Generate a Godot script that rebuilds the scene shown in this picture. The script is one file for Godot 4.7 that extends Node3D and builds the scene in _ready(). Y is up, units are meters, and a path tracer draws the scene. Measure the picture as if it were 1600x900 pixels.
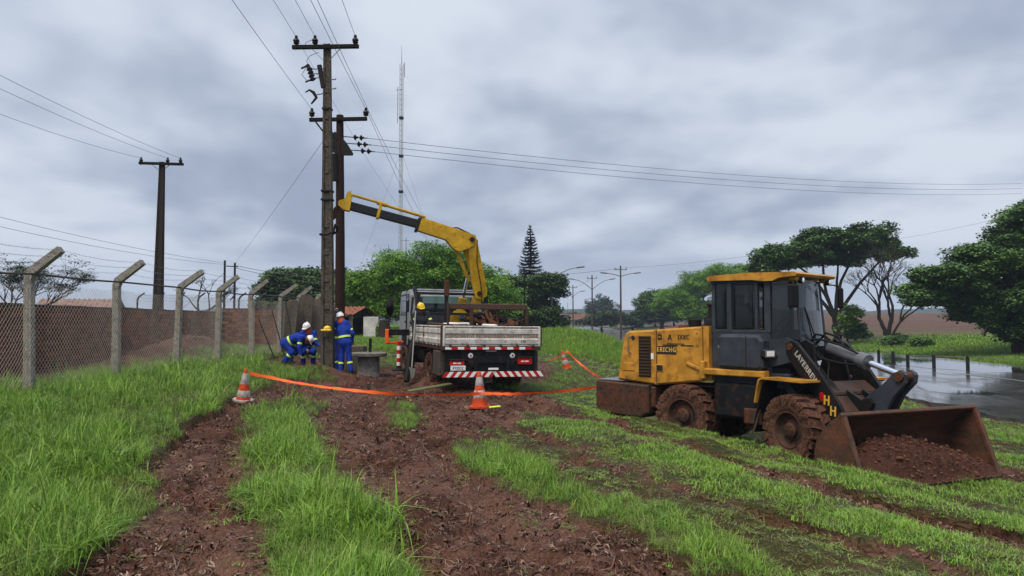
extends Node3D

# ------------------------------------------------------------------ geometry collector
class Geo:
	var v := PackedVector3Array()
	var n := PackedVector3Array()
	var c := PackedColorArray()
	var uv := PackedVector2Array()
	var xf := Transform3D()
	var col := Color.WHITE
	var colored := false

	func tint(k: Color) -> void:
		col = k
		colored = true

	func tri(a: Vector3, b: Vector3, d: Vector3, na: Vector3, nb: Vector3, nd: Vector3) -> void:
		var g := (b - a).cross(d - a)
		if g.dot(na + nb + nd) > 0.0:
			var t := b
			b = d
			d = t
			t = nb
			nb = nd
			nd = t
		for p in [a, b, d]:
			v.append(xf * p)
			c.append(col)
		for q in [na, nb, nd]:
			n.append((xf.basis * q).normalized())

	func face(pts: Array, out: Vector3) -> void:
		var g := Vector3.ZERO
		for i in range(1, pts.size() - 1):
			g += (pts[i] - pts[0]).cross(pts[i + 1] - pts[0])
		if g.length() < 1e-12:
			return
		g = g.normalized()
		if g.dot(out) < 0.0:
			g = -g
		for i in range(1, pts.size() - 1):
			tri(pts[0], pts[i], pts[i + 1], g, g, g)

	# box with chamfered edges; c0 centre, s full size, b bevel
	func box(c0: Vector3, s: Vector3, b := 0.0, rot := Basis()) -> void:
		var h := s * 0.5
		b = minf(b, minf(h.x, minf(h.y, h.z)) * 0.6)
		var old := xf
		xf = xf * Transform3D(rot, c0)
		if b <= 0.0:
			for ax in 3:
				for sg: float in [-1.0, 1.0]:
					var u := (ax + 1) % 3
					var w := (ax + 2) % 3
					var pts := []
					for k in [[-1, -1], [1, -1], [1, 1], [-1, 1]]:
						var p := Vector3.ZERO
						p[ax] = h[ax] * sg
						p[u] = h[u] * k[0]
						p[w] = h[w] * k[1]
						pts.append(p)
					var o := Vector3.ZERO
					o[ax] = sg
					face(pts, o)
		else:
			var P := func(sx: float, sy: float, sz: float, ax: int) -> Vector3:
				var p := Vector3(sx * h.x, sy * h.y, sz * h.z)
				var q := Vector3(sx * (h.x - b), sy * (h.y - b), sz * (h.z - b))
				q[ax] = p[ax]
				return q
			for ax in 3:
				var u := (ax + 1) % 3
				var w := (ax + 2) % 3
				for sg: float in [-1.0, 1.0]:
					var pts := []
					for k in [[-1, -1], [1, -1], [1, 1], [-1, 1]]:
						var s3 := Vector3.ZERO
						s3[ax] = sg
						s3[u] = k[0]
						s3[w] = k[1]
						pts.append(P.call(s3.x, s3.y, s3.z, ax))
					var o := Vector3.ZERO
					o[ax] = sg
					face(pts, o)
				for k in [[-1, -1], [1, -1], [1, 1], [-1, 1]]:
					var e := []
					var s3 := Vector3.ZERO
					s3[u] = k[0]
					s3[w] = k[1]
					for sg: float in [-1.0, 1.0]:
						s3[ax] = sg
						if sg < 0:
							e.append(P.call(s3.x, s3.y, s3.z, u))
							e.append(P.call(s3.x, s3.y, s3.z, w))
						else:
							e.append(P.call(s3.x, s3.y, s3.z, w))
							e.append(P.call(s3.x, s3.y, s3.z, u))
					s3[ax] = 0
					face(e, s3)
			for sx: float in [-1.0, 1.0]:
				for sy: float in [-1.0, 1.0]:
					for sz: float in [-1.0, 1.0]:
						face([P.call(sx, sy, sz, 0), P.call(sx, sy, sz, 1), P.call(sx, sy, sz, 2)], Vector3(sx, sy, sz))
		xf = old

	# rectangular bar from a to b, w across (horizontal), t thick
	func bar(a: Vector3, b: Vector3, w: float, t: float, bev := 0.0, up := Vector3.UP) -> void:
		var d := (b - a).normalized()
		if absf(d.dot(up)) > 0.98:
			up = Vector3.RIGHT
		var s := d.cross(up).normalized()
		var u := s.cross(d).normalized()
		box((a + b) * 0.5, Vector3(a.distance_to(b), t, w), bev, Basis(d, u, s))

	func tube(pts: Array, r, sides := 8, caps := true) -> void:
		var rings := []
		var nr := []
		var side := Vector3.ZERO
		for i in pts.size():
			var d: Vector3
			if i == 0:
				d = pts[1] - pts[0]
			elif i == pts.size() - 1:
				d = pts[i] - pts[i - 1]
			else:
				d = (pts[i + 1] - pts[i]).normalized() + (pts[i] - pts[i - 1]).normalized()
			d = d.normalized()
			if side == Vector3.ZERO:
				side = d.cross(Vector3.UP if absf(d.y) < 0.9 else Vector3.RIGHT).normalized()
			else:
				side = (side - d * side.dot(d)).normalized()
			var up := side.cross(d)
			var rr: float = r[i] if r is Array else r
			var ring := []
			var nn := []
			for k in sides:
				var a := TAU * k / sides
				var q := side * cos(a) + up * sin(a)
				nn.append(q)
				ring.append(pts[i] + q * rr)
			rings.append(ring)
			nr.append(nn)
		for i in pts.size() - 1:
			for k in sides:
				var j := (k + 1) % sides
				tri(rings[i][k], rings[i][j], rings[i + 1][j], nr[i][k], nr[i][j], nr[i + 1][j])
				tri(rings[i][k], rings[i + 1][j], rings[i + 1][k], nr[i][k], nr[i + 1][j], nr[i + 1][k])
		if caps:
			face(rings[0], pts[0] - pts[1])
			face(rings[-1], pts[-1] - pts[-2])

	func cyl(a: Vector3, b: Vector3, r0: float, r1 := -1.0, sides := 16) -> void:
		tube([a, b], [r0, r1 if r1 >= 0.0 else r0], sides)

	# profile of Vector2(r, y) turned round local y placed by t
	func lathe(prof: Array, sides := 24, t := Transform3D()) -> void:
		var old := xf
		xf = xf * t
		for i in prof.size() - 1:
			var p: Vector2 = prof[i]
			var q: Vector2 = prof[i + 1]
			var m := Vector2(q.y - p.y, p.x - q.x)
			if m.length() < 1e-9:
				continue
			m = m.normalized()
			var m0 := m
			var m1 := m
			if i > 0:
				var b: Vector2 = prof[i - 1]
				var w := Vector2(p.y - b.y, b.x - p.x).normalized()
				if w.dot(m) > 0.75:
					m0 = (m + w).normalized()
			if i < prof.size() - 2:
				var b: Vector2 = prof[i + 2]
				var w := Vector2(b.y - q.y, q.x - b.x).normalized()
				if w.dot(m) > 0.75:
					m1 = (m + w).normalized()
			for k in sides:
				var a0 := TAU * k / sides
				var a1 := TAU * (k + 1) / sides
				var e0 := Vector3(cos(a0), 0, sin(a0))
				var e1 := Vector3(cos(a1), 0, sin(a1))
				var y := Vector3.UP
				if p.x > 1e-6:
					tri(e0 * p.x + y * p.y, e1 * p.x + y * p.y, e1 * q.x + y * q.y, e0 * m0.x + y * m0.y, e1 * m0.x + y * m0.y, e1 * m1.x + y * m1.y)
				if q.x > 1e-6:
					tri(e0 * p.x + y * p.y, e1 * q.x + y * q.y, e0 * q.x + y * q.y, e0 * m0.x + y * m0.y, e1 * m1.x + y * m1.y, e0 * m1.x + y * m1.y)
		xf = old

	# polygon in local xy, thickness along local z from z0 to z1
	func prism(poly: Array, z0: float, z1: float, t := Transform3D()) -> void:
		var old := xf
		xf = xf * t
		var pp := PackedVector2Array(poly)
		var area := 0.0
		for i in pp.size():
			area += pp[i].cross(pp[(i + 1) % pp.size()])
		var idx := Geometry2D.triangulate_polygon(pp)
		for i in range(0, idx.size(), 3):
			for z in [z0, z1]:
				var o := Vector3(0, 0, signf(z - (z0 + z1) * 0.5))
				var a := pp[idx[i]]
				var b := pp[idx[i + 1]]
				var d := pp[idx[i + 2]]
				tri(Vector3(a.x, a.y, z), Vector3(b.x, b.y, z), Vector3(d.x, d.y, z), o, o, o)
		for i in pp.size():
			var a := pp[i]
			var b := pp[(i + 1) % pp.size()]
			var o := Vector3(b.y - a.y, a.x - b.x, 0) * signf(area)
			face([Vector3(a.x, a.y, z0), Vector3(b.x, b.y, z0), Vector3(b.x, b.y, z1), Vector3(a.x, a.y, z1)], o)
		xf = old

	# open profile in local xy swept from z0 to z1, with thickness w to its left
	func sheet(prof: Array, z0: float, z1: float, w: float, t := Transform3D()) -> void:
		var poly := prof.duplicate()
		for i in range(prof.size() - 1, -1, -1):
			var d: Vector2
			if i == 0:
				d = prof[1] - prof[0]
			elif i == prof.size() - 1:
				d = prof[i] - prof[i - 1]
			else:
				d = (prof[i + 1] - prof[i]).normalized() + (prof[i] - prof[i - 1]).normalized()
			d = d.normalized()
			poly.append(prof[i] + Vector2(-d.y, d.x) * w)
		prism(poly, z0, z1, t)

	func sphere(c0: Vector3, r: Vector3, sides := 12, rings := 8) -> void:
		var prof := []
		for i in rings + 1:
			var a := -PI / 2 + PI * i / rings
			prof.append(Vector2(cos(a), sin(a)))
		var old := xf
		xf = xf * Transform3D(Basis.from_scale(r), c0)
		lathe(prof, sides)
		xf = old

	func text(s: String, size: float, t: Transform3D, depth := 0.004, bold := true, font := "Droid Sans") -> void:
		var m := TextMesh.new()
		var f := SystemFont.new()
		f.font_names = [font]
		f.font_weight = 700 if bold else 400
		m.font = f
		m.text = s
		m.font_size = 64
		m.pixel_size = size / 64.0
		m.depth = depth
		m.curve_step = 4.0
		var a := m.get_mesh_arrays()
		var vv: PackedVector3Array = a[Mesh.ARRAY_VERTEX]
		var nn: PackedVector3Array = a[Mesh.ARRAY_NORMAL]
		var idx: PackedInt32Array = a[Mesh.ARRAY_INDEX]
		var w := xf * t
		var nb := w.basis.inverse().transposed()
		for i in idx:
			v.append(w * vv[i])
			n.append((nb * nn[i]).normalized())
			c.append(col)

	func mesh() -> ArrayMesh:
		var m := ArrayMesh.new()
		if v.is_empty():
			return m
		var a := []
		a.resize(Mesh.ARRAY_MAX)
		a[Mesh.ARRAY_VERTEX] = v
		a[Mesh.ARRAY_NORMAL] = n
		if colored:
			a[Mesh.ARRAY_COLOR] = c
		if uv.size() == v.size():
			a[Mesh.ARRAY_TEX_UV] = uv
		m.add_surface_from_arrays(Mesh.PRIMITIVE_TRIANGLES, a)
		return m

# ------------------------------------------------------------------ naming
var taken := {}
var rng := RandomNumberGenerator.new()
var M := {}
var TX := {}

func numbered(s: String) -> String:
	if not taken.has(s):
		taken[s] = 0
		return s
	taken[s] += 1
	return "%s_%03d" % [s, taken[s]]

func tag(o: Node, label: String, category: String, group := "", kind := "") -> void:
	if label:
		o.set_meta("label", label)
	if category:
		o.set_meta("category", category)
	if group:
		o.set_meta("group", group)
	if kind:
		o.set_meta("kind", kind)

func thing(called: String, label: String, category: String, at := Transform3D(), group := "") -> Node3D:
	var o := Node3D.new()
	o.name = numbered(called)
	add_child(o)
	o.transform = at
	tag(o, label, category, group)
	return o

func obj(called: String, g, mat: Material, parent: Node = null) -> MeshInstance3D:
	var o := MeshInstance3D.new()
	o.mesh = g.mesh() if g is Geo else g
	o.material_override = mat
	if parent == null:
		o.name = numbered(called)
		add_child(o)
	else:
		var k := 0
		var nm := called
		while parent.has_node(nm):
			k += 1
			nm = "%s_%03d" % [called, k]
		o.name = nm
		parent.add_child(o, true)
	return o

func single(called: String, g, mat: Material, label: String, category: String, group := "") -> MeshInstance3D:
	var o := obj(called, g, mat)
	tag(o, label, category, group)
	return o

func struct(called: String, g, mat: Material, label := "") -> MeshInstance3D:
	var o := obj(called, g, mat)
	o.set_meta("kind", "structure")
	if label:
		o.set_meta("label", label)
	return o

func scatter(called: String, mesh: Mesh, mat: Material, where: Array, tints: Array, parent: Node = null) -> MultiMeshInstance3D:
	var mm := MultiMesh.new()
	mm.transform_format = MultiMesh.TRANSFORM_3D
	mm.use_colors = true
	mm.mesh = mesh
	mm.instance_count = where.size()
	for i in where.size():
		mm.set_instance_transform(i, where[i])
		mm.set_instance_color(i, tints[i])
	var o := MultiMeshInstance3D.new()
	o.multimesh = mm
	o.material_override = mat
	if parent == null:
		o.name = numbered(called)
		add_child(o)
	else:
		var k := 0
		var nm := called
		while parent.has_node(nm):
			k += 1
			nm = "%s_%03d" % [called, k]
		o.name = nm
		parent.add_child(o, true)
	return o

# X right, Z away from the camera's place, Y up
func W(x: float, y: float, z: float) -> Vector3:
	return Vector3(x, y, -z)

func frame(x: float, y: float, z: float, hx: float, hz: float) -> Transform3D:   # local +x runs along heading (hx right, hz away)
	var f := Vector3(hx, 0, -hz).normalized()
	return Transform3D(Basis(f, Vector3.UP, f.cross(Vector3.UP)), W(x, y, z))

func look_frame(p: Vector3, x_axis: Vector3, y_axis: Vector3) -> Transform3D:   # local x and y as given, z across
	var x := x_axis.normalized()
	var z := x.cross(y_axis).normalized()
	return Transform3D(Basis(x, z.cross(x), z), p)

func rnd(a: float, b: float) -> float:
	return rng.randf_range(a, b)

# ------------------------------------------------------------------ materials
func noise(freq: float, seed_: int, oct := 4, type := FastNoiseLite.TYPE_SIMPLEX_SMOOTH) -> FastNoiseLite:
	var f := FastNoiseLite.new()
	f.seed = seed_
	f.frequency = freq
	f.noise_type = type
	f.fractal_octaves = oct
	return f

func noise_tex(key: String, freq: float, seed_: int, lo: float, hi: float, oct := 4, size := 256, type := FastNoiseLite.TYPE_SIMPLEX_SMOOTH) -> Texture2D:
	if TX.has(key):
		return TX[key]
	var t := NoiseTexture2D.new()
	t.width = size
	t.height = size
	t.seamless = true
	t.noise = noise(freq, seed_, oct, type)
	var g := Gradient.new()
	g.set_color(0, Color(lo, lo, lo))
	g.set_color(1, Color(hi, hi, hi))
	t.color_ramp = g
	TX[key] = t
	return t

# a patchy coat (alpha from thresholded noise) laid over a material as its detail
func patch_tex(key: String, k: Color, freq: float, seed_: int, from: float, to: float, most := 1.0, size := 256) -> Texture2D:
	if TX.has(key):
		return TX[key]
	var f := noise(freq, seed_, 5)
	var im := f.get_seamless_image(size, size)
	var out := Image.create(size, size, false, Image.FORMAT_RGBA8)
	var f2 := noise(0.09, seed_ + 3, 3).get_seamless_image(size, size)
	for y in size:
		for x in size:
			var a := smoothstep(from, to, im.get_pixel(x, y).r) * most
			var b := 0.75 + 0.5 * f2.get_pixel(x, y).r
			out.set_pixel(x, y, Color(k.r * b, k.g * b, k.b * b, a))
	TX[key] = ImageTexture.create_from_image(out)
	return TX[key]

# colour given as a linear base colour
func mat(key: String, lin: Color, rough := 0.6, metal := 0.0, tex: Texture2D = null, scale := 1.0, bump: Texture2D = null, bump_cm := 0.3) -> StandardMaterial3D:
	if M.has(key):
		return M[key]
	var m := StandardMaterial3D.new()
	m.resource_name = key
	m.albedo_color = lin.linear_to_srgb()
	m.roughness = rough
	m.metallic = metal
	if metal == 0.0 and rough > 0.38:
		m.metallic_specular = 0.3 if rough < 0.6 else 0.22
	if tex:
		m.albedo_texture = tex
	if bump:
		m.heightmap_enabled = true
		m.heightmap_texture = bump
		m.heightmap_scale = bump_cm
	if tex or bump:
		m.uv1_triplanar = true
		m.uv1_world_triplanar = false
		m.uv1_scale = Vector3.ONE * scale
	M[key] = m
	return m

func coat(m: StandardMaterial3D, t: Texture2D) -> void:
	m.detail_enabled = true
	m.detail_albedo = t
	m.detail_blend_mode = BaseMaterial3D.BLEND_MODE_MIX
	m.uv1_triplanar = true

func L(r: float, g: float, b: float) -> Color:
	return Color(r, g, b)

func make_materials() -> void:
	var grain := noise_tex("grain", 0.05, 11, 0.62, 1.0, 5)
	var soft := noise_tex("soft", 0.012, 5, 0.75, 1.0, 4)
	var fine := noise_tex("fine", 0.16, 21, 0.3, 1.0, 4)
	var lump := noise_tex("lump", 0.035, 8, 0.0, 1.0, 6)
	TX["grain_lump"] = lump
	var mud_coat := patch_tex("mud_coat", Color(0.30, 0.20, 0.16), 0.018, 31, 0.48, 0.62, 0.9)
	var thin_mud := patch_tex("thin_mud", Color(0.33, 0.23, 0.18), 0.024, 37, 0.58, 0.72, 0.7)
	var rust := patch_tex("rust", Color(0.36, 0.20, 0.12), 0.03, 41, 0.58, 0.68, 0.9)
	var lichen := patch_tex("lichen", Color(0.30, 0.29, 0.26), 0.012, 47, 0.5, 0.85, 0.5)
	mat("yellow", L(0.56, 0.275, 0.040), 0.40, 0.0, soft, 0.7)
	coat(M.yellow, patch_tex("faint_mud", Color(0.42, 0.27, 0.13), 0.02, 35, 0.50, 0.85, 0.45))
	mat("crane_yellow", L(0.60, 0.36, 0.02), 0.42, 0.0, soft, 0.8)
	coat(M.crane_yellow, patch_tex("crane_dirt", Color(0.24, 0.16, 0.10), 0.03, 51, 0.70, 0.80, 0.5))
	mat("charcoal", L(0.046, 0.056, 0.074), 0.42, 0.0, soft, 0.9)
	coat(M.charcoal, patch_tex("char_dirt", Color(0.30, 0.24, 0.21), 0.02, 53, 0.6, 0.85, 0.16))
	mat("black_paint", L(0.012, 0.013, 0.015), 0.45, 0.0, soft, 0.9)
	coat(M.black_paint, patch_tex("black_dirt", Color(0.30, 0.19, 0.14), 0.02, 57, 0.58, 0.8, 0.38))
	mat("grey_paint", L(0.13, 0.14, 0.155), 0.38, 0.0, soft, 0.9)
	mat("rubber", L(0.012, 0.012, 0.013), 0.6)
	mat("muddy_steel", L(0.072, 0.048, 0.038), 0.55, 0.0, grain, 0.5)
	coat(M.muddy_steel, patch_tex("steel_mud", Color(0.33, 0.20, 0.145), 0.014, 61, 0.25, 0.8, 0.8))
	mat("bucket_steel", L(0.105, 0.062, 0.042), 0.55, 0.0, grain, 0.9, fine, 0.15)
	coat(M.bucket_steel, patch_tex("bucket_mud", Color(0.40, 0.25, 0.185), 0.012, 63, 0.40, 0.70, 0.8))
	mat("tyre_mud", L(0.17, 0.082, 0.056), 0.8, 0.0, grain, 1.5, lump, 1.2)
	coat(M.tyre_mud, patch_tex("tyre_dark", Color(0.19, 0.145, 0.125), 0.02, 67, 0.5, 0.66, 0.8))
	mat("chrome", L(0.75, 0.77, 0.8), 0.12, 1.0)
	mat("dark_glass", L(0.012, 0.02, 0.022), 0.05)
	var cg := StandardMaterial3D.new()
	cg.resource_name = "cab_glass"
	cg.transparency = BaseMaterial3D.TRANSPARENCY_ALPHA
	cg.albedo_color = Color(0.03, 0.07, 0.075, 0.58)
	cg.roughness = 0.04
	cg.metallic_specular = 0.45
	M.cab_glass = cg
	var ws := cg.duplicate()
	ws.resource_name = "windscreen"
	ws.metallic_specular = 0.5
	ws.albedo_color = Color(0.30, 0.34, 0.36, 0.5)
	M.windscreen = ws
	mat("white_paint", L(0.62, 0.61, 0.57), 0.5, 0.0, soft, 0.8)
	coat(M.white_paint, patch_tex("white_rust", Color(0.36, 0.20, 0.13), 0.035, 71, 0.70, 0.80, 0.5))
	mat("worn_white", L(0.52, 0.51, 0.49), 0.6, 0.0, soft, 3.0)
	mat("clean_white", L(0.72, 0.72, 0.72), 0.5)
	mat("cab_white", L(0.38, 0.40, 0.43), 0.35, 0.0, soft, 0.8)
	mat("red", L(0.42, 0.015, 0.012), 0.4)
	mat("lens_red", L(0.5, 0.01, 0.008), 0.15)
	mat("orange", L(0.85, 0.12, 0.02), 0.45)
	mat("tape_orange", L(0.88, 0.13, 0.022), 0.4)
	M.tape_orange.backlight_enabled = true
	M.tape_orange.backlight = Color(0.5, 0.12, 0.03)
	mat("concrete", L(0.36, 0.345, 0.31), 0.85, 0.0, grain, 1.5, fine, 0.25)
	coat(M.concrete, lichen)
	mat("pole_concrete", L(0.125, 0.106, 0.088), 0.85, 0.0, grain, 0.9, fine, 0.3)
	coat(M.pole_concrete, patch_tex("pole_lichen", Color(0.15, 0.14, 0.13), 0.012, 73, 0.5, 0.8, 0.4))
	mat("dark_timber", L(0.018, 0.014, 0.012), 0.75, 0.0, grain, 1.0)
	mat("brown_timber", L(0.14, 0.085, 0.055), 0.75, 0.0, grain, 1.3)
	mat("raw_timber", L(0.33, 0.22, 0.12), 0.75, 0.0, grain, 1.3)
	mat("black_iron", L(0.018, 0.018, 0.019), 0.6)
	mat("grey_iron", L(0.16, 0.16, 0.16), 0.5, 0.3)
	mat("wire", L(0.14, 0.14, 0.15), 0.6)
	mat("galvanised", L(0.36, 0.33, 0.29), 0.6, 0.0)
	mat("porcelain", L(0.014, 0.009, 0.008), 0.4)
	mat("brick", L(0.225, 0.085, 0.050), 0.85, 0.0, grain, 2.0)
	M.brick.vertex_color_use_as_albedo = true
	mat("mortar", L(0.045, 0.028, 0.022), 0.9, 0.0, grain, 1.0)
	mat("rust_scrap", L(0.13, 0.055, 0.03), 0.75, 0.0, grain, 2.0)
	mat("plaster_white", L(0.6, 0.6, 0.57), 0.8, 0.0, soft, 0.5)
	mat("tile_red", L(0.30, 0.11, 0.07), 0.8, 0.0, grain, 1.0)
	M.tile_red.vertex_color_use_as_albedo = true
	mat("bark", L(0.045, 0.035, 0.028), 0.9, 0.0, grain, 1.0)
	mat("blue_cloth", L(0.012, 0.035, 0.36), 0.8, 0.0, soft, 2.0)
	M.blue_cloth.vertex_color_use_as_albedo = true
	M.blue_cloth.albedo_color = Color.WHITE
	mat("hivis", L(0.62, 0.85, 0.12), 0.5)
	mat("helmet_white", L(0.75, 0.75, 0.75), 0.3)
	mat("helmet_yellow", L(0.8, 0.55, 0.02), 0.3)
	mat("mast_steel", L(0.34, 0.34, 0.35), 0.5)
	mat("lamp_glass", L(0.75, 0.78, 0.8), 0.1)
	mat("sign_blue", L(0.05, 0.18, 0.42), 0.5)
	for k in [["leaf", 0.4], ["grass_blade", 0.5]]:
		var m := StandardMaterial3D.new()
		m.resource_name = k[0]
		m.albedo_color = Color.WHITE
		m.vertex_color_use_as_albedo = true
		m.roughness = 0.5 if k[0] == "leaf" else 0.36
		m.metallic_specular = 0.26 if k[0] == "leaf" else 0.34
		m.cull_mode = BaseMaterial3D.CULL_DISABLED
		m.backlight_enabled = true
		m.backlight = Color(k[1], k[1], k[1])
		M[k[0]] = m
	for k in ["straw", "soil_clod", "ground_cover"]:
		var m := StandardMaterial3D.new()
		m.resource_name = k
		m.albedo_color = Color.WHITE
		m.vertex_color_use_as_albedo = true
		m.roughness = 0.65
		m.metallic_specular = 0.25
		M[k] = m
# ------------------------------------------------------------------ the scene
func _ready() -> void:
	rng.seed = 7
	var cam := Camera3D.new()
	cam.name = "camera"
	add_child(cam)
	cam.position = Vector3(0, 1.7, 0)
	cam.rotation = Vector3(atan(50.0 / 1150.0), 0, 0)
	cam.keep_aspect = Camera3D.KEEP_HEIGHT
	cam.fov = rad_to_deg(2.0 * atan(450.0 / 1150.0))
	cam.near = 0.1
	cam.far = 4000.0
	cam.current = true
	var env := Environment.new()
	env.background_mode = Environment.BG_SKY
	env.sky = Sky.new()
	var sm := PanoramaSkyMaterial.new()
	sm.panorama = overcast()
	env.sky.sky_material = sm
	env.background_energy_multiplier = 1.0
	env.fog_enabled = true
	env.fog_density = 0.00042
	env.fog_light_color = Color(0.80, 0.87, 0.97)
	env.tonemap_mode = Environment.TONE_MAPPER_LINEAR
	env.tonemap_exposure = 2.2
	env.sdfgi_enabled = true
	env.ssao_enabled = true
	env.ssil_enabled = true
	var we := WorldEnvironment.new()
	we.name = "world_environment"
	we.environment = env
	add_child(we)
	var sun := DirectionalLight3D.new()
	sun.name = "sun"
	sun.light_energy = 0.5
	sun.light_angular_distance = 40.0
	sun.light_color = Color(1.0, 0.94, 0.84)
	sun.shadow_enabled = true
	sun.rotation = Vector3(deg_to_rad(-58), deg_to_rad(-35), 0)
	add_child(sun)

	make_materials()
	make_leaves()
	make_masks()
	build_ground()
	build_road()
	build_grass()
	build_fence()
	build_walls()
	build_poles()
	build_loader()
	build_truck()
	build_site()
	build_people()
	build_trees()
	build_far()

# an overcast sky: layers of cloud on a plane overhead, brighter towards the zenith as a covered sky is, the rise kept above the view to light the ground
func overcast() -> Texture2D:
	var w := 2048
	var h := 1024
	var im := Image.create(w, h, false, Image.FORMAT_RGBF)
	var n1 := noise(0.55, 3, 5)
	var n2 := noise(1.7, 9, 4)
	var n3 := noise(0.16, 15, 3)
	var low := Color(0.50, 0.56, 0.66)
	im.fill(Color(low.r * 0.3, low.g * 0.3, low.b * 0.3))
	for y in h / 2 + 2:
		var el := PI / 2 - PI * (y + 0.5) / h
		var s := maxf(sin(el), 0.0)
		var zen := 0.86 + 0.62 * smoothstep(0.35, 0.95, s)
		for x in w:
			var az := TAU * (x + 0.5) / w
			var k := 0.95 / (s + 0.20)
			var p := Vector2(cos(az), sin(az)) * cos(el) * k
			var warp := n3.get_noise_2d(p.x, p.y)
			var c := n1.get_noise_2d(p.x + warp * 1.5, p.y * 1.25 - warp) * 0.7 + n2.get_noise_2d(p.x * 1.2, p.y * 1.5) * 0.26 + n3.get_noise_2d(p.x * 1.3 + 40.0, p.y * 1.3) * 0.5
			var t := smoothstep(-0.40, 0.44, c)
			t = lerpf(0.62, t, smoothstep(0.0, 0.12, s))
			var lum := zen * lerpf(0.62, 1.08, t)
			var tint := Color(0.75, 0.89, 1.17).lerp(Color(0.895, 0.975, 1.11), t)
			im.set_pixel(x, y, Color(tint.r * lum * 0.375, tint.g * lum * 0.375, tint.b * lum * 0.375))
	return ImageTexture.create_from_image(im)
# ------------------------------------------------------------------ terrain
func ss(a: float, b: float, x: float) -> float:
	return smoothstep(a, b, x)

const MOUNDS := [[0.55, 15.3, 0.75, 0.26], [-2.3, 20.6, 1.0, 0.42], [-1.95, 19.3, 0.6, 0.34], [-5.3, 20.7, 0.75, 0.28], [-4.2, 20.4, 0.7, 0.14], [1.9, 13.0, 0.5, 0.16], [2.75, 10.9, 0.45, 0.14], [-6.4, 21.6, 0.9, 0.12]]

# height of the ground at x right and z away from the camera's place
func gh(x: float, z: float) -> float:
	var d := 0.941 * (x - 1.3) + 0.337 * (z - 15.0) - 0.48 * minf(28.0, maxf(0.0, z - 17.0))
	var y := -0.15 * ss(-1.5, 0.2, d) - 0.23 * ss(0.1, 1.2, d) - 0.31 * ss(1.15, 1.75, d)
	if z < 18.0:
		y += 0.13 * exp(-pow((d - 1.15) / 0.33, 2)) * (1.0 - ss(14.0, 17.0, z))
	y += 0.45 * ss(3.2, 8.0, -x)
	y -= 0.16 * ss(8.0, 12.0, x)
	y += 0.6 * ss(22.0, 60.0, z) * (1.0 - ss(0.0, 9.0, x))
	y += 0.7 * exp(-pow((x - 5.5) / 6.0, 2) - pow((z - 45.0) / 9.0, 2))
	y += 0.95 * ss(28.5, 42.0, x) * ss(-5.0, 10.0, z)
	y += 0.8 * exp(-pow(x + 10.4, 2) - pow((z - 23.5) / 3.5, 2))
	if z > 70.0:
		y += 3.9 * ss(70.0, 260.0, z) * ss(0.22, 0.38, x / z)
	if z < 32.0 and z > 8.0:
		for m in MOUNDS:
			var q: float = (pow(x - m[0], 2) + pow(z - m[1], 2)) / (m[2] * m[2])
			if q < 6.0:
				y += m[3] * exp(-q * 1.6)
	return y

# what grows where, in cm of grass (0 = bare mud), over x -13..15, z 2..34, in cells of 5 cm
const MX := 560
const MZ := 640
var cover := PackedByteArray()
var jit: FastNoiseLite
var n_big: FastNoiseLite
var n_mid: FastNoiseLite
var n_fine: FastNoiseLite
var n_ridge: FastNoiseLite

func fill_poly(pts: Array, val: int) -> void:
	for iz in MZ:
		var z := 2.0 + iz * 0.05
		var xs := []
		for i in pts.size():
			var a: Vector2 = pts[i]
			var b: Vector2 = pts[(i + 1) % pts.size()]
			if (a.y > z) != (b.y > z):
				xs.append(a.x + (z - a.y) / (b.y - a.y) * (b.x - a.x))
		xs.sort()
		for k in range(0, xs.size() - 1, 2):
			var i0 := clampi(int((xs[k] + 13.0) / 0.05), 0, MX)
			var i1 := clampi(int((xs[k + 1] + 13.0) / 0.05), 0, MX)
			for ix in range(i0, i1):
				cover[iz * MX + ix] = val

func V(x: float, y: float) -> Vector2:
	return Vector2(x, y)

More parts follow.
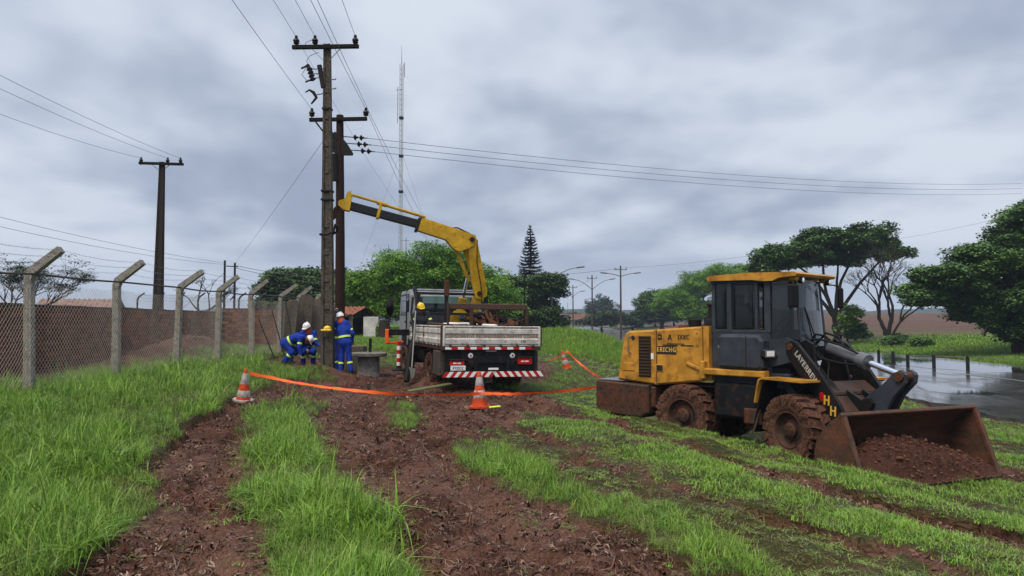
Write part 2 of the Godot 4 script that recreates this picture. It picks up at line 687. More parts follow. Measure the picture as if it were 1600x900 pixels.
func make_masks() -> void:
	jit = noise(0.9, 101, 3)
	n_big = noise(0.35, 102, 3)
	n_mid = noise(1.6, 103, 4)
	n_fine = noise(5.5, 104, 3)
	n_ridge = noise(2.6, 105, 4)
	n_ridge.fractal_type = FastNoiseLite.FRACTAL_RIDGED
	cover.resize(MX * MZ)
	# right of the bank and beyond the site everything is short grass
	fill_poly([V(2.9, 24), V(3.2, 17.5), V(4.2, 13.5), V(5.3, 10.3), V(6.7, 7.0), V(7.5, 4.0), V(15, 2), V(15, 34), V(-13, 34), V(-13, 27), V(-8.6, 25.5), V(-3.8, 25.5), V(-3.8, 29), V(1.2, 29)], 11)
	# tall grass along the fence
	fill_poly([V(-13, 2), V(-3.3, 2), V(-3.0, 4.9), V(-3.1, 6.0), V(-3.45, 7.2), V(-4.3, 8.6), V(-4.55, 9.8), V(-4.95, 11.5), V(-5.0, 12.6), V(-5.35, 14.1), V(-5.5, 17.0), V(-5.45, 18.6), V(-4.6, 19.6), V(-4.9, 20.4), V(-6.6, 20.8), V(-7.6, 22), V(-8.1, 26), V(-13, 26)], 26)
	fill_poly([V(-4.9, 10.2), V(-5.4, 10.0), V(-6.3, 11.0), V(-6.1, 12.0), V(-5.2, 12.2)], 14)
	fill_poly([V(-13, 10), V(-9.6, 10), V(-9.6, 26), V(-13, 26)], 0)
	# strip in the middle
	fill_poly([V(-4.45, 13.6), V(-3.95, 13.9), V(-2.75, 10.4), V(-1.9, 8.4), V(-1.3, 6.8), V(-0.85, 5.7), V(-0.5, 4.6), V(-0.5, 3.0), V(-1.2, 3.0), V(-1.5, 4.9), V(-2.0, 6.0), V(-2.75, 7.6), V(-3.3, 9.4)], 24)
	fill_poly([V(-4.75, 13.2), V(-4.3, 15.0), V(-3.55, 14.4), V(-3.5, 11.0), V(-3.9, 10.8)], 22)
	fill_poly([V(-2.45, 15.0), V(-1.95, 15.2), V(-1.5, 12.4), V(-1.62, 11.2), V(-2.05, 12.7)], 16)
	# strips between the wheel tracks
	fill_poly([V(-0.85, 10.4), V(-0.15, 10.3), V(0.42, 8.7), V(0.85, 7.5), V(0.75, 6.7), V(0.3, 6.9), V(-0.2, 7.8), V(-0.62, 9.0)], 17)
	fill_poly([V(0.6, 7.3), V(1.0, 7.3), V(1.45, 6.65), V(1.75, 5.85), V(1.8, 4.6), V(1.4, 4.8), V(1.05, 5.7), V(0.55, 6.6)], 15)
	fill_poly([V(0.4, 20.2), V(2.2, 23), V(3.3, 17), V(4.2, 14.3), V(5.3, 11.6), V(6.3, 9.5), V(7.2, 7.2), V(7.6, 4), V(5.1, 4.4), V(4.55, 6.2), V(4.2, 7.0), V(3.68, 8.1), V(3.15, 9.3), V(2.5, 11.3), V(1.9, 13.1), V(1.1, 15.0)], 9)
	fill_poly([V(0.3, 13.6), V(1.4, 12.9), V(2.2, 11.0), V(2.88, 8.7), V(3.4, 7.15), V(3.86, 5.6), V(4.3, 3.8), V(3.0, 3.8), V(3.1, 5.1), V(2.56, 6.4), V(1.98, 7.3), V(1.53, 8.2), V(1.08, 9.7), V(0.72, 10.9), V(0.1, 12.2)], 10)
	# trodden, half bare grass between the strips
	fill_poly([V(0.55, 8.6), V(0.95, 9.3), V(1.4, 8.1), V(1.9, 7.2), V(2.4, 6.4), V(2.9, 5.1), V(2.9, 4.2), V(1.9, 4.4), V(1.8, 5.9), V(1.5, 6.7), V(1.0, 7.4)], 4)
	fill_poly([V(-0.2, 12.0), V(0.6, 10.6), V(0.9, 9.6), V(0.5, 9.0), V(-0.1, 10.6), V(-0.5, 11.6)], 3)
	fill_poly([V(-0.6, 18.4), V(0.9, 18.8), V(2.9, 23.2), V(3.3, 29), V(1.6, 29), V(1.2, 23.5), V(0.8, 21), V(-0.5, 19.6)], 14)
	# bare red patches before the bucket and at the road's edge
	fill_poly([V(7.2, 11.9), V(8.3, 12.3), V(9.3, 11.5), V(8.9, 10.4), V(7.5, 10.7)], 0)
	fill_poly([V(8.6, 14.4), V(9.8, 15.3), V(11.0, 13.6), V(9.5, 12.9)], 4)
	fill_poly([V(5.5, 8.6), V(5.8, 9.0), V(7.3, 6.4), V(7.9, 4), V(7.3, 4), V(6.9, 6)], 0)
	fill_poly([V(12.2, 34), V(12.5, 25), V(12.3, 20), V(12.5, 15), V(15, 15), V(15, 34)], 0)

func cover_at(x: float, z: float) -> float:
	if z >= 33.5 or x >= 14.9 or x <= -12.9 or z <= 2.2:
		if x > 12.3 and x < 28.5:
			return 0.0
		return 12.0
	var jx := x + jit.get_noise_2d(x * 1.4, z * 1.4) * 0.17
	var jz := z + jit.get_noise_2d(x * 1.4 + 50.0, z * 1.4) * 0.36
	var ix := clampi(int((jx + 13.0) / 0.05), 0, MX - 1)
	var iz := clampi(int((jz - 2.0) / 0.05), 0, MZ - 1)
	return float(cover[iz * MX + ix])

# ruts, clods and hollows on top of gh()
func relief(x: float, z: float, g: float) -> float:
	if z > 33.0 or absf(x) > 13.0:
		return 0.0
	var bare := 1.0 - minf(g, 8.0) / 8.0
	var a := n_mid.get_noise_2d(x, z) * 0.045
	var b := n_ridge.get_noise_2d(x * 1.0, z * 1.0) * 0.05
	var f := n_fine.get_noise_2d(x, z) * 0.042
	var y := ruts(x, z) * bare + n_big.get_noise_2d(x, z) * 0.07 + (a + b - 0.02 + f) * lerpf(0.25, 1.15, bare) * (1.0 - 0.65 * smear(x, z)) - 0.05 * bare
	return y * (1.0 - ss(26.0, 33.0, z))

# pressed and smeared clay, smoother than the rest
func smear(x: float, z: float) -> float:
	return ss(0.02, 0.22, n_big.get_noise_2d(x * 1.3 + 40.0, z * 0.9 + 7.0))

# wheel ruts with tread prints along the bare tracks
const TRACKS := [[[-4.9, 14.6], [-4.35, 10.5], [-3.45, 7.2], [-2.2, 4.2]], [[-2.9, 18.0], [-2.0, 13.0], [-1.25, 9.2], [-0.1, 4.6]], [[-0.5, 16.5], [0.35, 12.4], [1.15, 9.2], [2.35, 5.0]], [[1.6, 14.0], [3.0, 10.6], [4.3, 7.4], [5.6, 4.6]]]

func ruts(x: float, z: float) -> float:
	if z > 19.0 or z < 3.0:
		return 0.0
	var y := 0.0
	for t in TRACKS:
		for i in 3:
			var a := V(t[i][0], t[i][1])
			var b := V(t[i + 1][0], t[i + 1][1])
			if z > a.y + 0.0 or z <= b.y:
				continue
			var d := (b - a).normalized()
			var q := V(x, z) - a
			var u := q.dot(d)
			var s := q.x * d.y - q.y * d.x + 0.12 * n_mid.get_noise_2d(u * 0.6, i * 9.0)
			for w in [-0.42, 0.38]:
				var e: float = absf(s - w)
				if e < 0.42:
					var g := exp(-pow(e / 0.17, 4))
					y += -0.075 * g + 0.03 * exp(-pow((e - 0.27) / 0.09, 2)) + 0.020 * g * sin(TAU * (u + absf(s - w) * 0.8) / 0.19)
	return y

func surface(x: float, z: float) -> float:
	return gh(x, z) + relief(x, z, cover_at(x, z))

func build_ground() -> void:
	var zs := PackedFloat32Array()
	var z := -14.0
	while z < 900.0:
		zs.append(z)
		if z < 3.0:
			z += 0.5
		elif z < 20.0:
			z += 0.035 + 0.0038 * maxf(z - 4.0, 0.0)
		elif z < 60.0:
			z += 0.0052 * z
		else:
			z += 0.028 * z
	var xs := PackedFloat32Array()
	var side := PackedFloat32Array()
	var x := 9.5
	var st := 0.055
	while x < 420.0:
		side.append(x)
		st *= 1.06
		x += st
	for i in range(side.size() - 1, -1, -1):
		xs.append(-side[i])
	x = -9.5 + 0.045
	while x < 9.49:
		xs.append(x)
		x += 0.045
	for q in side:
		xs.append(q)
	var nx := xs.size()
	var nz := zs.size()
	var v := PackedVector3Array()
	var n := PackedVector3Array()
	var c := PackedColorArray()
	v.resize(nx * nz)
	n.resize(nx * nz)
	c.resize(nx * nz)
	var mud := L(0.170, 0.078, 0.052)
	var wet := L(0.084, 0.037, 0.025)
	var pale := L(0.26, 0.145, 0.105)
	var turf := L(0.080, 0.085, 0.030)
	var field := L(0.22, 0.135, 0.082)
	var stubble := L(0.20, 0.17, 0.075)
	var far_grass := L(0.075, 0.115, 0.030)
	for j in nz:
		var zz := zs[j]
		for i in nx:
			var xx := xs[i]
			var g := cover_at(xx, zz)
			var rel := relief(xx, zz, g)
			var k := j * nx + i
			v[k] = Vector3(xx, gh(xx, zz) + rel, -zz)
			var q: Color
			var t := n_mid.get_noise_2d(xx * 0.7 + 9.0, zz * 0.7)
			var t2 := n_fine.get_noise_2d(xx + 31.0, zz)
			if zz < 34.0 and absf(xx) < 13.0:
				q = mud.lerp(wet, clampf(0.5 - t * 1.3, 0.0, 1.0)).lerp(pale, clampf(t2 * 1.4 + n_big.get_noise_2d(xx, zz + 70.0) - 0.05, 0.0, 1.0) * 0.75).lerp(pale, 0.45 * smear(xx, zz))
				if g > 1.0:
					q = q.lerp(turf, clampf(0.75 + t, 0.2, 1.0))
			else:
				q = far_grass.lerp(turf, clampf(0.5 + t * 1.5 + 0.6 * n_big.get_noise_2d(xx * 0.2, zz * 0.2), 0.0, 1.0))
				if xx > 28.0 and zz > 62.0 and xx / zz > 0.2:
					var w := zz + n_big.get_noise_2d(xx * 0.15, zz * 0.15) * 6.0
					if w > 100.0:
						q = field.lerp(mud, clampf(0.45 + 1.2 * n_big.get_noise_2d(xx * 0.05, zz * 0.4), 0.0, 0.8))
					elif w > 92.0:
						q = stubble.lerp(far_grass, 0.6)
					elif w > 82.0:
						q = field.lerp(stubble, 0.55)
					elif w > 76.0:
						q = stubble.lerp(field, clampf(0.4 + t, 0.0, 1.0))
			c[k] = q
	for j in nz:
		for i in nx:
			var i0 := maxi(i - 1, 0)
			var i1 := mini(i + 1, nx - 1)
			var j0 := maxi(j - 1, 0)
			var j1 := mini(j + 1, nz - 1)
			var dx := v[j * nx + i1] - v[j * nx + i0]
			var dz := v[j0 * nx + i] - v[j1 * nx + i]
			n[j * nx + i] = dz.cross(dx).normalized()
	var idx := PackedInt32Array()
	idx.resize((nx - 1) * (nz - 1) * 6)
	var w := 0
	for j in nz - 1:
		for i in nx - 1:
			var a := j * nx + i
			idx[w] = a
			idx[w + 1] = a + nx
			idx[w + 2] = a + 1
			idx[w + 3] = a + 1
			idx[w + 4] = a + nx
			idx[w + 5] = a + nx + 1
			w += 6
	var ar := []
	ar.resize(Mesh.ARRAY_MAX)
	ar[Mesh.ARRAY_VERTEX] = v
	ar[Mesh.ARRAY_NORMAL] = n
	ar[Mesh.ARRAY_COLOR] = c
	ar[Mesh.ARRAY_INDEX] = idx
	var m := ArrayMesh.new()
	m.add_surface_from_arrays(Mesh.PRIMITIVE_TRIANGLES, ar)
	var gm := StandardMaterial3D.new()
	gm.resource_name = "soil"
	gm.vertex_color_use_as_albedo = true
	gm.albedo_texture = noise_tex("soil_grain", 0.06, 77, 0.55, 1.0, 5, 512)
	gm.roughness = 1.0
	gm.metallic_specular = 0.2
	gm.roughness_texture = noise_tex("soil_wet", 0.02, 79, 0.42, 0.85, 4, 256)
	gm.heightmap_enabled = true
	gm.heightmap_texture = noise_tex("soil_bump", 0.05, 81, 0.0, 1.0, 6, 512)
	gm.heightmap_scale = 5.5
	gm.uv1_triplanar = true
	gm.uv1_world_triplanar = true
	gm.uv1_scale = Vector3.ONE * 0.9
	struct("ground", m, gm, "churned red mud and grass verge with wheel ruts")

# ------------------------------------------------------------------ wet road
func flat_poly(pts: Array, y: float, called: String, m: Material, label: String, cell := 0.0) -> void:
	var g := Geo.new()
	var pp := PackedVector2Array(pts)
	var idx := Geometry2D.triangulate_polygon(pp)
	for i in range(0, idx.size(), 3):
		var a := pp[idx[i]]
		var b := pp[idx[i + 1]]
		var d := pp[idx[i + 2]]
		g.tri(W(a.x, y, a.y), W(b.x, y, b.y), W(d.x, y, d.y), Vector3.UP, Vector3.UP, Vector3.UP)
	struct(called, g, m, label)

func build_road() -> void:
	var ry := -0.80
	var g := Geo.new()
	var zz := -14.0
	var prev_l := 0.0
	var prev_r := 0.0
	var rows := []
	while zz < 900.0:
		var l := 12.85 + n_mid.get_noise_2d(zz * 0.5, 3.0) * 0.35 + n_big.get_noise_2d(zz, 8.0) * 0.3
		var r := 28.2 + n_mid.get_noise_2d(zz * 0.4, 30.0) * 0.25
		rows.append([l, r, zz])
		zz += 0.25 if zz < 50.0 else zz * 0.03
	for i in rows.size() - 1:
		var a = rows[i]
		var b = rows[i + 1]
		g.face([W(a[0], ry, a[2]), W(a[1], ry, a[2]), W(b[1], ry, b[2]), W(b[0], ry, b[2])], Vector3.UP)
		g.face([W(a[0], ry, a[2]), W(b[0], ry, b[2]), W(b[0], ry - 0.25, b[2]), W(a[0], ry - 0.25, a[2])], Vector3.LEFT)
		g.face([W(a[1], ry, a[2]), W(b[1], ry, b[2]), W(b[1], ry - 0.25, b[2]), W(a[1], ry - 0.25, a[2])], Vector3.RIGHT)
	var m := StandardMaterial3D.new()
	m.resource_name = "wet_asphalt"
	m.albedo_color = L(0.095, 0.096, 0.100).linear_to_srgb()
	m.albedo_texture = noise_tex("asphalt", 0.08, 91, 0.6, 1.0, 5, 256)
	m.roughness = 1.0
	m.roughness_texture = noise_tex("wetness", 0.012, 93, 0.03, 0.24, 4, 512)
	m.heightmap_enabled = true
	m.heightmap_texture = noise_tex("asphalt_bump", 0.12, 95, 0.0, 1.0, 3, 256)
	m.heightmap_scale = 0.05
	m.uv1_triplanar = true
	m.uv1_world_triplanar = true
	m.uv1_scale = Vector3(0.10, 0.10, 0.045)
	struct("road", g, m, "wet grey asphalt road")
	var water := StandardMaterial3D.new()
	water.resource_name = "puddle_water"
	water.albedo_color = L(0.03, 0.03, 0.032).linear_to_srgb()
	water.roughness = 0.04
	for spec in [[20.2, 27.6, 33.5, 52.0, 5], [21.8, 27.0, 27.5, 32.5, 6], [14.6, 17.0, 24.0, 30.0, 8], [17.2, 19.4, 19.0, 24.0, 9]]:
		var pts := []
		for k in 40:
			var a := TAU * k / 40.0
			var q := 0.8 + 0.35 * n_mid.get_noise_2d(cos(a) * 0.9 + spec[4] * 7.0, sin(a) * 0.9)
			pts.append(V((spec[0] + spec[1]) * 0.5 + cos(a) * q * (spec[1] - spec[0]) * 0.5, (spec[2] + spec[3]) * 0.5 + sin(a) * q * (spec[3] - spec[2]) * 0.5))
		flat_poly(pts, ry + 0.004, "puddle", water, "rainwater standing on the road")
	var paint := mat("road_paint", L(0.42, 0.42, 0.40), 0.35, 0.0, noise_tex("grain", 0.05, 11, 0.62, 1.0, 5), 1.2)
	flat_poly([V(20.85, 27.0), V(21.0, 27.0), V(21.0, 34.2), V(20.85, 34.2)], ry + 0.008, "lane_marking", paint, "white line along the middle of the road")
	flat_poly([V(20.85, 8.0), V(21.0, 8.0), V(21.0, 24.0), V(20.85, 24.0)], ry + 0.008, "lane_marking", paint, "white line along the near part of the road")
	# low dark guard rail standing in the water
	var spots := [[22.6, 45.5], [22.3, 43.2], [20.9, 39.0], [22.05, 38.6], [23.2, 37.6], [25.0, 34.6]]
	var names := ["short dark road post with a top bar, farthest back in the puddle", "short dark road post joined by a bar to the farthest post", "lone dark road post standing in the puddle beside the loader's bucket arm", "dark road post in the middle of the row along the puddle", "dark road post at the near end of the bright puddle", "broad dark road post toward the right along the low rail"]
	for i in spots.size():
		var s = spots[i]
		var t := thing("road_post", names[i], "post", Transform3D(Basis(), W(s[0], ry, s[1])), "low posts along the wet road")
		var p := Geo.new()
		p.box(Vector3(0, 0.34, 0), Vector3(0.16 if i < 5 else 0.3, 0.68, 0.1), 0.015)
		obj("post", p, M.black_iron, t)
		if i < 5:
			var q = spots[i + 1]
			if i == 0 or i >= 3 or i == 2:
				var rl := Geo.new()
				rl.bar(Vector3(0, 0.62, 0), W(q[0] - s[0], 0.62, q[1] - s[1]), 0.03, 0.03)
				obj("rail", rl, M.grey_iron, t)

# ------------------------------------------------------------------ grass and litter
func blade_mesh(count: int, spread: float, segs: int, wid: float, lean: float, seed_: int) -> ArrayMesh:
	var r := RandomNumberGenerator.new()
	r.seed = seed_
	var g := Geo.new()
	g.tint(Color.WHITE)
	for b in count:
		var a := r.randf() * TAU
		var d := Vector3(cos(a), 0, sin(a))
		var p := Vector3(r.randf_range(-1, 1), 0, r.randf_range(-1, 1)) * spread
		var h := r.randf_range(0.55, 1.0)
		var bend := r.randf_range(0.1, 1.0) * lean
		var s := Vector3(-d.z, 0, d.x)
		var tone := r.randf_range(0.7, 1.15)
		g.col = Color(tone, tone, tone * r.randf_range(0.7, 1.1))
		if r.randf() < 0.10:
			g.col = Color(tone * 2.2, tone * 1.35, tone * 1.5)
		var pts := []
		for k in segs + 1:
			var t := float(k) / segs
			pts.append(p + Vector3.UP * h * (t - 0.45 * bend * t * t) + d * bend * h * t * t * 0.8)
		for k in segs:
			var w0: float = wid * (1.0 - pow(float(k) / segs, 1.6)) * 0.5
			var w1: float = wid * (1.0 - pow(float(k + 1) / segs, 1.6)) * 0.5
			var nn: Vector3 = s.cross(pts[k + 1] - pts[k]).normalized()
			if nn.y < 0:
				nn = -nn
			if k < segs - 1:
				g.tri(pts[k] - s * w0, pts[k] + s * w0, pts[k + 1] + s * w1, nn, nn, nn)
				g.tri(pts[k] - s * w0, pts[k + 1] + s * w1, pts[k + 1] - s * w1, nn, nn, nn)
			else:
				g.tri(pts[k] - s * w0, pts[k] + s * w0, pts[k + 1], nn, nn, nn)
	return g.mesh()

func grass_tint(dry: float) -> Color:
	var q := L(0.240, 0.430, 0.056).lerp(L(0.080, 0.190, 0.026), rng.randf())
	q = q.lerp(L(0.21, 0.28, 0.060), rng.randf() * rng.randf() * 0.7)
	return q.lerp(L(0.17, 0.15, 0.07), dry)

func build_grass() -> void:
	var near := [blade_mesh(9, 0.35, 4, 0.075, 1.9, 9), blade_mesh(18, 0.30, 3, 0.026, 1.7, 1), blade_mesh(16, 0.34, 4, 0.030, 2.1, 2), blade_mesh(20, 0.26, 3, 0.024, 1.3, 3)]
	var turf := [blade_mesh(22, 0.75, 2, 0.085, 1.1, 4), blade_mesh(22, 0.8, 2, 0.075, 1.4, 5)]
	var tall := [[], [], [], []]
	var tall_t := [[], [], [], []]
	var low := [[], []]
	var low_t := [[], []]
	var straw := [[], [], []]
	var straw_t := [[], [], []]
	var clod := []
	var clod_t := []
	var z := 3.4
	while z < 33.5:
		var step := 0.055 + 0.0062 * maxf(z - 4.0, 0.0)
		var xl := maxf(-z * 0.73 - 0.6, -12.6)
		var xr := minf(z * 0.73 + 0.6, 12.6)
		var x := xl
		while x < xr:
			var px := x + rnd(-0.5, 0.5) * step * 1.6
			var pz := z + rnd(-0.5, 0.5) * step * 1.6
			x += step
			var g := cover_at(px, pz)
			var y := gh(px, pz) + relief(px, pz, g)
			var patch := n_big.get_noise_2d(px * 1.7 + 20.0, pz * 1.7)
			if g < 1.0:
				for rep in 3:
					if rng.randf() < 0.25 + 0.32 * smear(px, pz) - 0.9 * n_mid.get_noise_2d(px * 0.6 + 5.0, pz * 0.6):
						continue
					px += rnd(-0.03, 0.03)
					pz += rnd(-0.03, 0.03)
					var ls := rnd(0.35, 1.1) * (1.0 + 0.02 * z)
					var q := Basis.from_euler(Vector3(rnd(-0.6, 0.6), rnd(0, TAU), rnd(-0.5, 0.5))).scaled(Vector3(ls, ls * rnd(0.4, 1.6), ls * rnd(0.6, 1.5)))
					var kind := rng.randi() % 3
					straw[kind].append(Transform3D(q, W(px, y + 0.004, pz)))
					var t := rng.randf()
					straw_t[kind].append(L(0.135, 0.072, 0.054).lerp(L(0.36, 0.26, 0.20), pow(t, 3.5)).lerp(L(0.04, 0.022, 0.016), rng.randf() * 0.8))
				if rng.randf() < 0.22:
					var sc := rnd(0.006, 0.018) * (1.0 + 0.04 * z) * (1.0 if rng.randf() < 0.94 else 1.8)
					clod.append(Transform3D(Basis.from_euler(Vector3(rnd(0, 3), rnd(0, 6), rnd(0, 3))).scaled(Vector3(sc * rnd(0.8, 1.5), sc * rnd(0.5, 0.9), sc * rnd(0.8, 1.5))), W(px, y + sc * 0.15, pz)))
					clod_t.append(L(0.12, 0.060, 0.043) * rnd(0.5, 1.3))
				var by := maxf(maxf(cover_at(px + 0.3, pz), cover_at(px - 0.3, pz)), maxf(cover_at(px, pz + 0.4), cover_at(px, pz - 0.4)))
				if rng.randf() > 0.018 + maxf(0.0, patch - 0.28) * 0.5 + (0.13 if by > 2.0 else 0.0):
					continue
				g = rnd(5, 13)
			var edge := 0.25 * (minf(cover_at(px + 0.22, pz), g) + minf(cover_at(px - 0.22, pz), g) + minf(cover_at(px, pz + 0.3), g) + minf(cover_at(px, pz - 0.3), g)) / maxf(g, 1.0)
			if rng.randf() > 0.35 + 0.75 * edge:
				continue
			var thin := 1.0 - ss(-0.55, -0.15, patch) * 0.75
			if g < 20 and rng.randf() < thin * 0.45:
				continue
			var h := g * 0.01 * rnd(0.55, 1.25) * (1.0 + 1.1 * patch) * (0.45 + 0.55 * edge)
			var b := Basis.from_euler(Vector3(rnd(-0.25, 0.25), rnd(0, TAU), rnd(-0.25, 0.25)))
			if g < 6.0 and g >= 1.0 and rng.randf() < 0.15:
				continue
			var dry := (0.35 if g < 6.0 else 0.0) + maxf(0.0, -patch - 0.08) * 1.3 + (0.45 if rng.randf() < 0.09 else 0.0)
			if g >= 13 or rng.randf() < 0.10:
				h = maxf(h, 0.11)
				var k := 1 + rng.randi() % 3
				if rng.randf() < 0.05:
					k = 0
				if rng.randf() < 0.04 and g > 20 and k > 0:
					h *= 1.6
				tall[k].append(Transform3D(b.scaled(Vector3(h * 0.9 + 0.03, h * 1.25, h * 0.9 + 0.03)), W(px, y - 0.01, pz)))
				tall_t[k].append(grass_tint(dry))
			else:
				var k := rng.randi() % 2
				var w := 0.075 + 0.003 * z
				low[k].append(Transform3D(b.scaled(Vector3(w, h * 0.75, w)), W(px, y - 0.01, pz)))
				low_t[k].append(grass_tint(dry * 1.2) * 1.08)
		z += step
	for k in 4:
		tag(scatter("tall_grass", near[k], M.grass_blade, tall[k], tall_t[k]), "long wet green grass growing by the fence and between wheel tracks", "grass", "grass on the verge", "stuff")
	for k in 2:
		tag(scatter("short_grass", turf[k], M.grass_blade, low[k], low_t[k]), "short bright green grass growing in strips between the wheel ruts", "grass", "grass on the verge", "stuff")
	# farther grass, in larger tufts
	var far := []
	var far_t := []
	z = 33.0
	while z < 95.0:
		var step := 0.16 + 0.012 * (z - 30.0)
		var x := -z * 0.3
		while x < z * 0.74:
			var px := x + rnd(-0.6, 0.6) * step
			var pz := z + rnd(-0.6, 0.6) * step
			x += step
			if px > 12.4 and px < 28.6:
				continue
			if pz > 74.0 and px > 28.0:
				continue
			var patch := n_big.get_noise_2d(px * 0.5, pz * 0.5)
			var on_mound := exp(-pow((px - 5.5) / 7.0, 2) - pow((pz - 45.0) / 11.0, 2))
			var h := 0.22 + 0.38 * on_mound + 0.2 * patch
			if px > 28.0:
				h = 0.28 + 0.3 * maxf(0.0, patch) + 0.1 * rng.randf()
			if px < -6.0:
				h = 0.14
			var b := Basis.from_euler(Vector3(rnd(-0.2, 0.2), rnd(0, TAU), rnd(-0.2, 0.2)))
			far.append(Transform3D(b.scaled(Vector3(step * 0.8, maxf(h, 0.1), step * 0.8)), W(px, gh(px, pz) - 0.02, pz)))
			far_t.append(grass_tint(maxf(0.0, -patch) * 0.5))
		z += step
	tag(scatter("far_grass", blade_mesh(26, 0.75, 2, 0.12, 1.0, 6), M.grass_blade, far, far_t), "green grass covering the bank and the far verge of the road", "grass", "", "stuff")
	# litter of straw and clods
	for kind in 3:
		var sg := Geo.new()
		sg.tint(Color.WHITE)
		var r := RandomNumberGenerator.new()
		r.seed = 40 + kind
		for piece in 3:
			var o := Vector3(r.randf_range(-0.03, 0.03), 0, r.randf_range(-0.03, 0.03))
			var a := r.randf() * TAU
			var d := Vector3(cos(a), 0, sin(a))
			var s := Vector3(-d.z, r.randf_range(-0.4, 0.4), d.x)
			var ln: float = [0.05, 0.085, 0.06][kind] * r.randf_range(0.6, 1.3)
			var wd: float = [0.010, 0.0035, 0.006][kind]
			var cv := r.randf_range(-0.35, 0.35)
			var pr := []
			for k in 5:
				var t := k / 4.0
				pr.append(o + d * (t - 0.5) * ln + Vector3.UP * 0.010 * sin(t * PI + piece) + s * cv * ln * sin(t * PI))
			for k in 4:
				var w: float = wd * (0.25 + 0.75 * sin(k / 4.0 * PI))
				var w1: float = wd * (0.25 + 0.75 * sin((k + 1) / 4.0 * PI))
				sg.tri(pr[k] - s * w, pr[k] + s * w, pr[k + 1] + s * w1, Vector3.UP, Vector3.UP, Vector3.UP)
				sg.tri(pr[k] - s * w, pr[k + 1] + s * w1, pr[k + 1] - s * w1, Vector3.UP, Vector3.UP, Vector3.UP)
		tag(scatter("straw_litter", sg.mesh(), M.straw, straw[kind], straw_t[kind]), "dead brown leaves, grass and straw trodden into the mud", "straw", "litter in the mud", "stuff")
	tag(scatter("soil_clods", lump_mesh(3, 8), M.soil_clod, clod, clod_t), "small clods of red soil lying on the mud", "soil", "", "stuff")

func lump_mesh(seed_: int, sides: int) -> ArrayMesh:
	var f := noise(0.9, seed_, 2)
	var g := Geo.new()
	g.tint(Color.WHITE)
	var rings := sides / 2
	var P := func(i: int, k: int) -> Vector3:
		var a := -PI / 2 + PI * i / rings
		var b := TAU * (k % sides) / sides
		var d := Vector3(cos(a) * cos(b), sin(a), cos(a) * sin(b))
		return d * (1.0 + 0.75 * f.get_noise_3dv(d * 1.3))
	for i in rings:
		for k in sides:
			var a: Vector3 = P.call(i, k)
			var b: Vector3 = P.call(i, k + 1)
			var c: Vector3 = P.call(i + 1, k + 1)
			var d: Vector3 = P.call(i + 1, k)
			var o := a + b + c + d
			g.face([a, b, c, d], o)
	return g.mesh()
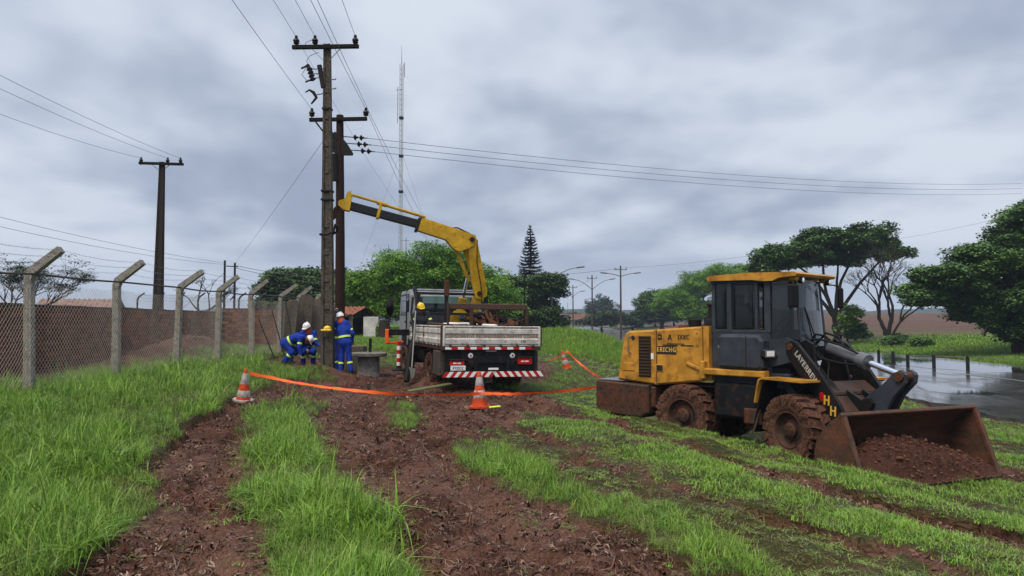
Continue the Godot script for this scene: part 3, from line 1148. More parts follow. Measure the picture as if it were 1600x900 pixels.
# ------------------------------------------------------------------ fence of concrete posts and chain link
func build_fence() -> void:
	var z0 := 7.42
	var gap := 2.88
	var posts := []
	for i in 11:
		var z := z0 + gap * i - 0.012 * i * i
		posts.append(Vector2(-8.55 + 0.03 * sin(i * 2.1), z))
	var names := ["post nearest the camera, outside the left edge", "second post, outside the left edge", "largest post in view at the left", "post just right of the largest one", "third post in view, left of the tall bare pole's foot", "fourth post in view, beside two thin black poles", "fifth post in view, before the far brick wall", "post in front of the leaning digging bars", "post just behind the bent worker", "far post before the leaning slabs", "last post at the end of the fence"]
	var f := thing("chain_link_fence", "chain link fence with grey concrete posts, angled tops and barbed wire beside the grass", "fence", Transform3D())
	for i in posts.size():
		var p: Vector2 = posts[i]
		var y := gh(p.x, p.y)
		var g := Geo.new()
		var lean := rnd(-0.035, 0.035)
		g.xf = Transform3D(Basis.from_euler(Vector3(rnd(-0.015, 0.015), 0, lean)), W(p.x, y - 0.1, p.y))
		# one bent outline: upright and arm toward the verge
		var out := [V(-0.07, 0.0), V(0.08, 0.0), V(0.065, 2.06), V(0.10, 2.16), V(0.60, 2.55), V(0.53, 2.65), V(-0.02, 2.25), V(-0.06, 2.12)]
		var pts := []
		for q in out:
			pts.append(q)
		g.prism(pts, -0.065, 0.065)
		# raised edges leave the shallow recess of a cast post on the faces seen from the verge
		g.box(Vector3(0.0, 1.03, 0.068), Vector3(0.05, 1.9, 0.008), 0.003)
		var post := obj("concrete_post", g, M.concrete, f)
		post.set_meta("label", names[i])
	# top rail
	var g := Geo.new()
	var pl := []
	for i in posts.size() - 1:
		var a: Vector2 = posts[i]
		var b: Vector2 = posts[i + 1]
		for k in 4:
			var t := k / 4.0
			var q := a.lerp(b, t)
			var sag := -0.05 * sin(t * PI) * (0.5 + 0.5 * sin(i * 1.7))
			pl.append(W(q.x + 0.10, lerpf(gh(a.x, a.y), gh(b.x, b.y), t) + 2.07 + sag, q.y))
	g.tube(pl, 0.021, 6)
	obj("top_rail", g, mat("rail_rust", L(0.05, 0.035, 0.03), 0.6, 0.2), f)
	# netting, one panel for each bay, woven from two families of slanting wires
	for i in posts.size() - 1:
		var a: Vector2 = posts[i]
		var b: Vector2 = posts[i + 1]
		var n := Geo.new()
		var ln := a.distance_to(b)
		var pitch := 0.088
		var hh := 1.93
		var r := 0.0028
		var cnt := int(ln / pitch)
		var bay_sag := rnd(0.0, 0.10)
		var at := func(u: float, h: float, o: float) -> Vector3:
			var t := u / ln
			var q := a.lerp(b, t)
			var base := lerpf(gh(a.x, a.y), gh(b.x, b.y), t)
			var bulge := 0.05 * sin(t * PI) * sin(h / hh * PI) + 0.02 * sin(u * 5.0 + i * 3.0) * h / hh
			var top := 1.0 - bay_sag * sin(t * PI) * 0.6
			return W(q.x + 0.085 + o + bulge, base - 0.05 + h * top, q.y)
		for fam in 2:
			for k in range(-int(hh / pitch) - 1, cnt + 1):
				var u0 := k * pitch
				var u1 := u0 + hh * 0.82
				var h0 := 0.0
				var h1 := hh - rng.randf() * 0.03
				if u0 < 0.0:
					h0 = -u0 / 0.82
					u0 = 0.0
				if u1 > ln:
					h1 = hh - (u1 - ln) / 0.82
					u1 = ln
				if h1 - h0 < 0.04:
					continue
				var pts := []
				for s in 5:
					var t := s / 4.0
					var u := lerpf(u0, u1, t)
					pts.append(at.call(u if fam == 0 else ln - u, lerpf(h0, h1, t), 0.002 if fam == 0 else -0.002))
				if h1 > hh - 0.04:
					pts.append(pts[-1] + Vector3(rnd(-0.02, 0.02), 0.03, rnd(-0.02, 0.02)))
				n.tube(pts, r, 3, false)
		obj("chain_link_netting", n, M.galvanised, f)
	# barbed wire on the arms
	for k in 3:
		var w := Geo.new()
		var along := [0.2, 0.35, 0.5][k] as float
		var run := []
		for i in posts.size():
			var p: Vector2 = posts[i]
			run.append(W(p.x + along, gh(p.x, p.y) + 2.05 + along * 0.78 + 0.06, p.y))
			if i < posts.size() - 1:
				var q: Vector2 = posts[i + 1]
				for s in 3:
					var t := (s + 1) / 4.0
					var r := p.lerp(q, t)
					run.append(W(r.x + along + rnd(-0.01, 0.01), lerpf(gh(p.x, p.y), gh(q.x, q.y), t) + 2.11 + along * 0.78 - 0.06 * sin(t * PI), r.y))
		w.tube(run, 0.0024, 3, false)
		for i in run.size() - 1:
			var m := 18
			for s in m:
				var c: Vector3 = run[i].lerp(run[i + 1], (s + 0.5) / m)
				if s % 2 == 0:
					var d := Vector3(rnd(-1, 1), rnd(-1, 1), rnd(-1, 1)).normalized() * 0.022
					w.tube([c - d, c + d], 0.0024, 3, false)
		obj("barbed_wire", w, M.wire, f)

# ------------------------------------------------------------------ brick walls, slabs and the yard behind the fence
func brick_wall(called: String, label: String, a: Vector2, b: Vector2, top: float, low: float, singles: int, first: float) -> void:
	var t := thing(called, label, "wall", Transform3D())
	var ln := a.distance_to(b)
	var d := (b - a) / ln
	var dir := W(d.x, 0, d.y) 
	var core := Geo.new()
	var mid := (a + b) * 0.5
	var bs := Basis(dir, Vector3.UP, dir.cross(Vector3.UP))
	core.box(W(mid.x, (top + low) * 0.5, mid.y), Vector3(ln, top - low, 0.15), 0.0, bs)
	obj("mortar", core, M.mortar, t)
	var cap := Geo.new()
	var n := int(ln / 1.0)
	for i in n:
		var q := a.lerp(b, (i + 0.5) / n)
		cap.box(W(q.x, top + 0.025 + rnd(-0.008, 0.008), q.y), Vector3(ln / n * 0.99, 0.05, 0.21), 0.008, bs)
	obj("coping", cap, mat("coping", L(0.055, 0.045, 0.04), 0.9, 0.0, TX.grain, 1.0), t)
	var bw := 0.30
	var bh := 0.135
	var variants := []
	for k in 4:
		var g := Geo.new()
		g.tint(L(1, 1, 1) * [1.0, 0.6, 1.4, 0.8][k])
		g.box(Vector3.ZERO, Vector3(bw - 0.018, bh - 0.016, 0.19 + 0.006 * k), 0.006)
		variants.append(g.mesh())
	var list := []
	var rows := int((top - low) / bh)
	for r in rows:
		var off := 0.0 if r % 2 == 0 else bw * 0.5
		var u := off + bw * 0.5
		while u < ln - bw * 0.4:
			var q := a + d * u
			list.append([q.y * 100.0 - r * 3.0 if q.y > first else 1e6 + q.y, u, top - bh * (r + 0.5)])
			u += bw
	list.sort_custom(func(p, q): return p[0] < q[0])
	var where := []
	var tints := []
	for i in list.size():
		var q: Vector2 = a + d * list[i][1]
		var x := Transform3D(bs * Basis.from_euler(Vector3(rnd(-0.01, 0.01), rnd(-0.008, 0.008), rnd(-0.01, 0.01))), W(q.x, list[i][2], q.y) + bs.z * rnd(-0.008, 0.008))
		if i < singles:
			var o := obj("brick", variants[rng.randi() % 4], M.brick, t)
			o.transform = x
		else:
			where.append(x)
			var v := rnd(0.45, 1.5)
			tints.append(Color(v, v * rnd(0.85, 1.0), v * rnd(0.8, 1.0)))
	if where.size():
		scatter("brickwork", variants[0], M.brick, where, tints, t).set_meta("kind", "stuff")

func build_walls() -> void:
	brick_wall("brick_wall", "dark red brick wall running behind the chain link fence at the left", V(-10.4, 10.5), V(-13.1, 33.0), 2.02, 0.0, 300, 14.6)
	brick_wall("brick_wall", "far red brick wall crossing behind the fence posts and the leaning bars", V(-13.2, 33.6), V(-9.4, 33.9), 2.18, 0.2, 0, 0.0)
	# leaning slabs at the end of the fence
	var labels := ["tall weathered slab leaning at the fence's far end, leftmost of four", "dark stained slab leaning behind the bent worker", "rounded grey slab leaning between two fence posts", "narrow slab leaning beside the far white board"]
	for i in 4:
		var g := Geo.new()
		var x := -8.35 + 0.48 * i
		var z := 27.2 + 0.5 * i
		var y := gh(x, z)
		var hgt := [2.1, 2.3, 2.15, 1.9][i] as float
		g.prism([V(-0.28, 0), V(0.28, 0), V(0.27, hgt - 0.12), V(0.12, hgt), V(-0.15, hgt - 0.02), V(-0.27, hgt - 0.2)], -0.05, 0.05, Transform3D(Basis.from_euler(Vector3(-0.12, 0.25 * (i - 1), 0.05 * (i - 1.5))), W(x, y - 0.1, z)))
		single("concrete_slab", g, mat("slab", L(0.17, 0.145, 0.12), 0.9, 0.0, TX.grain, 1.0) if i != 1 else M.pole_concrete, labels[i], "slab", "slabs leaning at the end of the fence")
	# digging bars leaning on the fence
	var bars := [[Vector3(-8.25, 1.72, 24.0), Vector3(-7.45, 0.28, 23.3)], [Vector3(-8.35, 2.05, 25.6), Vector3(-7.55, 0.40, 24.6)], [Vector3(-8.2, 2.45, 26.6), Vector3(-7.5, 0.42, 25.6)]]
	var bl := ["dark digging bar leaning at a slant, lowest and leftmost of three", "dark digging bar leaning on a fence post, middle of three", "longest dark digging bar leaning before the slabs, rightmost of three"]
	for i in 3:
		var g := Geo.new()
		var a: Vector3 = bars[i][0]
		var b: Vector3 = bars[i][1]
		b.y = gh(b.x, b.z) - 0.05
		g.tube([W(a.x, a.y, a.z), W(b.x, b.y, b.z)], [0.02, 0.022], 8)
		g.tube([W(b.x, b.y + 0.02, b.z), W(b.x, b.y, b.z) + (W(b.x, b.y, b.z) - W(a.x, a.y, a.z)).normalized() * 0.2], [0.03, 0.012], 8)
		single("digging_bar", g, M.black_iron, bl[i], "digging bar", "bars leaning on the fence")
	# second line of fence posts beyond the yard wall
	var fl := thing("far_fence", "row of small bent fence posts with loose wire showing above the brick wall", "fence", Transform3D())
	for i in 8:
		var x := -22.4 + 1.25 * i
		var z := 44.0 - 0.1 * i
		var g := Geo.new()
		var y := gh(x, z)
		g.tube([W(x, y, z), W(x, y + 2.05, z), W(x + 0.08, y + 2.25, z), W(x + 0.42, y + 2.5, z)], [0.06, 0.055, 0.055, 0.045], 6)
		obj("post", g, M.pole_concrete, fl)
	var g := Geo.new()
	for k in 3:
		var run := []
		for i in 30:
			var x := -22.6 + 9.4 * i / 29.0
			run.append(W(x, gh(x, 44.0) + 2.0 + 0.17 * k + 0.03 * sin(i * 1.3), 43.9))
		g.tube(run, 0.008, 3, false)
	obj("wire", g, M.wire, fl)
	# low house roofs beyond the wall at the left
	house("far_house", "low pale house with a faded tiled roof seen through the fence", Transform3D(Basis.from_euler(Vector3(0, 0.35, 0)), W(-26.6, 0.6, 45.5)), 4.0, 3.4, 1.75, 0.6, L(0.50, 0.48, 0.46), L(0.42, 0.29, 0.25), false)
	house("shelter", "small open shelter with red tiled roof and timber posts behind the workers", Transform3D(Basis.from_euler(Vector3(0, -0.25, 0)), W(-10.4, 0.72, 43.0)), 3.6, 2.6, 1.25, 0.45, L(0.22, 0.14, 0.08), L(0.36, 0.14, 0.085), true)
	# white boards standing in the yard
	var wb := Geo.new()
	wb.box(Vector3(0, 0.62, 0), Vector3(0.75, 1.1, 0.06), 0.01)
	for s in [-0.3, 0.3]:
		wb.box(Vector3(s, 0.03, 0.05), Vector3(0.06, 0.14, 0.06), 0.01)
	wb.box(Vector3(0.1, 1.24, 0), Vector3(0.5, 0.12, 0.1), 0.03)
	var o := single("white_board", wb, M.plaster_white, "white board standing behind the workers, left of the concrete pole", "board")
	o.position = W(-8.2, gh(-8.2, 30.5) + 0.05, 30.5)
	var ww := Geo.new()
	ww.prism([V(-0.40, -0.3), V(0.28, -0.3), V(0.26, 0.3), V(0.38, 0.55), V(0.42, 0.95), V(-0.40, 0.95)], -0.08, 0.08)
	o = single("broken_wall", ww, M.plaster_white, "stub of white plastered wall with a broken edge under the big green tree", "wall")
	o.position = W(-7.85, gh(-7.85, 41.0) + 0.18, 41.0)
	# tree stump beside it
	var st := Geo.new()
	st.lathe([V(0.5, 0), V(0.36, 0.25), V(0.3, 0.8), V(0.26, 1.0), V(0.0, 1.02)], 10)
	o = single("tree_stump", st, M.bark, "grey tree stump beside the broken white wall", "stump")
	o.position = W(-7.1, gh(-7.1, 41.0) - 0.03, 41.0)

func house(called: String, label: String, at: Transform3D, w: float, d: float, h: float, rise: float, wall: Color, roof: Color, open: bool) -> void:
	var t := thing(called, label, "shelter" if open else "house", at)
	var rk := "roof_" + called
	var wk := "wall_" + called
	mat(wk, wall, 0.85, 0.0, TX.grain, 0.6)
	mat(rk, roof, 0.85, 0.0, TX.grain, 0.9)
	M[rk].vertex_color_use_as_albedo = true
	if open:
		for sx: float in [-1.0, 0.0, 1.0]:
			for sz: float in [-1.0, 1.0]:
				var g := Geo.new()
				g.box(Vector3(sx * (w * 0.5 - 0.1), h * 0.5, sz * (d * 0.5 - 0.1)), Vector3(0.16, h, 0.16), 0.015)
				obj("post", g, M.raw_timber, t)
		var g := Geo.new()
		g.box(Vector3(0, 0.55, -d * 0.35), Vector3(w * 0.9, 1.1, 0.1), 0.01)
		obj("back_wall", g, M.dark_timber, t)
		var rl := Geo.new()
		rl.box(Vector3(w * 0.25, 0.55, d * 0.5 - 0.1), Vector3(w * 0.42, 0.12, 0.06), 0.01)
		obj("rail", rl, M.raw_timber, t)
	else:
		var g := Geo.new()
		g.box(Vector3(0, h * 0.5, 0), Vector3(w, h, d), 0.0)
		obj("wall", g, M[wk], t)
		for k in 3:
			var f := Geo.new()
			f.box(Vector3((k - 1) * w * 0.3, h * 0.55, d * 0.5 + 0.02), Vector3(0.9, 0.8, 0.06), 0.01)
			var fr := obj("window", f, M.grey_paint, t)
			var p := Geo.new()
			p.box(Vector3((k - 1) * w * 0.3, h * 0.55, d * 0.5 + 0.045), Vector3(0.78, 0.68, 0.03), 0.0)
			obj("pane", p, M.dark_glass, fr)
	# roof of barrel tile rows, one part for each slope
	for s: float in [-1.0, 1.0]:
		var g := Geo.new()
		var rows := 9
		var cols := int(w / 0.24)
		for r in rows:
			for k in cols:
				var t0 := float(r) / rows
				var t1 := float(r + 1) / rows
				var zz0 := s * (d * 0.5 + 0.3) * (1.0 - t0)
				var zz1 := s * (d * 0.5 + 0.3) * (1.0 - t1)
				var x := -w * 0.5 - 0.2 + (k + 0.5) * (w + 0.4) / cols
				var v := rnd(0.65, 1.25)
				g.tint(Color(v, v, v))
				var hw := (w + 0.4) / cols * 0.5
				var y0 := h + rise * t0
				var y1 := h + rise * t1 + 0.02
				var e := [Vector3(x - hw, y0, zz0), Vector3(x, y0 + 0.07, zz0), Vector3(x + hw, y0, zz0), Vector3(x + hw, y1, zz1), Vector3(x, y1 + 0.07, zz1), Vector3(x - hw, y1, zz1)]
				g.face([e[0], e[1], e[4], e[5]], Vector3(-0.5, 1, 0))
				g.face([e[1], e[2], e[3], e[4]], Vector3(0.5, 1, 0))
		obj("roof", g, M[rk], t).set_meta("kind", "stuff")
	var gb := Geo.new()
	gb.prism([V(-d * 0.5, h), V(d * 0.5, h), V(0, h + rise)], -w * 0.5, -w * 0.5 + 0.1, Transform3D(Basis.from_euler(Vector3(0, PI / 2, 0)), Vector3.ZERO))
	obj("gable", gb, M.dark_timber if open else M[wk], t)
	gb = Geo.new()
	gb.prism([V(-d * 0.5, h), V(d * 0.5, h), V(0, h + rise)], w * 0.5 - 0.1, w * 0.5, Transform3D(Basis.from_euler(Vector3(0, PI / 2, 0)), Vector3.ZERO))
	obj("gable", gb, M.dark_timber if open else M[wk], t)

# ------------------------------------------------------------------ power poles, wires, mast
func insulator(parent: Node, p: Vector3, s := 1.0) -> void:
	var g := Geo.new()
	g.lathe([V(0.0, 0.30), V(0.035, 0.29), V(0.05, 0.24), V(0.045, 0.2), V(0.085, 0.17), V(0.10, 0.12), V(0.06, 0.10), V(0.09, 0.07), V(0.07, 0.03), V(0.02, 0.02), V(0.02, -0.12), V(0.0, -0.12)], 12, Transform3D(Basis.from_scale(Vector3.ONE * s), p))
	obj("insulator", g, M.porcelain, parent)

func sagging(a: Vector3, b: Vector3, sag: float, n := 24) -> Array:
	var pts := []
	for i in n + 1:
		var t := float(i) / n
		pts.append(a.lerp(b, t) + Vector3.DOWN * sag * 4.0 * t * (1.0 - t))
	return pts

func cable(called: String, label: String, a: Vector3, b: Vector3, sag: float, r: float, group := "overhead power lines") -> void:
	var g := Geo.new()
	g.tube(sagging(a, b, sag), r, 4, false)
	single(called, g, M.wire, label, "wire", group)

func concrete_pole(t: Node3D, h: float, w0: float, w1: float, m: Material, steps: bool) -> void:
	var g := Geo.new()
	# I-section: two flanges and a recessed web, tapering
	for s: float in [-1.0, 1.0]:
		if true:
			var p0 := w0 * 0.5
			var p1 := w1 * 0.5
			var f := 0.24
			var lo := [Vector3(s * p0, -0.6, -p0 * 0.8), Vector3(s * p0, -0.6, p0 * 0.8), Vector3(s * p0 * (1.0 - f * 2), -0.6, p0 * 0.8), Vector3(s * p0 * (1.0 - f * 2), -0.6, -p0 * 0.8)]
			var hi := [Vector3(s * p1, h, -p1 * 0.8), Vector3(s * p1, h, p1 * 0.8), Vector3(s * p1 * (1.0 - f * 2), h, p1 * 0.8), Vector3(s * p1 * (1.0 - f * 2), h, -p1 * 0.8)]
			var mid: Vector3 = (lo[0] + lo[2] + hi[0] + hi[2]) * 0.25
			for i in 4:
				var j := (i + 1) % 4
				var pts := [lo[i], lo[j], hi[j], hi[i]]
				g.face(pts, (lo[i] + lo[j] + hi[i] + hi[j]) * 0.25 - mid)
			g.face(hi, Vector3.UP)
	obj("flange", g, m, t)
	var web := Geo.new()
	var lw := w0 * 0.52 * 0.5
	var hw := w1 * 0.52 * 0.5
	var ld := w0 * 0.5 * 0.55
	var hd := w1 * 0.5 * 0.55
	for s: float in [-1.0, 1.0]:
		web.face([Vector3(-lw, -0.6, s * ld), Vector3(lw, -0.6, s * ld), Vector3(hw, h, s * hd), Vector3(-hw, h, s * hd)], Vector3(0, 0, s))
	web.face([Vector3(-hw, h, -hd), Vector3(hw, h, -hd), Vector3(hw, h, hd), Vector3(-hw, h, hd)], Vector3.UP)
	obj("web", web, m, t)
	if steps:
		# cross ribs that stay proud of the web
		var n := int(h / 0.78)
		for i in n:
			var y := 0.9 + i * 0.78
			if y > h - 0.6:
				break
			var ww := lerpf(w0, w1, y / h)
			var r := Geo.new()
			r.box(Vector3(0, y, 0), Vector3(ww * 0.5, 0.16, ww * 0.72), 0.012)
			obj("rib", r, m, t)

func build_poles() -> void:
	var pz := 21.0
	var base := gh(-5.24, pz)
	var t := thing("utility_pole", "tall grey concrete power pole with wooden crossarm held by the crane beside the workers", "utility pole", Transform3D(Basis.from_euler(Vector3(0, 0, 0.012)), W(-5.24, base, pz)))
	var h := 9.68 - base
	concrete_pole(t, h, 0.37, 0.19, M.pole_concrete, true)
	var g := Geo.new()
	g.box(Vector3(-0.02, h - 0.12, 0.13), Vector3(1.92, 0.115, 0.1), 0.012, Basis.from_euler(Vector3(0, 0, 0.004)))
	obj("crossarm", g, M.dark_timber, t)
	for s: float in [-1.0, 1.0]:
		var b := Geo.new()
		b.bar(Vector3(s * 0.42, h - 0.16, 0.12), Vector3(s * 0.08, h - 0.52, 0.12), 0.03, 0.012)
		obj("brace", b, M.grey_iron, t)
	for x in [-0.86, -0.32, 0.84]:
		insulator(t, Vector3(x, h - 0.06, 0.13), 0.95)
	for y in [h - 1.9, 4.75, 5.0]:
		var ww := lerpf(0.41, 0.2, y / h)
		var b := Geo.new()
		b.box(Vector3(0, y, 0), Vector3(ww + 0.03, 0.06, ww * 0.8 + 0.03), 0.01)
		obj("band", b, M.black_iron, t)
	for y in [h - 1.05, h - 1.32]:
		var b := Geo.new()
		b.tube([Vector3(0.1, y, 0.05), Vector3(0.24, y, 0.05), Vector3(0.26, y + 0.03, 0.05)], 0.018, 6)
		obj("step_bolt", b, M.grey_iron, t)
	# cut-out switch and arrester on the left
	var sw := Geo.new()
	sw.bar(Vector3(-0.22, h - 0.62, 0.05), Vector3(-0.1, h - 1.3, 0.05), 0.11, 0.13, 0.02)
	for y in [0.74, 0.88, 1.0]:
		sw.tube([Vector3(-0.42, h - y, 0.05), Vector3(-0.1, h - y, 0.05)], 0.014, 5)
	obj("bracket", sw, M.black_iron, t)
	var ct := Geo.new()
	ct.tube([Vector3(-0.56, h - 0.62, 0.06), Vector3(-0.46, h - 0.82, 0.06), Vector3(-0.42, h - 1.08, 0.06)], [0.06, 0.065, 0.055], 10)
	for k in 4:
		var p := Vector3(-0.50 + 0.03 * k, h - 0.74 - 0.1 * k, 0.06)
		ct.lathe([V(0.0, -0.015), V(0.095, -0.012), V(0.07, 0.02), V(0.0, 0.022)], 10, Transform3D(Basis.from_euler(Vector3(0, 0, 0.35)), p))
	ct.tube([Vector3(-0.56, h - 0.64, 0.06), Vector3(-0.74, h - 0.72, 0.06)], 0.028, 6)
	ct.tube([Vector3(-0.45, h - 1.05, 0.06), Vector3(-0.62, h - 1.12, 0.06)], 0.024, 6)
	obj("fuse_cutout", ct, M.porcelain, t)
	var ar := Geo.new()
	ar.tube([Vector3(-0.62, h - 1.42, 0.06), Vector3(-0.5, h - 1.35, 0.06), Vector3(-0.38, h - 1.43, 0.06), Vector3(-0.3, h - 1.58, 0.06), Vector3(-0.45, h - 1.76, 0.06)], [0.02, 0.03, 0.05, 0.045, 0.025], 8)
	ar.tube([Vector3(-0.3, h - 1.5, 0.06), Vector3(-0.1, h - 1.46, 0.06)], 0.015, 5)
	obj("lightning_arrester", ar, M.porcelain, t)
	for q in [[Vector3(-0.34, h + 0.12, 0.13), Vector3(-0.6, h + 0.02, 0.1), Vector3(-0.62, h - 0.1, 0.1)], [Vector3(-0.24, h - 0.25, 0.06), Vector3(-0.5, h - 0.36, 0.06), Vector3(-0.58, h - 0.5, 0.06), Vector3(-0.54, h - 0.64, 0.06)], [Vector3(-0.6, h - 0.7, 0.06), Vector3(-0.72, h - 0.9, 0.06), Vector3(-0.6, h - 1.05, 0.06), Vector3(-0.48, h - 1.1, 0.06)]]:
		var j := Geo.new()
		j.tube(q, 0.009, 4)
		obj("jumper_wire", j, M.wire, t)
	var top := t.transform
	# second, older wooden pole behind it
	var z2 := 23.6
	var b2 := gh(-5.55, z2)
	var t2 := thing("utility_pole", "dark brown wooden power pole standing just behind the concrete pole", "utility pole", Transform3D(Basis(), W(-5.55, b2, z2)))
	var h2 := 8.33 - b2
	g = Geo.new()
	g.tube([Vector3(0.05, -0.4, 0), Vector3(0.02, h2 * 0.5, 0), Vector3(-0.03, h2, 0)], [0.17, 0.145, 0.115], 14)
	obj("shaft", g, mat("wood_pole", L(0.045, 0.024, 0.019), 0.8, 0.0, TX.grain, 1.2), t2)
	g = Geo.new()
	g.box(Vector3(-0.05, h2 - 0.17, 0.14), Vector3(1.86, 0.12, 0.1), 0.012, Basis.from_euler(Vector3(0, 0, 0.02)))
	obj("crossarm", g, M.dark_timber, t2)
	insulator(t2, Vector3(-0.9, h2 - 0.1, 0.14))
	insulator(t2, Vector3(0.84, h2 - 0.08, 0.14))
	for q in [[Vector3(-0.78, h2 - 0.25, 0.1), Vector3(-0.12, h2 - 1.1, 0.1)], [Vector3(-0.5, h2 - 0.24, 0.1), Vector3(-0.1, h2 - 0.8, 0.1)]]:
		var b := Geo.new()
		b.bar(q[0], q[1], 0.07, 0.05, 0.01)
		obj("brace", b, M.black_iron, t2)
	g = Geo.new()
	g.prism([V(0.06, h2 - 0.75), V(0.2, h2 - 0.9), V(0.42, h2 - 1.25), V(0.4, h2 - 1.32), V(0.06, h2 - 1.32), V(-0.3, h2 - 1.2), V(-0.32, h2 - 0.7), V(-0.16, h2 - 0.55)], 0.0, 0.1)
	obj("bracket", g, M.black_iron, t2)
	var ends := []
	for k in 3:
		var a := Vector3(0.12 + 0.12 * k, h2 - 0.72 - 0.22 * k, 0.1)
		var e := a + Vector3(0.78, -0.06, 0.02)
		var s := Geo.new()
		s.tube([a, a.lerp(e, 0.9)], 0.016, 6)
		for m in 2:
			var c := a.lerp(e, 0.5 + 0.25 * m)
			s.lathe([V(0.0, -0.07), V(0.05, -0.06), V(0.10, -0.01), V(0.04, 0.03), V(0.03, 0.08), V(0.0, 0.08)], 12, Transform3D(Basis(Vector3.DOWN, Vector3.RIGHT, Vector3.BACK), c))
		s.tube([a.lerp(e, 0.8), e], 0.016, 6)
		obj("strain_insulator", s, M.porcelain, t2)
		ends.append(t2.transform * e)
	var tr := Geo.new()
	tr.tube([Vector3(-0.18, h2 - 2.15, 0.1), Vector3(-0.22, h2 - 1.3, 0.1)], 0.16, 12)
	obj("transformer_can", tr, M.black_iron, t2)
	# wires: rightwards over the road, toward the camera's side and away
	var rl := ["upper of three wires running right across the sky over the road", "middle of three wires running right across the sky over the road", "lowest of three wires running right across the sky over the road"]
	for k in 3:
		var e: Vector3 = ends[k]
		cable("power_line", rl[k], e, W(35.3, 11.15 - 0.35 * k, 50.6), 0.55, 0.008)
	var topw := [Vector3(-0.86, h + 0.18, 0.13), Vector3(-0.32, h + 0.18, 0.13), Vector3(0.84, h + 0.18, 0.13)]
	var nl := ["overhead wire from the concrete pole's left insulator out of the top edge", "overhead wire from the concrete pole's middle insulator out of the top edge", "overhead wire from the concrete pole's right insulator out of the top edge"]
	for k in 3:
		var a: Vector3 = top * topw[k]
		cable("power_line", nl[k], a, W(a.x + 4.2, a.y - 0.1, -22.0), 0.8, 0.0065)
	var away: Vector3 = top * topw[0]
	cable("power_line", "wire running from the concrete pole's left insulator back past the older pole", away, W(away.x - 1.0, away.y - 1.2, 62.0), 0.7, 0.005)
	var i2: Array = [t2.transform * Vector3(-0.9, h2 + 0.15, 0.14), t2.transform * Vector3(0.84, h2 + 0.17, 0.14)]
	cable("power_line", "overhead wire slanting from the top left edge to the older pole's left insulator", i2[0], W(-2.4, 8.3, -20.0), 0.5, 0.007)
	cable("power_line", "left of two close overhead wires reaching the older pole's right insulator", i2[1], W(-1.6, 8.5, -20.0), 0.5, 0.0065)
	cable("power_line", "right of two close overhead wires reaching the older pole's right insulator", i2[1] + Vector3(0.05, 0.02, 0), W(-1.2, 8.6, -20.0), 0.5, 0.0065)
	cable("power_line", "left of two wires running on from the older pole's right insulator to the distance", i2[1], W(-7.0, 7.2, 90.0), 1.1, 0.007)
	cable("power_line", "right of two wires running on from the older pole's right insulator to the distance", i2[1] + Vector3(0.05, 0, 0), W(-5.6, 7.2, 90.0), 1.1, 0.007)
	cable("guy_wire", "thin stay wire slanting down left from the concrete pole to the yard", top * Vector3(-0.1, 6.5, 0), W(-17.2, 4.9, 45.0), 0.1, 0.006, "")
	# pole in the yard at the left
	var b3 := gh(-15.4, 32.0)
	var t3 := thing("utility_pole", "lone dark tapered power pole standing in the yard behind the fence at the left", "utility pole", Transform3D(Basis.from_euler(Vector3(0, 0, -0.008)), W(-15.4, b3, 32.0)))
	var h3 := 8.62 - b3
	concrete_pole(t3, h3, 0.42, 0.2, mat("brown_concrete", L(0.05, 0.042, 0.036), 0.85, 0.0, TX.grain, 1.0), false)
	g = Geo.new()
	g.box(Vector3(0.02, h3 - 0.1, 0.13), Vector3(1.95, 0.115, 0.1), 0.012, Basis.from_euler(Vector3(0, 0, -0.02)))
	obj("crossarm", g, M.dark_timber, t3)
	for s: float in [-1.0, 1.0]:
		var b := Geo.new()
		b.bar(Vector3(s * 0.4, h3 - 0.13, 0.1), Vector3(s * 0.08, h3 - 0.38, 0.1), 0.03, 0.014)
		obj("brace", b, M.black_iron, t3)
	var il := ["left", "middle", "right"]
	var ix := [-0.86, 0.3, 0.86]
	for k in 3:
		insulator(t3, Vector3(ix[k], h3 - 0.07, 0.13), 0.85)
		var a: Vector3 = t3.transform * Vector3(ix[k], h3 + 0.14, 0.13)
		cable("power_line", "wire from the lone yard pole's %s insulator to the picture's left edge" % il[k], a, W(a.x + 3.0, a.y + 0.1, -4.0), [1.15, 0.85, 0.75][k], 0.0065)
	# two thin poles far in the yard, and their wires
	for k in 2:
		var x := -17.6 + 0.62 * k
		var b := gh(x, 45.0)
		var q := thing("thin_pole", ["left and taller of two thin black poles beyond the brick wall", "right and shorter of two thin black poles beyond the brick wall"][k], "pole", Transform3D(Basis(), W(x, b, 45.0)), "thin poles in the yard")
		g = Geo.new()
		g.tube([Vector3(0, -0.2, 0), Vector3(0, 5.35 - 0.15 * k - b, 0)], [0.08, 0.065], 8)
		obj("shaft", g, M.black_iron, q)
		if k == 1:
			g = Geo.new()
			g.bar(Vector3(-0.5, 5.0 - b, 0.05), Vector3(0.2, 4.95 - b, 0.05), 0.05, 0.06)
			obj("arm", g, M.black_iron, q)
			g = Geo.new()
			g.bar(Vector3(-0.25, 2.9 - b, 0.05), Vector3(0.1, 3.3 - b, 0.05), 0.05, 0.06)
			obj("arm", g, M.black_iron, q)
	cable("power_line", "upper wire from the two thin poles to the picture's left edge", W(-17.6, 5.2, 45.0), W(-21.5, 6.9, 16.0), 0.5, 0.008)
	cable("power_line", "lower wire from the two thin poles to the picture's left edge", W(-17.6, 5.1, 45.0), W(-21.5, 6.5, 16.0), 0.6, 0.008)
	cable("power_line", "upper wire from the shorter thin pole towards the dark tree", W(-17.0, 5.05, 45.0), W(-13.2, 5.1, 60.0), 0.25, 0.014)
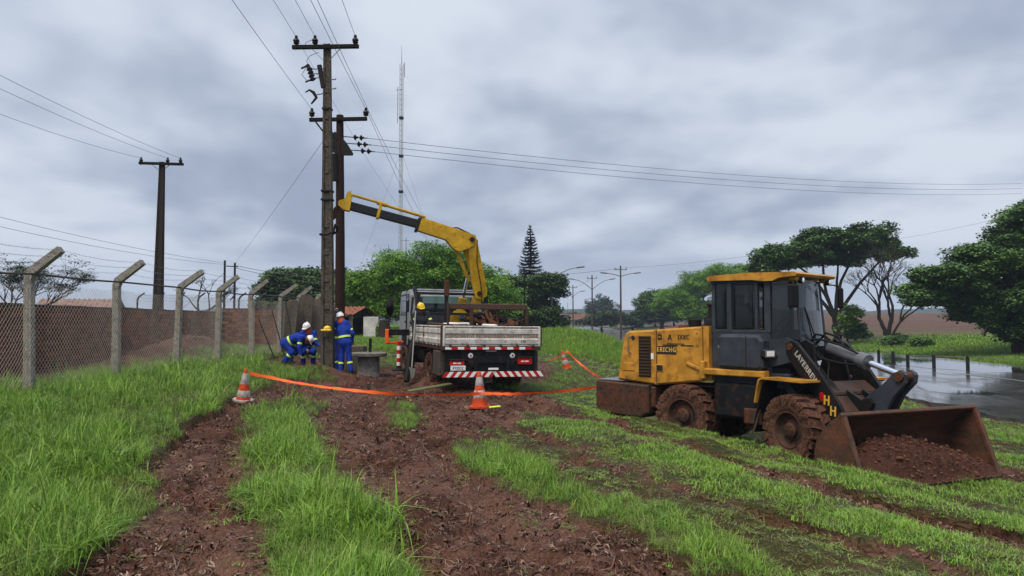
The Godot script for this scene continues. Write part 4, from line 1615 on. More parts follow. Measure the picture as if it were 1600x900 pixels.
	cable("power_line", "lower wire from the shorter thin pole towards the dark tree", W(-17.0, 4.9, 45.0), W(-13.2, 4.6, 60.0), 0.25, 0.014)
	cable("guy_wire", "short stay wire running down left from the two thin poles", W(-17.6, 4.6, 45.0), W(-20.2, 2.2, 44.6), 0.0, 0.014, "")
	# lattice mast
	var mz := 100.0
	var mb := gh(-15.2, mz)
	var mt := thing("radio_mast", "tall thin lattice radio mast with a whip aerial behind the big green tree", "mast", Transform3D(Basis(), W(-15.2, mb, mz)))
	var mh := 36.0
	var legs := []
	for k in 3:
		var a := TAU * k / 3.0 + 0.4
		legs.append(Vector3(cos(a), 0, sin(a)) * 0.27)
		g = Geo.new()
		g.tube([legs[k], legs[k] + Vector3.UP * mh], 0.035, 6)
		obj("leg", g, M.mast_steel, mt)
	g = Geo.new()
	var lv := int(mh / 0.7)
	for i in lv:
		var y := i * mh / lv
		for k in 3:
			var a: Vector3 = legs[k] + Vector3.UP * y
			var b: Vector3 = legs[(k + 1) % 3] + Vector3.UP * (y + mh / lv)
			g.tube([a, b], 0.02, 3, false)
			g.tube([a, legs[(k + 1) % 3] + Vector3.UP * y], 0.02, 3, false)
	obj("lattice", g, M.mast_steel, mt)
	g = Geo.new()
	g.tube([Vector3(0, mh, 0), Vector3(0, mh + 2.6, 0)], [0.05, 0.015], 6)
	g.tube([Vector3(0.4, mh - 1.8, 0), Vector3(0.4, mh + 0.2, 0)], 0.05, 6)
	obj("whip_aerial", g, M.grey_iron, mt)
	for q in [[-0.5, mh - 3.2, 5.0], [-0.9, 9.0, 3.6], [0.75, mh - 24.0, 2.4], [-1.6, 9.0, -0.5]]:
		g = Geo.new()
		g.tube([Vector3(q[0], q[1], 0), Vector3(q[0], q[1] - absf(q[2]) * (1.0 if q[2] > 0 else -4.0), 0)], 0.045, 5)
		g.tube([Vector3(0, q[1] - 0.4, 0), Vector3(q[0] * 1.6, q[1] - 0.4, 0)], 0.035, 5)
		obj("side_aerial", g, M.grey_iron, mt)
	for y in [23.2, 18.3, 28.5]:
		g = Geo.new()
		g.box(Vector3(0, y, 0), Vector3(0.6, 0.35, 0.5), 0.05)
		obj("box", g, M.black_iron, mt)
	for k in 2:
		cable("guy_wire", ["stay wire of the lattice mast slanting down to the left", "stay wire of the lattice mast slanting down to the right"][k], W(-15.2, mb + 24.0, mz), W(-15.2 + [-9.0, 8.0][k], mb, mz + 3.0), 0.1, 0.011, "stay wires of the mast")
# ------------------------------------------------------------------ wheel loader
# wheel axis along local z; outer face toward +z when side = 1
func tyre(r: float, w: float, rim: float, lugs: int, lug_h: float) -> Geo:
	var g := Geo.new()
	var hw := w * 0.5
	var b := r - lug_h
	var prof := [V(rim, -hw * 0.82), V(rim + (b - rim) * 0.3, -hw * 0.97), V(rim + (b - rim) * 0.7, -hw), V(b - 0.01, -hw * 0.92), V(b, -hw * 0.6), V(b, hw * 0.6), V(b - 0.01, hw * 0.92), V(rim + (b - rim) * 0.7, hw), V(rim + (b - rim) * 0.3, hw * 0.97), V(rim, hw * 0.82), V(rim - 0.01, hw * 0.6), V(rim - 0.01, -hw * 0.6)]
	g.lathe(prof, 40, Transform3D(Basis.from_euler(Vector3(PI / 2, 0, 0)), Vector3.ZERO))
	if lug_h > 0.0:
		for s: float in [-1.0, 1.0]:
			for i in lugs:
				var a := TAU * (i + (0.5 if s > 0 else 0.0)) / lugs
				var wa := TAU / lugs * 0.34
				var jitter := rnd(-0.006, 0.006)
				var top := r + jitter
				var P := func(ang: float, rad: float, z: float) -> Vector3:
					return Vector3(cos(ang) * rad, sin(ang) * rad, z)
				# block from near the middle out over the shoulder, raked back
				var z0 := -0.02 * s
				var z1 := s * hw * 0.99
				var rk := TAU / lugs * 0.42
				var q := [P.call(a - wa, b - 0.02, z0), P.call(a + wa, b - 0.02, z0), P.call(a + wa + rk, b - 0.03, z1), P.call(a - wa * 1.25 + rk, b - 0.03, z1)]
				var t := [P.call(a - wa * 0.8, top, z0), P.call(a + wa * 0.8, top, z0), P.call(a + wa * 0.8 + rk, top - 0.02, z1 * 0.97), P.call(a - wa + rk, top - 0.02, z1 * 0.97)]
				var mid: Vector3 = (q[0] + q[2] + t[0] + t[2]) * 0.25
				g.face(t, P.call(a, 1.0, 0.0))
				for k in 4:
					var j := (k + 1) % 4
					g.face([q[k], q[j], t[j], t[k]], (q[k] + q[j] + t[k] + t[j]) * 0.25 - mid)
				# rib running down the sidewall
				var o := [P.call(a - wa * 1.25 + rk, b - 0.03, z1), P.call(a + wa + rk, b - 0.03, z1), P.call(a + wa * 0.6 + rk, rim + (b - rim) * 0.55, z1 * 1.0), P.call(a - wa * 0.7 + rk, rim + (b - rim) * 0.55, z1)]
				var oz := Vector3(0, 0, s * 0.018)
				g.face([o[0] + oz, o[1] + oz, o[2] + oz * 0.4, o[3] + oz * 0.4], Vector3(0, 0, s))
				g.face([o[0], o[0] + oz, o[3] + oz * 0.4, o[3]], P.call(a - 1.5, 1.0, 0.0))
				g.face([o[1], o[1] + oz, o[2] + oz * 0.4, o[2]], P.call(a + 1.5, 1.0, 0.0))
	return g

func wheel(parent: Node3D, at: Transform3D, r: float, w: float, rim: float, side: float, lugs: int, lug_h: float, tm: Material, rmat: Material) -> Node3D:
	var o := Node3D.new()
	var k := 0
	var nm := "wheel"
	while parent.has_node(nm):
		k += 1
		nm = "wheel_%03d" % k
	o.name = nm
	parent.add_child(o, true)
	o.transform = at
	obj("tyre", tyre(r, w, rim, lugs, lug_h), tm, o)
	var g := Geo.new()
	var f := side * w * 0.5
	var T := Transform3D(Basis.from_euler(Vector3(PI / 2 * side, 0, 0)), Vector3.ZERO)
	var e := w * 0.5
	# dish facing outwards
	g.lathe([V(rim, e * 0.80), V(rim * 1.04, e * 0.86), V(rim * 0.97, e * 0.88), V(rim * 0.92, e * 0.7), V(rim * 0.86, e * 0.42), V(rim * 0.62, e * 0.36), V(rim * 0.58, e * 0.42), V(rim * 0.44, e * 0.44), V(rim * 0.42, e * 0.7), V(rim * 0.36, e * 0.76), V(0.0, e * 0.78)], 28, T)
	g.lathe([V(rim * 0.98, -e * 0.8), V(0.0, -e * 0.7)], 20, T)
	for i in 10:
		var a := TAU * i / 10.0
		g.cyl(Vector3(cos(a) * rim * 0.70, sin(a) * rim * 0.70, f * 0.36), Vector3(cos(a) * rim * 0.70, sin(a) * rim * 0.70, f * 0.50), rim * 0.05, -1.0, 6)
	for i in 6:
		var a := TAU * i / 6.0
		g.cyl(Vector3(cos(a) * rim * 0.27, sin(a) * rim * 0.27, f * 0.74), Vector3(cos(a) * rim * 0.27, sin(a) * rim * 0.27, f * 0.82), rim * 0.04, -1.0, 6)
	obj("rim", g, rmat, o)
	return o

func panel(pts: Array, z0: float, z1: float, t := Transform3D()) -> Geo:
	var g := Geo.new()
	g.prism(pts, z0, z1, t)
	return g

# a plate with slightly rounded outline corners and a chamfer on the +z (outer) side
func plate(pts: Array, z0: float, z1: float, ch: float) -> Geo:
	var g := Geo.new()
	var pp := PackedVector2Array(pts)
	var area := 0.0
	for i in pp.size():
		area += pp[i].cross(pp[(i + 1) % pp.size()])
	var inner := Geometry2D.offset_polygon(pp, -ch)
	var s := signf(z1 - z0)
	g.prism(pts, z0, z1 - s * ch)
	if inner.size() == 1 and inner[0].size() == pp.size():
		var q: PackedVector2Array = inner[0]
		# match starts
		var best := 0
		for i in q.size():
			if q[i].distance_to(pp[0]) < q[best].distance_to(pp[0]):
				best = i
		var fwd := 1 if q[(best + 1) % q.size()].distance_to(pp[1]) < q[(best - 1 + q.size()) % q.size()].distance_to(pp[1]) else -1
		var ring := []
		for i in pp.size():
			ring.append(q[(best + fwd * i + q.size() * 2) % q.size()])
		for i in pp.size():
			var j := (i + 1) % pp.size()
			var o := Vector3(pp[j].y - pp[i].y, pp[i].x - pp[j].x, 0) * signf(area)
			g.face([Vector3(pp[i].x, pp[i].y, z1 - s * ch), Vector3(pp[j].x, pp[j].y, z1 - s * ch), Vector3(ring[j].x, ring[j].y, z1), Vector3(ring[i].x, ring[i].y, z1)], o.normalized() + Vector3(0, 0, s))
		var idx := Geometry2D.triangulate_polygon(PackedVector2Array(ring))
		for i in range(0, idx.size(), 3):
			var o := Vector3(0, 0, s)
			g.tri(Vector3(ring[idx[i]].x, ring[idx[i]].y, z1), Vector3(ring[idx[i + 1]].x, ring[idx[i + 1]].y, z1), Vector3(ring[idx[i + 2]].x, ring[idx[i + 2]].y, z1), o, o, o)
	return g

const YAW := -0.392   # the front frame is steered to its right

func build_loader() -> void:
	var t := thing("wheel_loader", "muddy yellow wheel loader with charcoal cab, steered, its bucket full of red soil", "wheel loader", frame(5.08, -0.69, 13.55, 0.70, -0.714))
	var ax := -1.66   # rear axle
	# --- rear frame
	var g := Geo.new()
	g.box(Vector3(-0.95, 0.82, 0), Vector3(3.1, 0.55, 0.9), 0.03)
	g.box(Vector3(-0.15, 0.75, 0), Vector3(0.7, 0.7, 0.55), 0.03)
	obj("chassis", g, M.muddy_steel, t)
	# counterweight with chamfered corner
	g = plate([V(-3.77, 0.62), V(-3.72, 0.47), V(-2.62, 0.44), V(-2.44, 0.56), V(-2.44, 1.10), V(-3.77, 1.14)], 0.0, 0.96, 0.03)
	var g2 := plate([V(-3.77, 0.62), V(-3.72, 0.47), V(-2.62, 0.44), V(-2.44, 0.56), V(-2.44, 1.10), V(-3.77, 1.14)], 0.0, -0.96, 0.03)
	g.v.append_array(g2.v)
	g.n.append_array(g2.n)
	g.c.append_array(g2.c)
	obj("counterweight", g, M.muddy_steel, t)
	g = Geo.new()
	g.box(Vector3(-3.4, 1.148, 0), Vector3(0.66, 0.02, 1.86), 0.006)
	obj("rear_platform", g, M.grey_paint, t)
	g = Geo.new()
	g.box(Vector3(-2.46, 0.86, 0.72), Vector3(0.22, 0.42, 0.28), 0.03)
	g.cyl(Vector3(-2.46, 0.95, 0.86), Vector3(-2.46, 0.95, 0.89), 0.05, -1.0, 12)
	obj("bracket", g, M.muddy_steel, t)
	# hood: outlines extruded across the machine, in three panels with recessed seams
	var seam := -1.45 - 0.874
	var hood_rear := [V(-3.27, 1.17), V(-3.12, 2.02), V(-3.06, 2.12), V(-2.96, 2.17), V(seam - 0.008, 2.20), V(seam - 0.008, 1.11)]
	var hood_mid := [V(seam + 0.008, 1.11), V(seam + 0.008, 2.205), V(-1.29, 2.27), V(-1.29, 1.235)]
	var hood_front := [V(-1.272, 1.24), V(-1.272, 2.275), V(-1.155, 2.28), V(-1.155, 1.45), V(-1.1, 1.42), V(-1.1, 1.26)]
	var inner := Geo.new()
	inner.prism([V(-3.22, 1.16), V(-3.06, 2.08), V(-2.3, 2.17), V(-1.16, 2.25), V(-1.16, 1.26), V(-2.3, 1.14)], -0.82, 0.82)
	obj("engine_bay", inner, M.black_paint, t)
	var hp := [hood_rear, hood_mid, hood_front]
	for i in 3:
		var a := plate(hp[i], 0.0, 0.86, 0.035)
		var b := plate(hp[i], 0.0, -0.86, 0.035)
		a.v.append_array(b.v)
		a.n.append_array(b.n)
		a.c.append_array(b.c)
		obj("hood_panel", a, M.yellow, t)
	# grille in the rear panel
	g = Geo.new()
	g.box(Vector3(-2.575, 1.66, 0.862), Vector3(0.30, 0.82, 0.016), 0.004)
	var gr := obj("side_grille", g, mat("grille_rust", L(0.075, 0.047, 0.033), 0.7, 0.0, TX.grain, 2.5), t)
	for i in 13:
		var s := Geo.new()
		s.box(Vector3(-2.575, 1.28 + 0.063 * i, 0.874), Vector3(0.27, 0.036, 0.014), 0.003, Basis.from_euler(Vector3(0.5, 0, 0)))
		obj("slat", s, M.grille_rust, gr)
	g = Geo.new()
	g.tube([Vector3(-2.92, 2.06, 0.865), Vector3(-2.97, 2.05, 0.90), Vector3(-2.97, 1.76, 0.90), Vector3(-2.92, 1.72, 0.865)], 0.012, 6)
	obj("handle", g, M.grey_iron, t)
	g = Geo.new()
	g.lathe([V(0.03, 0.0), V(0.045, 0.01), V(0.03, 0.02), V(0.0, 0.012)], 12, Transform3D(Basis.from_euler(Vector3(PI / 2, 0, 0)), Vector3(-2.86, 2.03, 0.86)))
	obj("lock", g, M.black_iron, t)
	g = plate([V(-3.13, 1.36), V(-2.82, 1.36), V(-2.82, 1.52), V(-3.1, 1.52)], 0.85, 0.875, 0.01)
	obj("hinge_cover", g, M.yellow, t)
	g = Geo.new()
	g.box(Vector3(-2.395, 1.67, 0.866), Vector3(0.06, 0.12, 0.012), 0.002)
	obj("sticker", g, M.clean_white, t)
	g = Geo.new()
	g.box(Vector3(-2.22, 1.45, 0.866), Vector3(0.17, 0.14, 0.02), 0.006)
	obj("vent_frame", g, M.yellow, t)
	g = Geo.new()
	g.box(Vector3(-2.22, 1.45, 0.877), Vector3(0.14, 0.11, 0.012), 0.003)
	obj("vent", g, M.black_iron, t)
	# lettering
	var F := func(x: float, y: float) -> Transform3D:
		return Transform3D(Basis(), Vector3(x, y, 0.864))
	g = Geo.new()
	g.box(Vector3(-2.22, 2.055, 0.864), Vector3(0.09, 0.10, 0.008), 0.0)
	g.text("A", 0.145, F.call(-1.985, 2.05))
	g.text("IXXC", 0.115, F.call(-1.68, 2.06))
	g.box(Vector3(-1.86, 1.93, 0.864), Vector3(0.40, 0.012, 0.006), 0.0)
	g.box(Vector3(-1.98, 1.90, 0.864), Vector3(0.34, 0.022, 0.006), 0.0)
	g.box(Vector3(-1.60, 1.90, 0.864), Vector3(0.28, 0.020, 0.006), 0.0)
	g.text("C3", 0.06, F.call(-1.38, 1.90), 0.004, false)
	g.box(Vector3(-2.065, 1.81, 0.8635), Vector3(0.45, 0.135, 0.006), 0.0)
	g.box(Vector3(-2.065, 1.73, 0.8635), Vector3(0.45, 0.012, 0.006), 0.0)
	obj("lettering", g, M.black_iron, t)
	g = Geo.new()
	g.text("ERICHG", 0.125, Transform3D(Basis(), Vector3(-2.065, 1.81, 0.868)))
	g.text("H", 0.06, Transform3D(Basis(), Vector3(-2.22, 2.055, 0.869)))
	obj("lettering", g, mat("letter_tan", L(0.55, 0.33, 0.08), 0.5), t)
	# exhaust, intake and tidbits on the hood
	g = Geo.new()
	g.lathe([V(0.0, 0), V(0.12, 0), V(0.13, 0.02), V(0.13, 0.15), V(0.11, 0.18), V(0.09, 0.18), V(0.085, 0.42), V(0.11, 0.44), V(0.11, 0.47), V(0.0, 0.47)], 16, Transform3D(Basis(), Vector3(-1.5, 2.24, 0.1)))
	obj("exhaust", g, M.black_iron, t)
	g = Geo.new()
	g.lathe([V(0.0, 0), V(0.11, 0), V(0.13, 0.09), V(0.125, 0.17), V(0.0, 0.18)], 14, Transform3D(Basis(), Vector3(-1.62, 2.23, 0.55)))
	obj("air_intake", g, M.rubber, t)
	g = Geo.new()
	for q in [[-2.1, 0.1, 0.3], [-1.95, -0.2, 0.22], [-1.8, -0.5, 0.15], [-1.25, 0.2, 0.14]]:
		g.box(Vector3(q[0], 2.22 + 0.03, q[1]), Vector3(q[2], 0.10, 0.14), 0.03, Basis.from_euler(Vector3(0, q[1] * 3.0, 0.1)))
	obj("hood_fittings", g, M.rust_scrap, t)
	# --- fuel tank, rear fender and step
	g = Geo.new()
	g.box(Vector3(-0.62, 0.93, 0.62), Vector3(0.85, 0.62, 0.5), 0.04)
	g.box(Vector3(-1.45, 1.145, 0.50), Vector3(1.3, 0.05, 0.5), 0.01)
	obj("fuel_tank", g, M.black_paint, t)
	g = Geo.new()
	g.box(Vector3(-0.28, 0.68, 0.74), Vector3(0.34, 0.30, 0.3), 0.03)
	g.tube([Vector3(-0.12, 0.86, 0.88), Vector3(-0.16, 0.62, 0.93), Vector3(-0.24, 0.40, 0.94), Vector3(-0.05, 0.28, 0.94), Vector3(0.12, 0.36, 0.94), Vector3(0.16, 0.62, 0.9), Vector3(0.16, 0.9, 0.86)], 0.022, 6)
	obj("step_ladder", g, M.muddy_steel, t)
	g = Geo.new()
	g.box(Vector3(-0.62, 1.435, 0.84), Vector3(1.22, 0.12, 0.22), 0.02)
	g.box(Vector3(-1.24, 1.46, 0.78), Vector3(0.10, 0.34, 0.36), 0.02)
	g.box(Vector3(-1.42, 1.50, 0.87), Vector3(0.42, 0.06, 0.05), 0.01, Basis.from_euler(Vector3(0, 0, -0.35)))
	obj("step_rail", g, M.yellow, t)
	# --- cab
	var cx0 := -1.14
	var cx1 := 0.40
	var hz := 0.74
	g = Geo.new()
	g.box(Vector3(-0.40, 1.32, 0), Vector3(1.48, 0.26, 1.4), 0.02)
	obj("cab_floor", g, M.charcoal, t)
	# lower side panels, both sides
	for s: float in [-1.0, 1.0]:
		g = plate([V(cx0, 1.45), V(-0.02, 1.45), V(-0.02, 2.16), V(cx0, 2.18)], s * 0.62, s * hz, 0.015)
		obj("cab_side", g, M.charcoal, t)
	# battery/step box with a rounded front, beneath the door
	g = plate([V(-0.90, 1.52), V(-0.10, 1.50), V(-0.03, 1.56), V(-0.02, 2.02), V(-0.10, 2.13), V(-0.84, 2.13), V(-0.90, 2.08)], 0.70, 0.97, 0.05)
	obj("door_step_box", g, M.charcoal, t)
	g = Geo.new()
	g.box(Vector3(-0.335, 1.82, 0.97), Vector3(0.014, 0.58, 0.012), 0.0)
	obj("box_seam", g, M.black_iron, t)
	g = Geo.new()
	g.box(Vector3(-0.87, 1.9, 0.972), Vector3(0.03, 0.05, 0.02), 0.006)
	obj("box_latch", g, M.grey_iron, t)
	# pillars and window frames
	for s: float in [-1.0, 1.0]:
		g = Geo.new()
		var z := hz * s
		var zi := (hz - 0.09) * s
		for q in [[cx0, 0.07], [-0.83, 0.10], [-0.28, 0.06], [-0.10, 0.12]]:
			g.box(Vector3(q[0] + q[1] * 0.5, 2.65, (z + zi) * 0.5), Vector3(q[1], 0.98, 0.10), 0.012)
		g.box(Vector3(-0.60, 3.10, (z + zi) * 0.5), Vector3(1.10, 0.08, 0.098), 0.01)
		g.box(Vector3(-0.60, 2.185, (z + zi) * 0.5), Vector3(1.10, 0.06, 0.098), 0.01)
		# lower front corner sweep
		g.prism([V(-0.02, 1.55), V(0.52, 1.70), V(0.50, 2.0), V(0.30, 2.08), V(0.02, 2.05), V(-0.02, 2.2)], minf(zi, z), maxf(zi, z))
		obj("cab_frame", g, M.charcoal, t)
		for q in [[-1.07, -0.83, 2.22, 3.06], [-0.73, -0.28, 2.22, 3.06]]:
			var w := Geo.new()
			w.box(Vector3((q[0] + q[1]) * 0.5, (q[2] + q[3]) * 0.5, s * (hz - 0.035)), Vector3(q[1] - q[0] + 0.01, q[3] - q[2], 0.012), 0.0)
			obj("side_window", w, M.cab_glass, t)
		# rubber seal round the door glass
		var sl := Geo.new()
		sl.tube([Vector3(-0.70, 2.25, s * (hz + 0.004)), Vector3(-0.31, 2.25, s * (hz + 0.004)), Vector3(-0.31, 3.04, s * (hz + 0.004)), Vector3(-0.70, 3.04, s * (hz + 0.004)), Vector3(-0.70, 2.25, s * (hz + 0.004))], 0.012, 5)
		obj("door_seal", sl, M.rubber, t)
	# curved front quarter panes and windscreen
	for s: float in [-1.0, 1.0]:
		g = Geo.new()
		var zb := [hz - 0.03, hz - 0.04, hz - 0.10, hz - 0.22]
		var xb := [0.02, 0.22, 0.38, 0.46]
		for k in 3:
			var a := Vector3(xb[k], 2.06, s * zb[k])
			var b := Vector3(xb[k + 1], 2.06 - 0.02 * k, s * zb[k + 1])
			var c := Vector3(xb[k + 1] - 0.10 * (k + 1) / 3.0, 3.08, s * (zb[k + 1] - 0.02))
			var d := Vector3(xb[k] - 0.10 * k / 3.0, 3.08, s * (zb[k] - 0.02))
			var o := Vector3(0.35 * k, 0.1, s)
			g.face([a, b, c, d], o)
			g.face([a - Vector3(0, 0, s * 0.01), b - Vector3(0, 0, s * 0.01), c - Vector3(0, 0, s * 0.01), d - Vector3(0, 0, s * 0.01)], -o)
		obj("front_quarter_window", g, M.cab_glass, t)
		# slim pillar at the edge of the windscreen
		g = Geo.new()
		g.tube([Vector3(0.47, 1.95, s * 0.51), Vector3(0.42, 2.5, s * 0.50), Vector3(0.37, 3.10, s * 0.49)], 0.022, 6)
		obj("windscreen_pillar", g, M.charcoal, t)
	g = Geo.new()
	for k in 6:
		var z0 := -0.5 + k / 6.0
		var z1 := -0.5 + (k + 1) / 6.0
		var bow := func(z: float) -> float:
			return 0.05 * (1.0 - z * z * 4.0)
		g.face([Vector3(0.47 + bow.call(z0), 1.92, z0), Vector3(0.47 + bow.call(z1), 1.92, z1), Vector3(0.37 + bow.call(z1), 3.10, z1), Vector3(0.37 + bow.call(z0), 3.10, z0)], Vector3.RIGHT)
	obj("windscreen", g, M.windscreen, t)
	g = Geo.new()
	g.box(Vector3(-1.12, 2.65, 0), Vector3(0.02, 0.86, 1.3), 0.0)
	obj("rear_window", g, M.cab_glass, t)
	# roof with a lip that droops toward the front
	g = Geo.new()
	g.prism([V(-1.20, 3.17), V(-1.17, 3.12), V(-0.30, 3.11), V(-0.08, 3.08), V(0.10, 3.08), V(0.22, 3.13), V(0.52, 3.15), V(0.55, 3.19), V(0.50, 3.225), V(-0.4, 3.24), V(-1.16, 3.215)], -0.82, 0.82)
	obj("roof", g, M.yellow, t)
	for s: float in [-1.0, 1.0]:
		g = Geo.new()
		g.box(Vector3(0.42, 3.115, s * 0.62), Vector3(0.14, 0.09, 0.22), 0.02)
		obj("roof_bracket", g, M.yellow, t)
		g = Geo.new()
		g.lathe([V(0.0, 0.0), V(0.045, 0.0), V(0.055, 0.03), V(0.055, 0.08), V(0.0, 0.085)], 12, Transform3D(Basis.from_euler(Vector3(0, 0, -PI / 2)), Vector3(0.46, 3.08, s * 0.56)))
		var lamp := obj("work_light", g, M.black_iron, t)
		var ln := Geo.new()
		ln.lathe([V(0.0, 0.0), V(0.047, 0.0), V(0.03, 0.012), V(0.0, 0.016)], 12, Transform3D(Basis.from_euler(Vector3(0, 0, -PI / 2)), Vector3(0.546, 3.08, s * 0.56)))
		obj("lens", ln, M.lamp_glass, lamp)
		# mirrors on long arms
		g = Geo.new()
		g.tube([Vector3(0.36, 3.05, s * 0.72), Vector3(0.50, 3.04, s * 0.86), Vector3(0.56, 3.0, s * 0.98)], 0.014, 6)
		obj("mirror_arm", g, M.black_iron, t)
		g = Geo.new()
		g.box(Vector3(0.56, 2.80, s * 1.0), Vector3(0.09, 0.40, 0.22), 0.04, Basis.from_euler(Vector3(0, -0.3 * s, 0)))
		obj("mirror", g, M.rubber, t)
	# seat, wheel and console seen through the glass
	g = Geo.new()
	g.box(Vector3(-0.72, 1.95, 0), Vector3(0.5, 0.16, 0.5), 0.05)
	g.box(Vector3(-0.95, 2.35, 0), Vector3(0.16, 0.72, 0.48), 0.05)
	g.box(Vector3(-0.97, 2.8, 0), Vector3(0.1, 0.2, 0.28), 0.04)
	obj("seat", g, M.rubber, t)
	g = Geo.new()
	var ring := []
	for k in 17:
		var a := TAU * k / 16.0
		ring.append(Vector3(-0.12 + 0.1 * sin(a), 2.28 + 0.14 * sin(a), 0.2 * cos(a)))
	g.tube(ring, 0.017, 6)
	g.tube([Vector3(-0.12, 2.28, 0), Vector3(0.12, 1.8, 0)], 0.04, 8)
	g.box(Vector3(0.25, 1.95, 0), Vector3(0.3, 0.4, 0.8), 0.05)
	obj("steering_wheel", g, M.rubber, t)
	g = Geo.new()
	g.tube([Vector3(-0.42, 2.7, hz + 0.012), Vector3(-0.36, 2.52, hz + 0.014), Vector3(-0.32, 2.3, hz + 0.012)], 0.008, 5)
	obj("wiper", g, M.rubber, t)
	for y in [2.30, 2.78, 2.92]:
		g = Geo.new()
		g.box(Vector3(-0.13, y, hz + 0.012), Vector3(0.05, 0.06, 0.03), 0.008)
		obj("door_hinge", g, M.black_iron, t)
	g = Geo.new()
	g.tube([Vector3(0.47, 2.62, 0.38), Vector3(0.55, 2.3, 0.36), Vector3(0.55, 2.02, 0.22), Vector3(0.60, 1.92, 0.1)], 0.011, 5)
	g.tube([Vector3(0.47, 2.60, 0.34), Vector3(0.56, 2.28, 0.30), Vector3(0.57, 2.0, 0.12)], 0.011, 5)
	obj("windscreen_wiper", g, M.rubber, t)
	# rear wheels
	var R := 0.60
	for s: float in [1.0, -1.0]:
		wheel(t, Transform3D(Basis.from_euler(Vector3(0, 0, rnd(0, 1))), Vector3(ax, R - 0.02, s * 0.77)), R, 0.48, 0.31, s, 20, 0.055, M.tyre_mud, M.muddy_steel)
	# --- front frame, steered
	var FX := Transform3D(Basis(Vector3.UP, YAW), Vector3.ZERO)
	for s: float in [1.0, -1.0]:
		wheel(t, FX * Transform3D(Basis.from_euler(Vector3(0, 0, rnd(0, 1))), Vector3(1.01, R - 0.03, s * 0.77)), R, 0.47, 0.30, s, 20, 0.055, M.tyre_mud, M.muddy_steel)
	var BX := FX * Transform3D(Basis(), Vector3(0.10, 0, 0))
	var FG := func() -> Geo:
		var q := Geo.new()
		q.xf = FX
		return q
	g = FG.call()
	g.box(Vector3(0.75, 0.72, 0), Vector3(1.3, 0.5, 0.8), 0.03)
	g.cyl(Vector3(1.01, 0.57, -0.7), Vector3(1.01, 0.57, 0.7), 0.16, -1.0, 14)
	g.box(Vector3(1.5, 0.72, 0), Vector3(0.5, 0.34, 0.62), 0.03)
	obj("front_frame", g, M.black_paint, t)
	# tower plates
	for s: float in [-1.0, 1.0]:
		g = FG.call()
		g.prism([V(0.20, 0.6), V(1.45, 0.6), V(1.35, 0.95), V(1.1, 1.35), V(0.98, 1.75), V(0.95, 1.98), V(0.80, 2.05), V(0.62, 1.98), V(0.50, 1.7), V(0.30, 1.2)], s * 0.30, s * 0.36)
		obj("tower_plate", g, M.black_paint, t)
		# fender: flat top, front edge and yellow rear bend, then black flap
		g = FG.call()
		g.sheet([V(1.34, 1.405), V(0.40, 1.40), V(0.31, 1.36), V(0.26, 1.22), V(0.20, 0.95)], minf(s * 0.56, s * 0.98), maxf(s * 0.56, s * 0.98), 0.035)
		obj("front_fender", g, M.yellow, t)
		g = FG.call()
		g.sheet([V(1.25, 1.36), V(0.46, 1.36), V(0.37, 1.3), V(0.26, 0.96), V(0.10, 0.42)], minf(s * 0.5, s * 0.94), maxf(s * 0.5, s * 0.94), 0.02)
		g.prism([V(1.1, 1.38), V(0.44, 1.38), V(0.30, 1.0), V(0.18, 0.55), V(0.5, 0.7), V(0.62, 1.0), V(0.9, 1.2)], s * 0.50, s * 0.54)
		obj("fender_liner", g, M.black_paint, t)
		# head lamp on a bracket beside the cab front
		g = FG.call()
		g.box(Vector3(0.36, 1.80, s * 0.80), Vector3(0.12, 0.17, 0.26), 0.04)
		g.bar(Vector3(0.40, 1.7, s * 0.36), Vector3(0.38, 1.76, s * 0.72), 0.06, 0.05)
		var hl := obj("head_lamp", g, M.black_iron, t)
		var ln: Geo = FG.call()
		ln.box(Vector3(0.425, 1.80, s * 0.80), Vector3(0.02, 0.13, 0.21), 0.012)
		obj("lamp_bezel", ln, M.grey_iron, hl)
		ln = FG.call()
		ln.box(Vector3(0.437, 1.80, s * 0.80), Vector3(0.016, 0.09, 0.16), 0.012)
		obj("lens", ln, M.lamp_glass, hl)
		# boom arm
		g = FG.call()
		var bm := [V(0.56, 1.98), V(0.70, 2.03), V(0.84, 1.98), V(1.30, 1.55), V(1.72, 1.05), V(1.92, 0.72), V(2.0, 0.42), V(1.96, 0.26), V(1.84, 0.24), V(1.74, 0.36), V(1.60, 0.72), V(1.20, 1.18), V(0.72, 1.62), V(0.58, 1.80)]
		g.prism(bm, s * 0.52, s * 0.585)
		obj("boom_arm", g, M.black_paint, t)
		# bright worn upper edge and pins
		g = FG.call()
		for q in [V(0.68, 1.93), V(1.92, 0.36)]:
			g.cyl(Vector3(q.x, q.y, s * 0.45), Vector3(q.x, q.y, s * 0.62), 0.06, -1.0, 14)
		obj("boom_pin", g, M.rust_scrap, t)
		# lift ram below the arm
		g = FG.call()
		g.cyl(Vector3(0.45, 0.95, s * 0.45), Vector3(1.15, 0.93, s * 0.45), 0.075, -1.0, 14)
		g.cyl(Vector3(1.15, 0.93, s * 0.45), Vector3(1.5, 0.92, s * 0.45), 0.04, -1.0, 12)
		obj("lift_ram", g, M.black_paint, t)
		g = FG.call()
		g.prism([V(0.42, 1.42), V(0.56, 1.45), V(1.08, 0.86), V(1.06, 0.72), V(0.94, 0.74)], s * 0.60, s * 0.63)
		obj("side_guard", g, M.charcoal, t)
	# lettering on the right arm, along its slope
	var sl := V(1.72 - 0.84, 1.05 - 1.98).normalized()
	var AB := Basis(Vector3(sl.x, sl.y, 0), Vector3(-sl.y, sl.x, 0), Vector3.BACK)
	g = FG.call()
	g.text("LAYERREV", 0.135, Transform3D(AB, Vector3(1.02, 1.615, 0.587)))
	obj("lettering", g, M.worn_white, t)
	g = FG.call()
